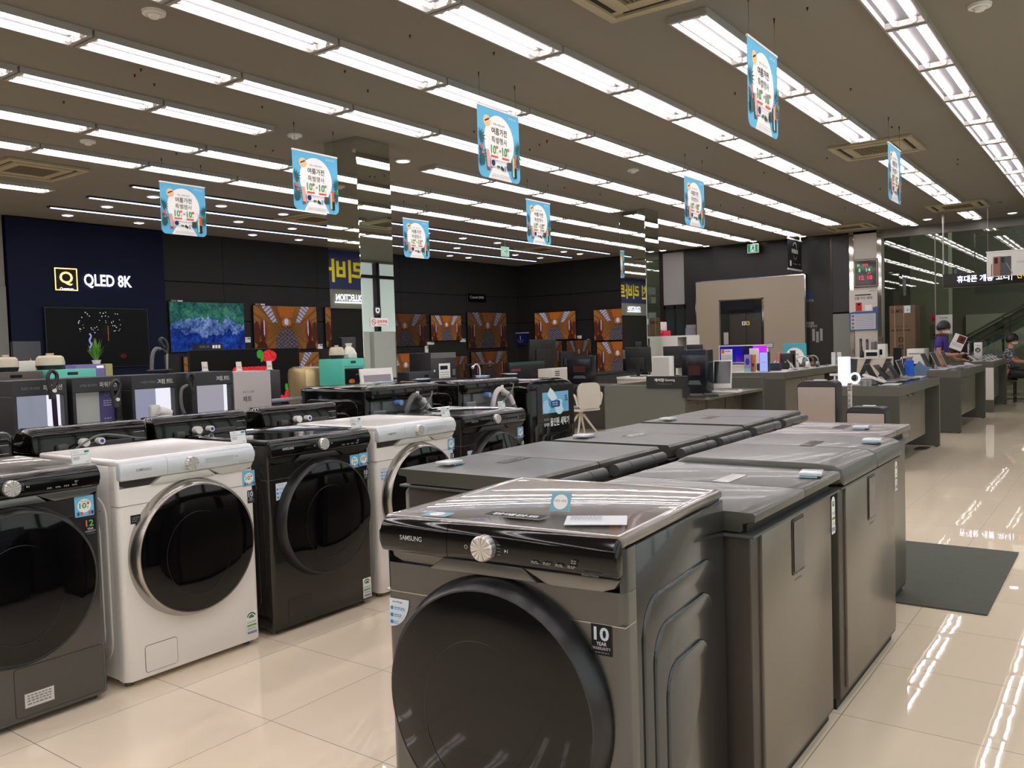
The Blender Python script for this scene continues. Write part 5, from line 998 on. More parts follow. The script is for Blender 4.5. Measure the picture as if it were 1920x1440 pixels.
# strawberry television on a stand
counter_plain('low dark stand under the strawberry television', 5.8, 7.6, 8.9, 9.4, .52, charc, blackp)
t = tv(5.895, 7.56, .545, 1.49, 'Y', S_straw, 'big black television showing strawberries, on the low stand in the middle', y=9.15, b=.008)
bm = bm_new(); box(bm, -.3, .3, -.14, .08, -.022, -.006, .003, 1); box(bm, -.05, .05, -.04, -.01, -.02, .05); obj('stand', bm, bez, t, smooth=False)
P = Print(-.06); P.rect(0, 0, .42, .07, bez); P.text('QLED 4K', .09, .02, .03, greytxt, .14); [P.rect(.27+.04*k, .015, .3+.04*k, .055, white_ink) for k in range(3)]; P.obj('strip_label', t, (-.78, 0, .945))
r = (3.594, 3.850, 1.052, 1.113); block('plate_sign', 'silver grey sign plate standing on the rightmost top-load washer', 'sign', (r[0], r[1], r[2], r[3]), 'Y', 4.62, .008, mat('silver_plate', (140,148,156), .3, .5), 1.088, bev=.001, front=lambda P, w, h: (P.text('디지털 인버터 모터', -w*.3, h*.35, h*.3, flat((180,188,194)), w*.5),))
# ---------------------------------------------------------------- computer zone beyond the washers
counter_plain('long dark desk of printers and computers beyond the washers', 8.3, 16.8, 8.9, 9.6, .80, charc, blackp)
r = (5.829, 6.276, 1.000, 1.239); t = thing('all_in_one_computer', 'white framed all-in-one computer tilted back behind the washers', 'computer', ((r[0]+r[1])/2, 6.1, 0)); w_ = r[1]-r[0]
slab(t, 'pedestal', whitep, -.06, .06, .02, .1, 0, r[2]+.05); bm = bm_new(); box(bm, -w_/2, w_/2, -.01, .012, -.1, r[3]-r[2], .004, 2); o = obj('frame', bm, whitep, t, (0,0,r[2])); o.rotation_euler = (-.12,0,0)
P = Print(-.012); P.rect(-w_*.42, -.06, w_*.42, (r[3]-r[2])*.72, glow((170,160,168), .5)); P.rect(-w_*.2, -.06, w_*.42, (r[3]-r[2])*.35, flat((60,64,80))); P.rect(-w_*.4, .02, -w_*.28, .06, red); P.obj('screen', o)
def f_lines(c=greytxt): return lambda P, w, h: lines(P, -w*.3, w*.3, (h*.7,h*.6), .01, c)
r = (9.310, 9.735, 0.956, 1.259); block('laptop_carton', 'brown laptop seen from behind right of the first mirrored column', 'laptop', r, 'Y', 9.42, .03, mat('brown_lid', (100,84,76), .4), .801, bev=.004, front=f_lines(), rz=.25)
r = (9.496, 10.096, 0.909, 1.067); block('printer', 'low black printer under the brown laptop', 'printer', (r[0]+.02, r[1], r[2], r[3]), 'Y', 8.92, .42, blackp, .801, front=lambda P, w, h: (P.rect(-w*.4, h*.2, w*.4, h*.5, charc), P.rect(w*.1, h*.62, w*.25, h*.8, bmir)))
r = (10.855, 11.519, 0.838, 1.348); block('office_printer', 'tall black cabinet printer with a white information sheet', 'printer', (r[0], r[1], 0, r[3]), 'Y', 9.66, .5, mat('printer_charcoal', (38,38,40), .4), 0, front=lambda P, w, h: (P.rect(-w*.5, h*.93, w*.5, h, mat('printer_grey', (104,104,100), .5)), P.rect(-w*.2, h*.5, w*.25, h*.86, white_ink), P.rect(-w*.15, h*.78, w*.15, h*.83, blk), lines(P, -w*.15, w*.2, [h*(.74-.03*k) for k in range(6)], .012, greytxt), P.rect(-w*.18, h*.515, w*.02, h*.55, flat((60,140,190))), P.rect(w*.33, h*.7, w*.46, h*.78, greyplas), P.disc(-w*.38, h*.77, .02, white_ink)))
r = (12.290, 13.408, 0.811, 1.127); block('laptop_display', 'wide black display card with a teal header among the computers', 'sign', r, 'Y', 9.05, .05, blackp, .801, front=lambda P, w, h: (P.rect(-w*.5, h*.82, w*.5, h, flat((44,80,74))), P.rect(w*.1, h*.1, w*.4, h*.36, flat((66,36,32))), P.rect(-w*.46, h*.5, -w*.2, h*.62, flat((140,60,80)))))
def stand_screen(name, label, cat, loc, rz, w_, h_, zc, back=True, m=None, scr=None, tilt=-.08, group=None):
    t = thing(name, label, cat, loc, rz, group); m = m or blackp
    bm = bm_new(); box(bm, -w_/2, w_/2, -.012, .018, 0, h_, .004, 2); o = obj('screen_case', bm, m, t, (0,0,zc)); o.rotation_euler = (tilt,0,0)
    P = Print(-.0125); P.rect(-w_/2+.012, .012, w_/2-.012, h_-.012, scr or bmir); P.obj('screen', o)
    if back: bm = bm_new(); box(bm, -w_*.28, w_*.28, .018, .04, h_*.1, h_*.6, .008, 2); obj('back_cover', bm, m, o)
    bm = bm_new(); box(bm, -.03, .03, .03, .05, .004, zc+h_*.4, .003, 1); obj('neck', bm, m, t); bm = bm_new(); box(bm, -.12, .12, -.06, .12, 0, .012, .004, 2); obj('foot', bm, m, t); return t
for p, w_, h_, lab in (((13.621, 9.250, 1.084), .9, .45, 'wide grey monitor seen from behind, below the award flag'), ((14.460, 9.250, 0.948), .4, .34, 'black monitor with a lit sticker in front of the dim television pair'), ((9.102, 9.300, 1.139), .3, .3, 'black monitor at the right foot of the first column')):
    stand_screen('monitor', lab, 'monitor', (p[0], p[1], .801), PI, w_, h_, p[2]-.8)
r = (12.525, 13.362, 0.688, 0.998); block('carton', 'white carton with black bars and grey lettering in front of the computers', 'box', r, 'Y', 8.3, .3, mat('white_carton'), .0, front=lambda P, w, h: ([P.rect(-w*.38, h-.13+.035*k, -w*.2, h-.115+.035*k, blk) for k in range(3)], P.text('NEW', w*.12, h-.13, .05, flat((170,166,160)), w*.25)))
S = lambda P, w, h: (P.rect(-w*.5, h*.88, w*.5, h, flat((40,46,60))), P.rect(-w*.22, h*.42, w*.28, h*.64, flat((74,36,30))), P.poly([(-w*.26,h*.2), (w*.32,h*.2), (w*.24,h*.3), (-w*.18,h*.3)], flat((90,92,96))))
r = (7.613, 7.158, 0.794, 1.227); t = block('laptop_poster_box', 'dark navy display box with a red laptop picture above the chair', 'display box', (r[0], r[1], .76, r[3]), 'X', 11.95, .2, mat('navy_black', (26,27,34), .2), .759, front=S)
t = thing('desk', 'dark desk above the white chair with the navy display box', 'desk', (11.52, 7.18, 0), -PI/2); slab(t, 'top', charc, -.75, .55, 0, .7, .72, .757); slab(t, 'side_panel', taupe, -.72, -.70, .02, .68, 0, .72); slab(t, 'side_panel', taupe, .5, .53, .02, .68, 0, .72); slab(t, 'back_panel', taupe, -.7, .5, .64, .68, 0, .72)
slab(t, 'keyboard_tray', blackp, -.6, -.2, -.02, .3, .757, .77)
for p, w_, lab in (((10.213, 8.200, 0.920), .3, 'white curled lamp arm behind the large washers'), ):
    t = thing('desk_lamp', lab, 'lamp', ((11.481, 9.100, 0.858)[0], 9.1, .801)); bm = bm_new(); tube(bm, [(0,0,.0), (0,0,.25), (-.08,0,.33), (-.17,0,.3)], .012, 8); obj('arm', bm, whitep, t); bm = bm_new(); cyl(bm, (0,0,0), (0,0,.012), .08); obj('base', bm, blackp, t); bm = bm_new(); cyl(bm, (-.17,0,.3), (-.2,0,.27), .02, .03); obj('lamp_head', bm, whitep, t)
t = thing('robot_vacuum_stand', 'flat black round tray on a short post behind the large washers', 'stand', ((11.899, 8.950, 0.903)[0], 9.4, .801)); bm = bm_new(); cyl(bm, (0,0,0), (0,0,.3), .03); obj('post', bm, blackp, t); bm = bm_new(); lathe(bm, [(0,.3), (.24,.3), (.25,.315), (.24,.33), (0,.33)], (0,0,0), (0,0,1), 32); obj('tray', bm, blackp, t)
# small price cards and leaflets on the big washers
for i, (p, lab) in enumerate((((4.715, 4.700, 1.169), 'spread of blue leaflets on the nearest large washer'), ((5.156, 4.700, 1.164), 'small leaflet pile on the nearest large washer, right side'), ((6.033, 4.750, 1.149), 'blue and white leaflets on the white-hosed large washer'), ((6.483, 4.750, 1.128), 'leaflet fan on the white-hosed large washer, right side'))):
    t = thing('leaflet_pile', lab, 'leaflets', (p[0], p[1], 1.166 if i < 2 else 1.151), .2*i)
    for k in range(3):
        bm = bm_new(); box(bm, -.07, .07, -.05, .05, .002*k, .002*k+.0018); o = obj('leaflet', bm, (flat((150,196,214)), flat((206,214,216)), flat((96,130,150)))[k], t, (.05*k, .02*k, 0), smooth=False); o.rotation_euler = (0,0,.4*k)
# chair
t = thing('office_chair', 'white plastic armchair with grey seat pad on a splayed white base', 'chair', (10.90, 6.72, 0), math.radians(160))
wch = mat('chair_white', (204,200,186), .4)
bm = bm_new(); prism(bm, rrect(-.24,.24,-.22,.22,.08), .42, .455, .01, 3, plane='xy'); obj('seat', bm, wch, t); bm = bm_new(); prism(bm, rrect(-.2,.2,-.18,.18,.08), .455, .48, .01, 2, plane='xy'); obj('seat_pad', bm, mat('grey_pad', (150,146,148), .8), t)
bm = bm_new(); prism(bm, rrect(-.21,.21,.44,.84,.1), .19, .22, .01, 3); o = obj('backrest', bm, wch, t)
for s in (-1, 1):
    bm = bm_new(); tube(bm, [(s*.24,-.12,.44), (s*.28,-.14,.55), (s*.28,-.12,.66), (s*.28,.05,.67), (s*.26,.19,.66), (s*.21,.2,.5)], .018, 10); obj('armrest', bm, wch, t)
for a in (40, 140, 220, 320):
    bm = bm_new(); x, y = math.cos(math.radians(a)), math.sin(math.radians(a)); tube(bm, [(x*.04,y*.04,.36), (x*.15,y*.15,.2), (x*.30,y*.30,.0)], lambda f: .02-.008*f, 8); obj('leg', bm, wch, t)
bm = bm_new(); cyl(bm, (0,0,.33), (0,0,.425), .035); obj('column', bm, wch, t)
# gaming station
t = thing('gaming_station', 'grey-green ended computer desk with a black Gaming sign', 'desk', (9.30, 4.83, 0), -PI/2)
slab(t, 'end_panel', greenish, -.54, .55, 0, .05, 0, .89, bev=.004); slab(t, 'worktop', mat('desk_grey', (112,108,100), .4), -.5, .83, .05, 1.85, .715, .75); slab(t, 'end_panel', taupe, -.4, .83, 1.85, 1.9, 0, .90); slab(t, 'back_panel', taupe, -.52, -.48, .05, 1.85, 0, .89)
slab(t, 'under_panel', taupe2, .50, .53, .05, 1.85, .08, .715)
for y in (.35, .95, 1.55): slab(t, 'drawer_front', taupe2, .53, .545, y-.28, y+.28, .1, .70); bm = bm_new(); cyl(bm, (.545, y, .64), (.565, y, .64), .012); obj('knob', bm, chrome, t)
slab(t, 'sign_board', blackp, .06, .57, -.03, .06, .855, 1.0); slab(t, 'sign_return', blackp, .53, .57, -.03, .10, .745, .855)
P = Print(-.031); P.text('게이밍', .17, .935, .04, white_ink, .125, .015); P.text('Gaming', .31, .934, .036, white_ink, .13, .006); P.text('나만의 게임을 즐기는 공간', .2, .90, .015, greytxt, .2); P.obj('sign_print', t)
r = (4.616, 4.293, 0.783, 1.301); block('laptop_poster_box', 'tall black display box with a laptop picture on the gaming desk', 'display box', (r[0], r[1], .751, r[3]), 'X', 9.95, .25, mat('navy_black'), .751, front=S)
a = (10.100, 4.205, 0.823); t = thing('all_in_one_computer', 'white desktop display tilted back on the gaming desk', 'computer', (10.25, a[1], .751), -PI/2+.15)
bm = bm_new(); box(bm, -.12, .12, -.012, .012, 0, .36, .006, 2); o = obj('frame', bm, whitep, t, (0,0,.05)); o.rotation_euler = (-.2,0,0); P = Print(-.0125); P.rect(-.105, .06, .105, .345, mat('dark_green_screen', (26,40,38), .1)); P.obj('screen', o); bm = bm_new(); box(bm, -.05, .05, .0, .13, 0, .012, .003, 1); box(bm, -.03, .03, .06, .075, .01, .2); obj('foot', bm, whitep, t)
def keyboard(label, loc, rz, m, w_=.36):
    t = thing('keyboard', label, 'keyboard', loc, rz); bm = bm_new(); box(bm, -w_/2, w_/2, -.06, .06, 0, .018, .004, 2); obj('body', bm, m, t); bm = bm_new()
    for i in range(12):
        for j in range(4): box(bm, -w_/2+.012+i*(w_-.02)/12, -w_/2+.012+(i+.85)*(w_-.02)/12, -.05+j*.025, -.03+j*.025, .018, .022)
    o = obj('keys', bm, m, t, smooth=False); return t
k1 = (9.370, 4.082, 0.770); keyboard('black keyboard on the near end of the gaming desk', (k1[0], k1[1], .751), -.6, blackp); k1 = (10.201, 4.128, 0.770); keyboard('white keyboard in front of the white desktop display', (k1[0], k1[1], .751), -PI/2, whitep)
k1 = (10.435, 4.037, 0.770); t = thing('computer_mouse', 'white mouse at the far end of the gaming desk', 'mouse', (k1[0], k1[1], .751)); bm = bm_new(); lathe(bm, [(0,.03), (.02,.028), (.03,.015), (.032,0)], (0,0,0), (0,0,1), 16); obj('shell', bm, whitep, t); bm = bm_new(); box(bm, -.004, .004, -.02, -.005, .026, .032, .001, 1); obj('wheel', bm, greyplas, t)
k1 = (9.119, 3.844, 0.770); t = thing('computer_mouse', 'black mouse beside the black keyboard', 'mouse', (9.55, 4.14, .751)); bm = bm_new(); lathe(bm, [(0,.03), (.02,.028), (.03,.015), (.032,0)], (0,0,0), (0,0,1), 16); obj('shell', bm, blackp, t); bm = bm_new(); box(bm, -.004, .004, -.02, -.005, .026, .032, .001, 1); obj('wheel', bm, greyplas, t)
# monitors behind the gaming desk
t = thing('desk', 'white fronted desk behind the gaming station', 'desk', (12.26, 6.35, 0), -PI/2); slab(t, 'top', whitep, -.5, 1.17, 0, .8, .82, .86); slab(t, 'front_panel', cream, -.5, 1.17, .02, .06, 0, .82); slab(t, 'back_panel', cream, -.5, 1.17, .74, .78, 0, .82)
for r, lab, rz in (((6.757, 6.297, 0.857, 1.339), 'large black monitor seen from behind above the Gaming sign', 0), ((6.141, 5.794, 0.986, 1.340), 'black monitor seen from behind, left of the tall laptop box', .12), ((5.821, 5.553, 0.976, 1.355), 'black monitor peeking above the tall laptop box', .0)):
    w_ = abs(r[0]-r[1]); fx_ = 12.45 if 'large' in lab else 12.6 if 'left of' in lab else 12.8
    t = stand_screen('monitor', lab, 'monitor', (fx_, (r[0]+r[1])/2, .861), PI/2+rz, w_, r[3]-max(r[2], .93), max(r[2], .93)-.86); 
    if 'large' in lab:
        P = Print(0); P.rect(-.1, .08, -.02, .2, bmir); P.rect(.03, .08, .11, .19, bmir); P.rect(.05, .12, .1, .14, greytxt); q = P.obj('port_panel', t, (0, .042, .08)); q.rotation_euler = (0, 0, PI)
r = (6.224, 5.888, 0.862, 1.186); block('desktop_computer', 'white desktop computer case right of the large monitor back', 'computer', (r[0], r[1], .861, r[3]), 'X', 12.3, .12, whitep, .861, front=lambda P, w, h: P.rect(-w*.46, h*.04, w*.4, h*.94, flat((190,190,184))))
r = (7.181, 6.361, 1.230, 1.518); t = thing('white_cabinet', 'tall white cabinet with an open shelf beside the second mirrored column', 'cabinet', (14.0, (r[0]+r[1])/2, 0), -PI/2); w_ = r[0]-r[1]; h_ = r[3]
slab(t, 'carcass', whitep, -w_/2, w_*.25, 0, .5, 0, h_); slab(t, 'shelf_top', whitep, w_*.25, w_/2, 0, .5, h_-.03, h_); slab(t, 'shelf_side', whitep, w_/2-.03, w_/2, 0, .5, 0, h_-.03); slab(t, 'shelf_back', whitep, w_*.25, w_/2-.03, .46, .5, 0, h_-.03); slab(t, 'shelf_board', whitep, w_*.25, w_/2-.03, 0, .46, h_-.5, h_-.47)
P = Print(-.001); P.rect(-w_*.42, h_-.35, -w_*.2, h_-.04, white_ink); lines(P, -w_*.4, -w_*.3, [h_-.1-.04*k for k in range(5)], .012, greytxt); [P.rect(-w_*.27, h_-.12-.07*k, -w_*.23, h_-.09-.07*k, flat((180,100,60))) for k in range(3)]; P.obj('price_sheet', t)
r = (7.227, 6.861, 1.517, 1.614); block('carton', 'bright red carton on top of the tall white cabinet', 'box', (r[0], r[1], h_, h_+.10), 'X', 14.06, .3, flat((200,30,60)), h_+.001, front=lambda P, w, h: (P.text('SAMSUNG', -w*.3, h*.3, h*.35, white_ink, w*.35), P.rect(w*.35, h*.7, w*.45, h*.8, white_ink)))
r2 = (7.224, 6.922, 1.615, 1.732); block('carton', 'white carton with a teal swirl on the bright red carton', 'box', (r2[0], r2[1], 0, h_+.26), 'X', 14.08, .25, mat('white_carton'), h_+.102, front=lambda P, w, h: (P.disc(-w*.12, h*.45, h*.38, flat((60,140,140)), rin=h*.32), P.disc(-w*.12, h*.45, h*.18, flat((60,60,70)))))
# phone and accessory tables
def table(label, x0, x1, y0, y1, h, endm=None, doors=2, white_leg=False, sign=None):
    t = thing('display_table', label, 'table', ((x0+x1)/2, y0, 0)); W2 = (x1-x0)/2; D = y1-y0; em = endm or mat('grey_end', (80,81,74), .35, .2)
    slab(t, 'top', taupe, -W2, W2, 0, D, h-.10, h); slab(t, 'top_glass', mat('dark_top', (60,60,60), .12), -W2+.01, W2-.01, .01, D-.01, h, h+.004)
    if white_leg: slab(t, 'end_panel', whitep, -W2, -W2+.05, 0, D, .22, h-.10); slab(t, 'end_base', taupe, -W2, -W2+.05, 0, D, .01, .22)
    else: slab(t, 'end_panel', em, -W2, -W2+.05, 0, D, .01, h-.10)
    slab(t, 'end_panel', taupe, W2-.05, W2, 0, D, .01, h-.10)
    n = doors; xa = -W2+.06; xb = W2-.45
    slab(t, 'cabinet', em, xa, xb+.1, .12, D-.02, .19, h-.10)
    for k in range(n):
        a, b = xa+(xb-xa)*k/n+.005, xa+(xb-xa)*(k+1)/n-.005; slab(t, 'door', taupe2, a, b, .09, .12, .20, h-.12); bm = bm_new(); cyl(bm, (a+.12 if k else b-.12, .09, h-.15), (a+.12 if k else b-.12, .07, h-.15), .012); obj('knob', bm, chrome, t)
    bm = bm_new()
    for x in (-W2+.025, W2-.025):
        for y in (.04, D-.04): cyl(bm, (x, y, 0), (x, y, .012), .02)
    obj('foot_pads', bm, bez, t)
    return t
table('nearest grey phone table beside the air purifiers', 9.36, 11.65, 1.93, 2.95, .875)
table('second grey laptop table from the camera at right', 13.25, 15.75, 1.93, 2.9, .882)
table('farthest phone table, with a white end panel', 16.9, 18.86, 1.95, 2.85, .885, white_leg=True)
td = table('accessory table with partial white lettering, behind the gaming desk', 12.75, 15.6, 4.24, 5.15, .89)
P = Print(0); P.text('Harman/Kardon', -.62, .72, .055, white_ink, .62, .012); q = P.obj('end_lettering', td, (-1.426, .62, 0)); q.rotation_euler = (0,0,-PI/2)
slab(td, 'white_top_sheet', whitep, -1.4, 1.4, .02, .88, .8942, .897)
t = thing('display_table', 'cream counter with dark diagonal stands beyond the laptop tables', 'table', (16.6, 3.95, 0), -PI/2); slab(t, 'body', cream, -.55, .62, 0, .7, 0, .98); slab(t, 'top', whitep, -.57, .64, -.01, .72, .98, 1.0)
for x in (-.1, .25, .5):
    bm = bm_new(); prism(bm, [(x-.09,.62), (x,.62), (x+.16,.98), (x+.07,.98)], -.03, -.012); obj('slanted_stand', bm, charc, t, smooth=False)
# air purifiers
def purifier(r, label, fx_):
    w_ = abs(r[0]-r[1]); h_ = r[3]; t = thing('air_purifier', label, 'air purifier', (fx_, (r[0]+r[1])/2, 0), -PI/2)
    bm = bm_new(); prism(bm, rrect(-w_/2, w_/2, .02, h_, .05, 6, .01), 0, .2, .012, 3); obj('body', bm, blackp, t); bm = bm_new(); box(bm, -w_/2+.03, w_/2-.03, .02, .18, 0, .03); obj('base', bm, bez, t, smooth=False)
    z = h_-.055; k = 0
    while z > .1 and k < 2: bm = bm_new(); box(bm, -w_/2+.008, w_/2-.008, -.016, .0, max(z-.34, .04), z, .008, 2); obj('front_panel', bm, mat('pinkish_beige_panel', (158,146,136), .4), t); z -= .36; k += 1
    bm = bm_new(); box(bm, -.05, .06, .08, .14, h_-.001, h_+.012, .003, 1); obj('top_card', bm, mat('acrylic_card'), t, smooth=False); return t
purifier((2.541, 2.186, 0.630, 1.002), 'taller air purifier with pinkish beige front panel behind the refrigerators', 8.0)
purifier((2.099, 1.766, 0.593, 0.767), 'shorter air purifier with pinkish beige front panel beside the phone table', 8.0)
r = (2.199, 2.123, 0.729, 0.965); block('info_stand', 'narrow white information stand between the two air purifiers', 'sign', (r[0]-.02, r[1]+.02, 0, r[3]), 'X', 8.36, .02, mat('info_white', (210,206,198), .5), 0, bev=.002, front=lambda P, w, h: (P.rect(-w/2, h-.07, w/2, h, flat((120,104,92))), P.text('무풍', 0, h-.035, .022, white_ink, .045, .01, 'c'), P.text('큐브', 0, h-.062, .022, white_ink, .045, .01, 'c'), [lines(P, -w*.3, w*.3, (h-.11-.05*k, h-.122-.05*k), .006, greytxt) for k in range(4)]))
# ================================================================ GOODS ON THE PHONE AND LAPTOP TABLES
alu = mat('light_aluminium', (190,190,190), .35, .4); dkal = mat('dark_aluminium', (70,72,76), .35, .5)
def laptop(label, loc, rz, m=None, op=112, w_=.33, d_=.22, scr=None, group=None):
    t = thing('laptop', label, 'laptop', loc, rz, group); m = m or alu
    bm = bm_new(); box(bm, -w_/2, w_/2, -d_, 0, 0, .014, .004, 2); obj('keyboard_base', bm, m, t); bm = bm_new(); box(bm, -w_*.42, w_*.42, -d_*.5, -d_*.1, .0141, .0155); obj('keys', bm, blackp, t, smooth=False)
    bm = bm_new(); box(bm, -w_/2, w_/2, -.007, 0, 0, d_, .003, 2); o = obj('lid', bm, m, t, (0,.0,.014)); o.rotation_euler = (-math.radians(op-90), 0, 0); P = Print(-.0072); P.rect(-w_*.48, .012, w_*.48, d_-.008, scr or mat('dark_lcd', (30,32,34), .2, spec=.08)); P.obj('screen', o); return t
def lit_box(label, r, fx, m, side=None, txt=None, tm=None, z0=None):
    w_ = abs(r[0]-r[1]); z0 = r[2] if z0 is None else z0; t = thing('lit_display_box', label, 'display box', (fx, (r[0]+r[1])/2, z0), -PI/2)
    bm = bm_new(); box(bm, -w_/2, w_/2, 0, w_*.8, 0, r[3]-z0, .004, 2); obj('case', bm, side or whitep, t); P = Print(-.0012); h_ = r[3]-z0; P.rect(-w_*.46, h_*.02, w_*.46, h_*.98, m)
    if txt:
        V = txt; P.text(V, 0, h_*.45, h_*.07, tm or greytxt, w_*.6, 0, 'c')
    P.obj('front_print', t); return t
def vtext_box(label, r, fx, m, txt, tm, z0):
    w_ = abs(r[0]-r[1]); h_ = r[3]-z0; t = thing('display_box', label, 'display box', (fx, (r[0]+r[1])/2, z0), -PI/2); bm = bm_new(); box(bm, -w_/2, w_/2, 0, w_*.8, 0, h_, .003, 1); obj('case', bm, m, t)
    P = Print(-.0012); P.text(txt, 0, 0, w_*.4, tm, h_*.7, .015); o = P.obj('vertical_lettering', t, (w_*.25, 0, h_*.9)); o.rotation_euler = (0, PI/2, 0); return t
H1 = .880; H2 = .8865; H3 = .89
lit_box('brightly lit white display box on the near end of the nearest phone table', (2.574, 2.463, 0.902, 1.191), 9.5, glow((236,236,250), 1.6), wlit, 'Galaxy', greytxt, H1)
lit_box('lit blue-lavender display box at the front of the accessory table', (4.691, 4.556, 0.901, 1.208), 12.95, glow((150,164,240), 1.1), mat('navy_side', (40,44,60), .4), 'Galaxy Buds', flat((70,80,150)), .8975)
vtext_box('black upright box with white vertical lettering between the first two laptop tables', (2.605, 2.504, 1.006, 1.236), 12.3, bez, 'Galaxy Book', white_ink, .0).location.z = 0
vtext_box('black upright box with vertical white lettering on the farthest phone table', (2.480, 2.377, 0.898, 1.245), 17.2, bez, 'Galaxy Z', white_ink, H3)
r = (2.345, 2.215, 0.932, 1.226); t = block('display_box', 'white upright box with a black circle and number twenty on the farthest phone table', 'display box', (r[0], r[1], H3, r[3]), 'X', 17.6, .1, whitep, H3, front=lambda P, w, h: (P.disc(0, h*.58, w*.34, blk), P.text('20', 0, h*.5, h*.15, white_ink, w*.4, .01, 'c'), lines(P, -w*.3, w*.3, (h*.82,), h*.03, blk)))
r = (2.919, 2.839, 1.035, 1.201); block('display_box', 'small blank white box in front of the man on the farthest phone table', 'display box', (r[0], r[1], H3, r[3]+.03), 'X', 17.1, .05, whitep, H3, front=lambda P, w, h: P.rect(-w*.2, h*.5, w*.2, h*.53, greytxt))
# laptops: first table
L1 = [((10.08,2.32), 'open dark laptop leaning back behind the white ring lamp', dkal, 118), ((10.48,2.28), 'dark folding laptop half open on the nearest phone table, middle', dkal, 128), ((10.88,2.26), 'dark laptop farther along the nearest phone table, with grey picture', dkal, 120), ((11.28,2.26), 'thin dark laptop at the far end of the nearest phone table', alu, 112)]
for (x, y), lab, m, op in L1: laptop(lab, (x, y, H1), .05, m, op)
for (x, y, w_, rz), lab, m in (((9.60,2.05,.30,.05), 'flat silver tablet on the near corner of the nearest phone table', alu), ((11.0,2.62,.28,.05), 'flat white tablet at the back of the nearest phone table', whitep)):
    t = thing('tablet', lab, 'tablet', (x, y, H1), rz); bm = bm_new(); box(bm, -w_/2, w_/2, -.08, .08, 0, .012, .004, 2); obj('body', bm, m, t); P = Print(0); P.rect(-w_*.46, -.07, w_*.46, .07, flat((178,180,184))); q = P.obj('screen', t, (0,0,.0125)); q.rotation_euler = (-PI/2,0,0)
a = (9.700, 2.341, 1.107); t = thing('tablet', 'tall dark tablet standing upright with a blue logo on the nearest phone table', 'tablet', (9.78, 2.53, H1), -PI/2+.5); bm = bm_new(); box(bm, -.075, .075, -.006, .006, 0, .24, .006, 3); o = obj('body', bm, dkal, t, (0,0,.05)); o.rotation_euler = (-.16,.12,0); P = Print(-.0065); P.rect(-.068, .008, .068, .232, bmir); P.rect(-.02, .08, .015, .15, glow((30,60,110), .4)); P.obj('screen', o); bm = bm_new(); box(bm, -.04, .04, -.03, .08, 0, .02, .003, 1); box(bm, -.01, .01, .03, .04, .02, .15); obj('stand', bm, greyplas, t)
a = (9.600, 2.357, 0.990); t = thing('ring_lamp', 'glowing white ring charger at the near side of the nearest phone table', 'charger', (9.5, 2.40, H1+.006), -PI/2+.6); bm = bm_new(); lathe(bm, [(.05,-.012), (.062,0), (.05,.012), (.038,0)], (0,0,.075), (0,1,0), 24, close=True); obj('ring', bm, glow((230,226,255), 1.5), t); bm = bm_new(); box(bm, -.04, .04, -.03, .05, -.005, .014, .003, 1); obj('base', bm, whitep, t)
a = (10.241, 2.313, 0.930); t = thing('tablet_stand', 'white wedge shaped stand on the nearest phone table', 'stand', (9.72, 2.25, H1), .1); bm = bm_new(); prism(bm, [(-.11,.02), (-.11,.035), (.11,.115), (.11,.10)], -.11, .09, plane='yz'); obj('plate', bm, whitep, t, smooth=False); bm = bm_new(); box(bm, -.03, .03, -.03, .03, 0, .07, .004, 1); obj('foot', bm, greyplas, t)
t = thing('card_reader_stand', 'small blue and white phone stand next to the lit white box', 'stand', (9.62, (9.620, 2.642, 0.937)[1], H1)); bm = bm_new(); box(bm, -.05, .05, -.06, .06, 0, .03, .004, 2); obj('base', bm, glow((170,180,240), .8), t); bm = bm_new(); cyl(bm, (0,0,.03), (0,0,.11), .01); box(bm, -.02, .02, -.05, .05, .10, .125, .003, 1); obj('holder', bm, whitep, t)
# cables on table one
for i in range(5):
    bm = bm_new(); x = 9.5+.35*i; tube(bm, [(x, 2.90, H1+.004), (x+.05, 2.85, H1+.02), (x-.04, 2.80, H1+.03), (x+.03, 2.76, H1+.006)], .004, 6); o = obj('cable', bm, whitep); tag(o, 'thin white cable looping behind the tablets on the nearest phone table', 'cable', 'white cables on the nearest phone table')
# blue number one plate and star plate
a = (12.000, 2.348, 0.972); t = block('number_sign', 'blue number one shaped sign between the first two tables', 'sign', (a[1]+.05, a[1]-.05, .0, (12.000, 2.347, 1.070)[2]), 'X', 12.0, .03, flat((30,84,190)), 0.0, bev=.002, front=lambda P, w, h: P.poly([(-w*.5,h-.03), (0,h-.002), (w*.5,h-.002), (w*.5,h-.2), (0,h-.2), (0,h-.06), (-w*.5,h-.08)], flat((40,100,214))))
a = (12.200, 2.264, 0.935); t = thing('star_sign', 'grey-blue star shaped sign right of the blue number sign', 'sign', (12.2, a[1], 0), -PI/2); bm = bm_new(); prism(bm, [((.16 if k % 2 == 0 else .09)*math.cos(math.radians(90+36*k)), (.12 if k % 2 == 0 else .07)*math.sin(math.radians(90+36*k))+a[2]) for k in range(10)], -.01, .01); obj('plate', bm, flat((104,128,156)), t, smooth=False); bm = bm_new(); cyl(bm, (0,0,0), (0,0,a[2]-.05), .012); cyl(bm, (0,0,0), (0,0,.015), .09); obj('post', bm, steel, t)
for (x, y), lab, m in (((13.55,2.38), 'open laptop at the near corner of the second table', alu), ((14.2,2.36), 'open laptop in the middle of the second table', alu), ((14.9,2.34), 'open laptop at the far end of the second table', alu)): laptop(lab, (x, y, H2), .0, m, 114, .36, .25)
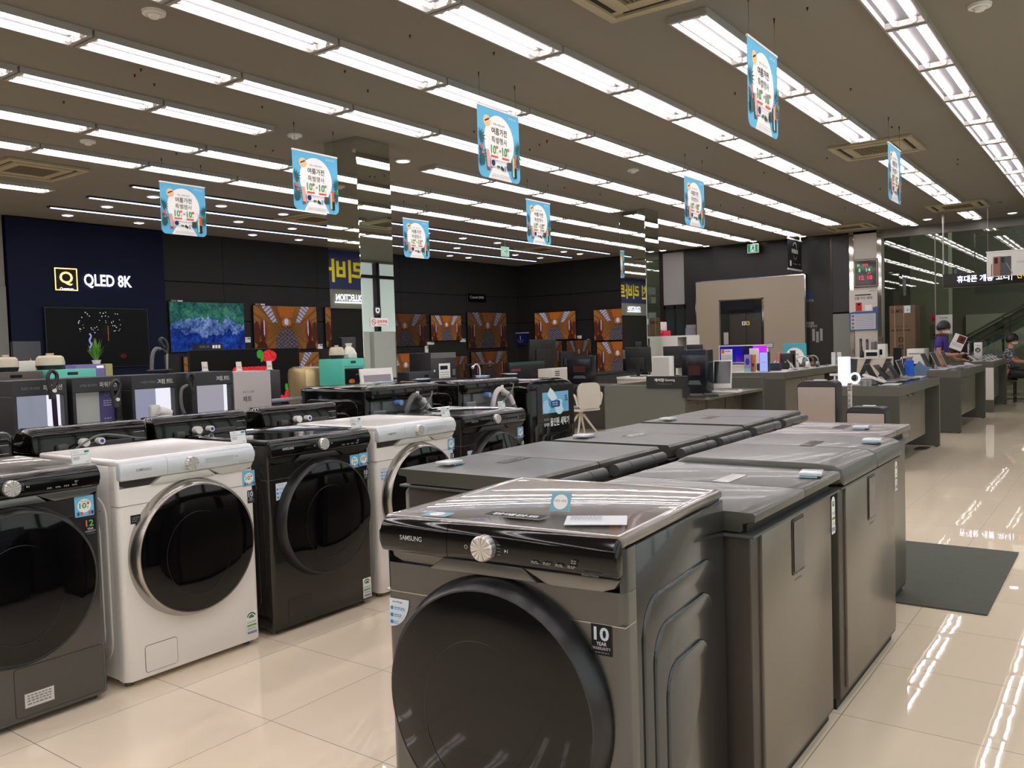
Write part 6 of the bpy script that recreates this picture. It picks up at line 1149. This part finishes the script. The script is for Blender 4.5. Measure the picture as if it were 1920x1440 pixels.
t = thing('display_box', 'small black box at the near left corner of the second table', 'display box', (13.5, 2.62, H2), -PI/2); bm = bm_new(); box(bm, -.09, .09, 0, .1, 0, .09, .004, 1); obj('case', bm, bez, t); P = Print(-.001); P.rect(-.05, .04, .05, .055, greytxt); P.obj('front_print', t)
t = thing('price_stand', 'low clear price stand at the far front corner of the second table', 'sign', (15.3, 2.1, H2), 0); bm = bm_new(); prism(bm, [(-.06,0), (.06,0), (.06,.05)], -.14, .14, plane='yz'); obj('wedge', bm, mat('acrylic_card'), t, smooth=False); bm = bm_new(); box(bm, -.14, .14, -.07, .07, 0, .003); obj('base', bm, whitep, t, smooth=False)
# small phones on the farthest table
for i in range(22):
    x = 17.05+.14*(i % 11)+.02*(i//11); y = 2.03+.21*(i//11); t = thing('smartphone', 'small phone on a slanted stand on the farthest phone table', 'phone', (x, y, H3), .1*math.sin(i), 'phones on slanted stands on the farthest table')
    bm = bm_new(); box(bm, -.036, .036, -.004, .004, 0, .15, .003, 1); o = obj('body', bm, (alu, dkal, whitep)[i % 3], t, (0,0,.012)); o.rotation_euler = (-.9,0,0); bm = bm_new(); box(bm, -.03, .03, -.04, .06, 0, .012, .003, 1); cyl(bm, (0,.04,.01), (0,.05,.07), .008, seg=8); obj('stand', bm, whitep, t)
for i in range(6):
    y = 2.15+.1*i; t = thing('smartphone', 'upright phone leaning in a row at the far end of the last table', 'phone', (18.7, y, H3), -PI/2, 'leaning phones at the far end of the last table')
    bm = bm_new(); box(bm, -.036, .036, -.004, .004, 0, .16, .003, 1); o = obj('body', bm, dkal, t, (0,0,.01)); o.rotation_euler = (-.3,.5,0); bm = bm_new(); box(bm, -.03, .03, -.03, .05, 0, .012, .003, 1); obj('stand', bm, greyplas, t)
# accessory table
HA = .8975
r = (6.594, 5.610, 0.954, 1.305); t = tv(r[0], r[1], r[2], r[3], 'X', S_pur, 'wide colourful monitor glowing blue and purple behind the accessory table', None, name='monitor', cat='monitor', y=16.0, frame=whitep, b=.02)
bm = bm_new(); box(bm, -.2, .2, -.1, .1, -(r[2])+.92, -(r[2])+.935, .003, 1); box(bm, -.03, .03, .0, .03, -(r[2])+.93, .1); obj('stand', bm, steel, t)
t = thing('display_counter', 'white counter under the colourful purple monitor', 'counter', (15.75, (r[0]+r[1])/2, 0), -PI/2); slab(t, 'body', whitep, -.7, .6, 0, .6, 0, .9); slab(t, 'top', whitep, -.72, .62, -.02, .62, .9, .92)
def acc(name, label, cat, px0, py0, px1, py1, X, r, m, front=None, bev=.006, depth=.06): return block(name, label, cat, r, 'X', X, depth, m, .921 if X > 15.7 else HA, bev=bev, front=front)
acc('price_sheet', 'white framed price sheet with a red corner in front of the colourful monitor', 'sign', 0,0,0,0, 15.8, (lambda r: (r[0], r[1], 0, r[3]))((6.489, 6.261, 0.950, 1.231)), whitep, lambda P, w, h: (P.rect(-w*.45, h*.75, -w*.2, h*.97, red), lines(P, -w*.1, w*.4, (h*.85,), h*.05, blk), lines(P, -w*.4, w*.4, (h*.6,h*.5,h*.4,h*.3,h*.2), h*.03, greytxt)), .002, .01)
acc('price_sheet', 'blank white price sheet at the right end of the colourful monitor', 'sign', 0,0,0,0, 15.8, (lambda r: (r[0], r[1], 0, r[3]))((5.920, 5.732, 0.964, 1.239)), whitep, lambda P, w, h: lines(P, -w*.3, w*.3, (h*.6,h*.5), h*.03, greytxt), .002, .01)
acc('phone_box', 'phone box with a blue and pink picture at the front of the accessory table', 'box', 0,0,0,0, 13.0, (lambda r: (r[0], r[1], 0, r[3]))((4.959, 4.847, 0.926, 1.171)), flat((150,120,160)), lambda P, w, h: (P.rect(-w*.45, 0, w*.45, h, flat((150,130,180))), P.disc(0, h*.6, w*.3, flat((40,60,150)), h*.2), P.rect(-w*.45, 0, w*.45, h*.2, flat((110,190,180)))))
acc('phone_box', 'orange patterned box right of the blue and pink phone box', 'box', 0,0,0,0, 13.05, (lambda r: (r[0], r[1], 0, r[3]))((4.856, 4.805, 0.940, 1.168)), flat((200,130,50)), lambda P, w, h: P.rect(-w*.3, h*.3, w*.3, h*.5, flat((90,50,60))))
acc('speaker', 'dark navy low speaker behind the lit lavender box', 'speaker', 0,0,0,0, 13.4, (lambda r: (r[0], r[1], 0, r[3]))((4.909, 4.526, 0.882, 1.020)), mat('navy_fabric', (46,50,66), .8), lambda P, w, h: P.rect(-w*.1, h*.4, w*.1, h*.5, greytxt), .02, .12)
acc('speaker', 'dusty pink upright speaker on the accessory table', 'speaker', 0,0,0,0, 14.0, (lambda r: (r[0], r[1], 0, r[3]))((4.798, 4.726, 0.991, 1.178)), mat('pink_fabric', (170,112,112), .8), lambda P, w, h: P.rect(-w*.2, h*.4, w*.2, h*.45, white_ink), .02, .1)
acc('speaker', 'black rounded speaker with a white handle behind it on the accessory table', 'speaker', 0,0,0,0, 14.0, (lambda r: (r[0], r[1], 0, r[3]))((4.717, 4.549, 1.007, 1.166)), blackp, lambda P, w, h: P.rect(-w*.1, h*.4, w*.1, h*.5, greytxt), .03, .14)
acc('package', 'small black package with an orange corner on the accessory table', 'box', 0,0,0,0, 14.2, (lambda r: (r[0], r[1], 0, r[3]))((4.622, 4.542, 1.000, 1.205)), bez, lambda P, w, h: P.rect(-w*.3, h*.2, w*.1, h*.4, flat((200,150,40))), .003, .05)
a = (14.000, 4.834, 1.045); t = thing('speaker', 'small round red speaker on the accessory table', 'speaker', (14.0, a[1], HA)); bm = bm_new(); lathe(bm, [(0,0), (.05,.0), (.065,.04), (.05,.08), (0,.09)], (0,0,0), (0,0,1), 20); obj('shell', bm, flat((200,50,50)), t); bm = bm_new(); lathe(bm, [(.064,.036), (.068,.04), (.064,.044)], (0,0,0), (0,0,1), 20); obj('band', bm, white_ink, t)
for (px, X, s), lab in ((((14.300, 4.450, 1.066), 14.3, 1.2), 'large white headphones standing on the accessory table'), (((14.500, 4.414, 1.059), 14.5, 1.0), 'brown and white headphones next to the large white ones'), (((14.700, 4.395, 1.035), 14.7, 1.0), 'grey headphones at the right end of the row on the accessory table')):
    t = thing('headphones', lab, 'headphones', (px[0], px[1], HA), -PI/2); hm = {'l': whitep, 'b': mat('brown_pad', (120,90,70), .6), 'g': greyplas}[lab[0]]
    bm = bm_new(); tube(bm, [(-.08*s,0,.06), (-.085*s,0,.14), (-.05*s,0,.19), (0,0,.205), (.05*s,0,.19), (.085*s,0,.14), (.08*s,0,.06)], .011*s, 8); obj('headband', bm, hm, t)
    for k in (-1, 1): bm = bm_new(); cyl(bm, (k*.06*s,0,.06), (k*.1*s,0,.06), .05*s, .045*s, seg=20); obj('ear_cup', bm, hm, t)
t = thing('round_sign', 'light teal board with a white disc standing behind the headphones', 'sign', (15.2, (15.200, 4.862, 1.113)[1], HA), -PI/2); r = (5.062, 4.654, 0.970, 1.313); w_ = r[0]-r[1]; h_ = r[3]-HA
bm = bm_new(); box(bm, -w_/2, w_/2, 0, .02, 0, h_, .002, 1); obj('board', bm, flat((80,170,184)), t, smooth=False); P = Print(-.001); P.disc(0, h_*.42, h_*.4, white_ink); P.text('여름가전', 0, h_*.45, h_*.12, blk, w_*.35, .01, 'c'); P.obj('print', t)
t = thing('price_stand', 'small blue-framed price sign on a thin pole above the accessories', 'sign', (14.6, (14.600, 5.103, 1.292)[1], HA), -PI/2); z = (14.600, 5.104, 1.254)[2]-HA; bm = bm_new(); cyl(bm, (0,0,0), (0,0,z), .008); cyl(bm, (0,0,0), (0,0,.01), .05); obj('pole', bm, steel, t); bm = bm_new(); box(bm, -.065, .065, -.006, .006, z, z+.085, .003, 1); obj('frame', bm, flat((60,90,130)), t); P = Print(-.007); P.rect(-.055, z+.01, .055, z+.075, flat((190,196,200))); lines(P, -.04, .04, (z+.05,z+.035), .007, greytxt); P.obj('print', t)
for i in range(13):
    x = 13.1+.19*i; t = thing('smartphone', 'pale phone or earbud case lying along the accessory table edge', 'phone', (x, 4.32, HA), 0, 'small items along the accessory table edge')
    bm = bm_new(); box(bm, -.06, .06, -.04, .04, .012, .024, .003, 1); o = obj('body', bm, (whitep, alu, dkal)[i % 3], t); bm = bm_new(); box(bm, -.07, .07, -.05, .05, 0, .012, .003, 1); obj('tray', bm, whitep, t)
for i in range(4):
    bm = bm_new(); x = 13.5+.35*i; tube(bm, [(x, 5.05, HA+.01), (x+.08, 5.02, HA+.12), (x+.16, 5.0, HA+.10), (x+.2, 4.97, HA+.01)], .006, 6); o = obj('cable', bm, whitep); tag(o, 'white looping cable on the accessory table', 'cable', 'white cables on the accessory table')
for (p, h_), lab in ((((15.400, 4.260, 1.115), .24), 'clear upright phone holder, left of the pair near the table end'), (((15.400, 4.160, 1.113), .24), 'clear upright phone holder, right of the pair near the table end')):
    t = thing('phone_holder', lab, 'stand', (15.45, p[1]-.0, HA), -PI/2); bm = bm_new(); box(bm, -.035, .035, -.004, .004, .01, h_, .002, 1); obj('plate', bm, mat('acrylic_card'), t, smooth=False); bm = bm_new(); box(bm, -.05, .05, -.04, .04, 0, .012, .003, 1); obj('base', bm, whitep, t)
for i, (px, X) in enumerate((((14.000, 4.001, 0.912), 14.0), ((14.400, 4.055, 0.932), 14.4))):
    t = thing('smartphone', ('silver phone leaning on a tall stand beside the headphones', 'grey phone leaning on a stand toward the table end')[i], 'phone', (X, 4.50, HA), -.1); bm = bm_new(); box(bm, -.04, .04, -.005, .005, 0, .17, .003, 1); o = obj('body', bm, alu if i == 0 else dkal, t, (0,0,.02)); o.rotation_euler = (-.6,0,0); bm = bm_new(); box(bm, -.03, .03, -.04, .07, 0, .02, .003, 1); cyl(bm, (0,.05,.01), (0,.06,.1), .008, seg=8); obj('stand', bm, whitep, t)
# cream counter: sound bars and bottle
for i, px in enumerate(((16.900, 4.183, 1.107), (16.900, 4.067, 1.104), (16.950, 3.974, 1.101), (17.000, 3.938, 1.099), (17.000, 3.890, 1.098))):
    t = thing('speaker', ('slim upright speaker at the left end of the cream counter', 'slim dark upright speaker second from left on the cream counter', 'slim upright speaker third from left on the cream counter', 'slim upright speaker fourth from left on the cream counter', 'slim grey upright speaker at the right of the row on the cream counter')[i], 'speaker', (17.0, px[1], 1.001), -PI/2)
    bm = bm_new(); box(bm, -.02, .02, 0, .05, 0, .36-.015*i, .006, 2); obj('case', bm, (charc, blackp, greyplas, greyplas, greyplas)[i], t); P = Print(-.001); P.rect(-.015, .02, .015, .29, mat('speaker_cloth', (100,100,98), .9)); P.obj('grille_cloth', t)
t = thing('bottle', 'small dark bottle between the upright speakers on the cream counter', 'bottle', (16.8, (16.800, 4.109, 1.158)[1], 1.001)); bm = bm_new(); lathe(bm, [(0,0), (.035,0), (.035,.1), (.012,.15), (.012,.19)], (0,0,0), (0,0,1), 16); obj('body', bm, bez, t); bm = bm_new(); cyl(bm, (0,0,.19), (0,0,.21), .015); obj('cap', bm, bez, t)
r = (3.811, 3.672, 1.102, 1.250); block('small_appliance', 'small white boxy appliance at the right end of the cream counter', 'box', (r[0], r[1], 1.001, r[3]), 'X', 16.7, .2, whitep, 1.001, front=lambda P, w, h: P.rect(-w*.3, h*.2, w*.1, h*.6, bmir))
r = (4.016, 3.773, 1.067, 1.146); block('small_printer', 'flat white and black device lying on the cream counter', 'printer', (r[0], r[1], 1.001, r[3]), 'X', 16.62, .1, whitep, 1.001, front=lambda P, w, h: P.rect(-w*.4, h*.2, w*.4, h*.7, blk))
# tall carton against the glass wall
r = (4.155, 3.650, 0.718, 2.026); cb = mat('corrugated_card', (98,78,54), .75, noise=.06, nscale=6)
def f_sam(P, w, h):
    bk = flat((58,42,28)); P.text('SAMSUNG', -w*.44, h*.925, h*.035, bk, w*.78, .015); P.text('로봇 청소기', -w*.3, h*.77, h*.02, bk, w*.5); lines(P, -w*.44, w*.3, (h*.735,), h*.014, bk)
    for zz in (.62, .54): P.rect(-w*.15, h*zz, w*.05, h*(zz+.05), bk); P.rect(-w*.1, h*(zz+.01), 0, h*(zz+.04), cb)
    for k in range(4): P.rect(-w*(.4-.2*k), h*.44, -w*(.4-.2*k)+w*.12, h*.47, bk); P.rect(-w*(.38-.2*k), h*.38, -w*(.38-.2*k)+w*.08, h*.42, bk)
    for x in (-.3, .05): P.rect(w*x, 0, w*(x+.02), h, flat((176,150,118)))
    P.rect(w*.08, h*.92, w*.32, h*.995, flat((186,206,212))); P.text('♪', w*.18, h*.94, h*.03, navyi)
t = block('tall_carton', 'tall brown cardboard appliance carton in front of the glass wall', 'box', (r[0], r[1], 0, r[3]), 'X', 19.3, .55, cb, 0, bev=.006, front=f_sam)
r = (3.379, 3.229, 0.792, 0.902); t = thing('carton', 'small brown carton on the floor behind the man', 'box', (19.4, 3.05, 0), -PI/2); bm = bm_new(); box(bm, -.3, .3, 0, .3, 0, 1.0, .004, 1); obj('case', bm, cb, t); P = Print(-.001); P.text('SAMSUNG', -.15, .8, .05, flat((90,70,40)), .3); P.obj('front_print', t)
r = (3.564, 3.345, 0.827, 1.208); block('white_counter', 'low white service counter by the glass wall left of the man', 'counter', (r[0]+.1, r[1], 0, 1.12), 'X', 18.5, .5, whitep, 0, front=lambda P, w, h: P.rect(-w*.4, h*.9, w*.4, h*.92, greytxt))
# ================================================================ PEOPLE
skin = mat('skin', (176,128,100), .55); hairm = mat('black_hair', (14,13,14), .45); maskm = mat('face_mask', (222,222,220), .7)
def skinned(name, V, E_, m, parent, sub=2, root=0):
    """V: list of (x,y,z,r)"""
    me = bpy.data.meshes.new(name); me.from_pydata([v[:3] for v in V], E_, []); o = bpy.data.objects.new(name, me); C.objects.link(o); me.materials.append(m)
    md = o.modifiers.new('skin', 'SKIN'); md.use_smooth_shade = True; sv = me.skin_vertices[0].data
    for i, v in enumerate(V): rr = v[3]; sv[i].radius = (rr, rr) if not isinstance(rr, tuple) else rr; sv[i].use_root = (i == root)
    s = o.modifiers.new('sub', 'SUBSURF'); s.levels = sub; s.render_levels = sub; o.parent = parent
    for p in me.polygons: p.use_smooth = True
    return o
def head(parent, loc, rz, tilt, ponytail):
    """head facing -y, with face, ears, hair and mask; part of the body surface colour"""
    hd = bm_new(); x0, y0, z0 = 0, 0, 0
    bmesh.ops.create_uvsphere(hd, u_segments=28, v_segments=20, radius=1)
    for v in hd.verts:
        x, y, z = v.co; w_ = 1-.22*max(0, -z)**1.5; v.co = Vector((x*.074*w_, y*.092*(1-.1*max(0, -z)), z*.112))
        if y < -.55 and abs(x) < .25 and -.25 < z < .1: v.co.y -= .014*(1-abs(x)/.25)
        if z < -.3 and y < 0: v.co.y -= .006
    for s in (-1, 1):
        c = Vector((s*.074, .005, -.005)); n = len(hd.verts); r = bmesh.ops.create_uvsphere(hd, u_segments=8, v_segments=6, radius=.022)
        for v in r['verts']: v.co = Vector((v.co.x*.35, v.co.y*.7, v.co.z))+c
    hm = obj('head', hd, skin, parent, loc); hm.rotation_euler = (tilt, 0, rz)
    hr = bm_new(); bmesh.ops.create_uvsphere(hr, u_segments=28, v_segments=18, radius=1)
    dele = []
    for v in hr.verts:
        x, y, z = v.co; v.co = Vector((x*.092, y*.112+.006, z*.124+.014))
        lim = .018-.075*max(0, min(1, (y+.75)/1.3)); zz_ = v.co.z
        if zz_ < lim: v.co.z = lim+(zz_-lim)*.12; v.co.x *= .96; v.co.y = v.co.y*.97
    obj('hair', hr, hairm, hm)
    if ponytail:
        pt = bm_new(); tube(pt, [(0,.10,.02), (0,.135,.035), (0,.165,.005), (0,.16,-.05)], lambda f: .03-.018*abs(f-.45), 12); obj('ponytail', pt, hairm, hm); tb = bm_new(); lathe(tb, [(.02,-.006), (.026,0), (.02,.006)], (0,.118,.03), (0,1,.3), 12); obj('hair_tie', tb, whitep, hm)
    mk = bm_new(); bmesh.ops.create_uvsphere(mk, u_segments=20, v_segments=14, radius=1)
    for v in mk.verts: x, y, z = v.co; v.co = Vector((x*.064, min(y, .1)*.098-.012, z*.046-.045))
    obj('face_mask', mk, maskm, hm)
    for s in (-1, 1):
        eb = bm_new(); bmesh.ops.create_uvsphere(eb, u_segments=8, v_segments=6, radius=.008); obj('eye', eb, hairm, hm, (s*.028, -.086, .004))
    return hm
def hand(parent, wrist, fw, up, m=skin, curl=.5, side=1):
    """palm with five separate tapering fingers"""
    w_ = Vector(wrist); f = Vector(fw).normalized(); u = Vector(up).normalized(); s = f.cross(u).normalized()*side; V = []; E_ = []
    def add(p, r): V.append((p.x, p.y, p.z, r)); return len(V)-1
    a = add(w_, .021); b = add(w_+f*.035, (.030)); E_.append((a, b)); c = add(w_+f*.065, .029); E_.append((b, c))
    for k, (o_, L) in enumerate(((-.026,.060), (-.009,.070), (.009,.066), (.025,.052))):
        p = w_+f*.075+s*o_; i = add(p, .009); E_.append((c, i)); q = p+f*L*.5-u*curl*.012; j = add(q, .0085); E_.append((i, j)); q2 = q+f*L*.4-u*curl*.035; k2 = add(q2, .0075); E_.append((j, k2))
    p = w_+f*.03-s*.034; i = add(p, .011); E_.append((b, i)); q = p+f*.03-s*.015-u*curl*.015; j = add(q, .009); E_.append((i, j))
    return skinned('hand', V, E_, m, parent, 1)
# standing man
man = thing('person', 'person with short black hair, white mask and purple T-shirt standing and reading a brochure', 'person', (16.28, 2.66, 0), math.radians(-8))
Z = 1.60/1.72
def zz(L): return [(x*Z, y*Z, z*Z, (r*Z if not isinstance(r, tuple) else tuple(q*Z for q in r))) for x, y, z, r in L]
body = zz([(0,0,.95,(.13,.10)), (0,0,1.15,(.125,.095)), (0,0,1.34,(.15,.10)), (0,.0,1.44,.07), (0,-.005,1.52,.052), (0,-.012,1.60,.055),
  (-.155,0,1.40,.055), (-.20,-.01,1.15,.042), (-.17,-.22,1.11,.034), (-.13,-.34,1.13,.026), (.155,0,1.40,.055), (.20,-.02,1.15,.042), (.15,-.20,1.02,.034), (.10,-.30,1.02,.026),
  (-.09,0,.86,.085), (-.095,-.01,.48,.055), (-.095,.01,.10,.038), (-.10,-.11,.04,.034), (.09,0,.86,.085), (.095,-.01,.48,.055), (.095,.01,.10,.038), (.10,-.11,.04,.034)])
skinned('body', body, [(0,1),(1,2),(2,3),(3,4),(4,5),(2,6),(6,7),(7,8),(8,9),(2,10),(10,11),(11,12),(12,13),(0,14),(14,15),(15,16),(16,17),(0,18),(18,19),(19,20),(20,21)], skin, man)
purple_m = mat('purple_cotton', (62,44,128), .8)
shirt = zz([(0,0,.92,(.15,.115)), (0,0,1.15,(.145,.112)), (0,0,1.33,(.165,.115)), (0,.0,1.43,.085), (-.16,0,1.40,.07), (-.195,-.005,1.24,.062), (.16,0,1.40,.07), (.195,-.01,1.24,.062)])
skinned('t_shirt', shirt, [(0,1),(1,2),(2,3),(2,4),(4,5),(2,6),(6,7)], purple_m, man)
trous = zz([(0,0,.97,(.14,.11)), (-.09,0,.84,.098), (-.095,-.01,.48,.072), (-.095,.01,.09,.055), (.09,0,.84,.098), (.095,-.01,.48,.072), (.095,.01,.09,.055)])
skinned('trousers', trous, [(0,1),(1,2),(2,3),(0,4),(4,5),(5,6)], charc, man)
for s in (-1, 1):
    bm = bm_new(); prism(bm, rrect(s*.095-.045, s*.095+.045, -.19, .07, .04), 0, .06, .015, 2, plane='xy'); obj('shoe', bm, bez, man)
hd = head(man, (0, -.03, 1.50), math.radians(12), .25, False)
hand(man, (-.13*Z,-.34*Z,1.13*Z), (.1,-1,.15), (0,.1,1), curl=.6, side=-1); hand(man, (.10*Z,-.30*Z,1.02*Z), (-.2,-1,-.1), (0,0,1), curl=.3)
t = thing('brochure', 'white brochure with a dark red picture held up by the standing person', 'brochure', (16.2, (16.200, 2.449, 1.177)[1], 1.13), math.radians(-80)); bm = bm_new(); box(bm, -.10, .10, -.003, .003, 0, .27, .001, 1); o = obj('cover', bm, whitep, t, smooth=False); o.rotation_euler = (-.2,.42,0); P = Print(-.0035); P.rect(-.03, .13, .09, .26, flat((96,40,36))); P.rect(.02, .16, .06, .23, flat((30,26,30))); lines(P, -.08, .08, (.10,.08,.06), .008, greytxt); P.obj('print', o)
# seated woman
wo = thing('person', 'person with black ponytail, white mask and dark patterned blouse sitting at the right edge', 'person', (19.45, (19.450, 1.963, 0.681)[1], 0), math.radians(0))
sh = .64
wb_ = [(0,.05,.60,(.15,.13)), (0,.03,.80,(.12,.10)), (0,0,.98,(.145,.095)), (0,-.01,1.08,.06), (0,-.03,1.15,.048), (0,-.04,1.2,.05),
  (-.14,0,1.03,.05), (-.18,-.10,.82,.038), (-.16,-.32,.80,.030), (-.13,-.42,.84,.024), (.14,0,1.03,.05), (.18,-.12,.82,.038), (.14,-.34,.78,.030), (.10,-.44,.80,.024),
  (-.09,.02,.58,.09), (-.10,-.38,.56,.068), (-.10,-.40,.16,.042), (-.10,-.50,.05,.034), (.09,.02,.58,.09), (.10,-.38,.56,.068), (.10,-.40,.16,.042), (.10,-.50,.05,.034)]
skinned('body', wb_, [(0,1),(1,2),(2,3),(3,4),(4,5),(2,6),(6,7),(7,8),(8,9),(2,10),(10,11),(11,12),(12,13),(0,14),(14,15),(15,16),(16,17),(0,18),(18,19),(19,20),(20,21)], skin, wo)
def speckle():
    m = bpy.data.materials.new('speckled_blouse'); m.use_nodes = True; nt = m.node_tree; b = nt.nodes['Principled BSDF']; b.inputs['Roughness'].default_value = .8
    tc = nt.nodes.new('ShaderNodeTexCoord'); v = nt.nodes.new('ShaderNodeTexNoise'); v.inputs['Scale'].default_value = 55; nt.links.new(tc.outputs['Object'], v.inputs['Vector']); r = nt.nodes.new('ShaderNodeValToRGB'); r.color_ramp.interpolation = 'CONSTANT'
    r.color_ramp.elements[0].color = lin((38,42,60)); r.color_ramp.elements[1].position = .53; r.color_ramp.elements[1].color = lin((170,172,176)); nt.links.new(v.outputs[0], r.inputs[0]); nt.links.new(r.outputs[0], b.inputs['Base Color']); return m
skinned('blouse', [(0,.05,.62,(.165,.145)), (0,.03,.80,(.15,.13)), (0,0,.97,(.17,.12)), (0,-.01,1.06,.08), (-.15,0,1.02,.07), (-.18,-.07,.88,.066), (.15,0,1.02,.07), (.18,-.08,.88,.066)], [(0,1),(1,2),(2,3),(2,4),(4,5),(2,6),(6,7)], speckle(), wo)
skinned('skirt', [(0,.06,.60,(.17,.13)), (-.08,-.05,.575,.11), (-.09,-.34,.56,.095), (.08,-.05,.575,.11), (.09,-.34,.56,.095)], [(0,1),(1,2),(0,3),(3,4)], blackp, wo)
for s in (-1, 1):
    bm = bm_new(); prism(bm, rrect(s*.10-.04, s*.10+.04, -.60, -.36, .035), 0, .055, .012, 2, plane='xy'); obj('shoe', bm, bez, wo)
head(wo, (0, -.05, 1.235), 0, .15, True)
hand(wo, (-.13,-.42,.84), (.3,-1,-.1), (0,0,1)); hand(wo, (.10,-.44,.80), (-.1,-1,0), (0,0,1))
t = thing('stool', 'dark stool with wooden seat under the seated person', 'stool', (wo.location[0], wo.location[1]+.05, 0)); bm = bm_new(); box(bm, -.19, .19, -.17, .19, .41, .45, .01, 2); obj('seat', bm, mat('stool_wood', (70,56,38), .5), t)
for x in (-.16, .16):
    for y in (-.14, .16): bm = bm_new(); cyl(bm, (x, y, 0), (x, y, .41), .014); obj('leg', bm, bez, t)
bm = bm_new(); box(bm, -.16, .16, -.15, -.13, .12, .14); box(bm, -.16, .16, .15, .17, .12, .14); obj('footrest', bm, steel, t)
t = thing('desk', 'dark consulting desk at the right edge in front of the seated person', 'desk', (19.3, .62, 0)); slab(t, 'top', blackp, -.4, .6, -.6, .55, .72, .75); slab(t, 'side_panel', charc, -.38, -.34, -.58, .3, 0, .72); slab(t, 'side_panel', charc, .54, .58, -.58, .3, 0, .72)
# steel chair foot on the floor under the nearest phone table
bm = bm_new(); prism(bm, rrect(-.14, .14, -.07, .07, .02), 0, .012, .003, 1, plane='xy'); o = obj('floor_plate', bm, steel, None, ((11.323, 2.026, 0.000)[0], (11.323, 2.026, 0.000)[1]+.05, 0)); tag(o, 'small steel plate on the floor under the nearest phone table', 'plate')
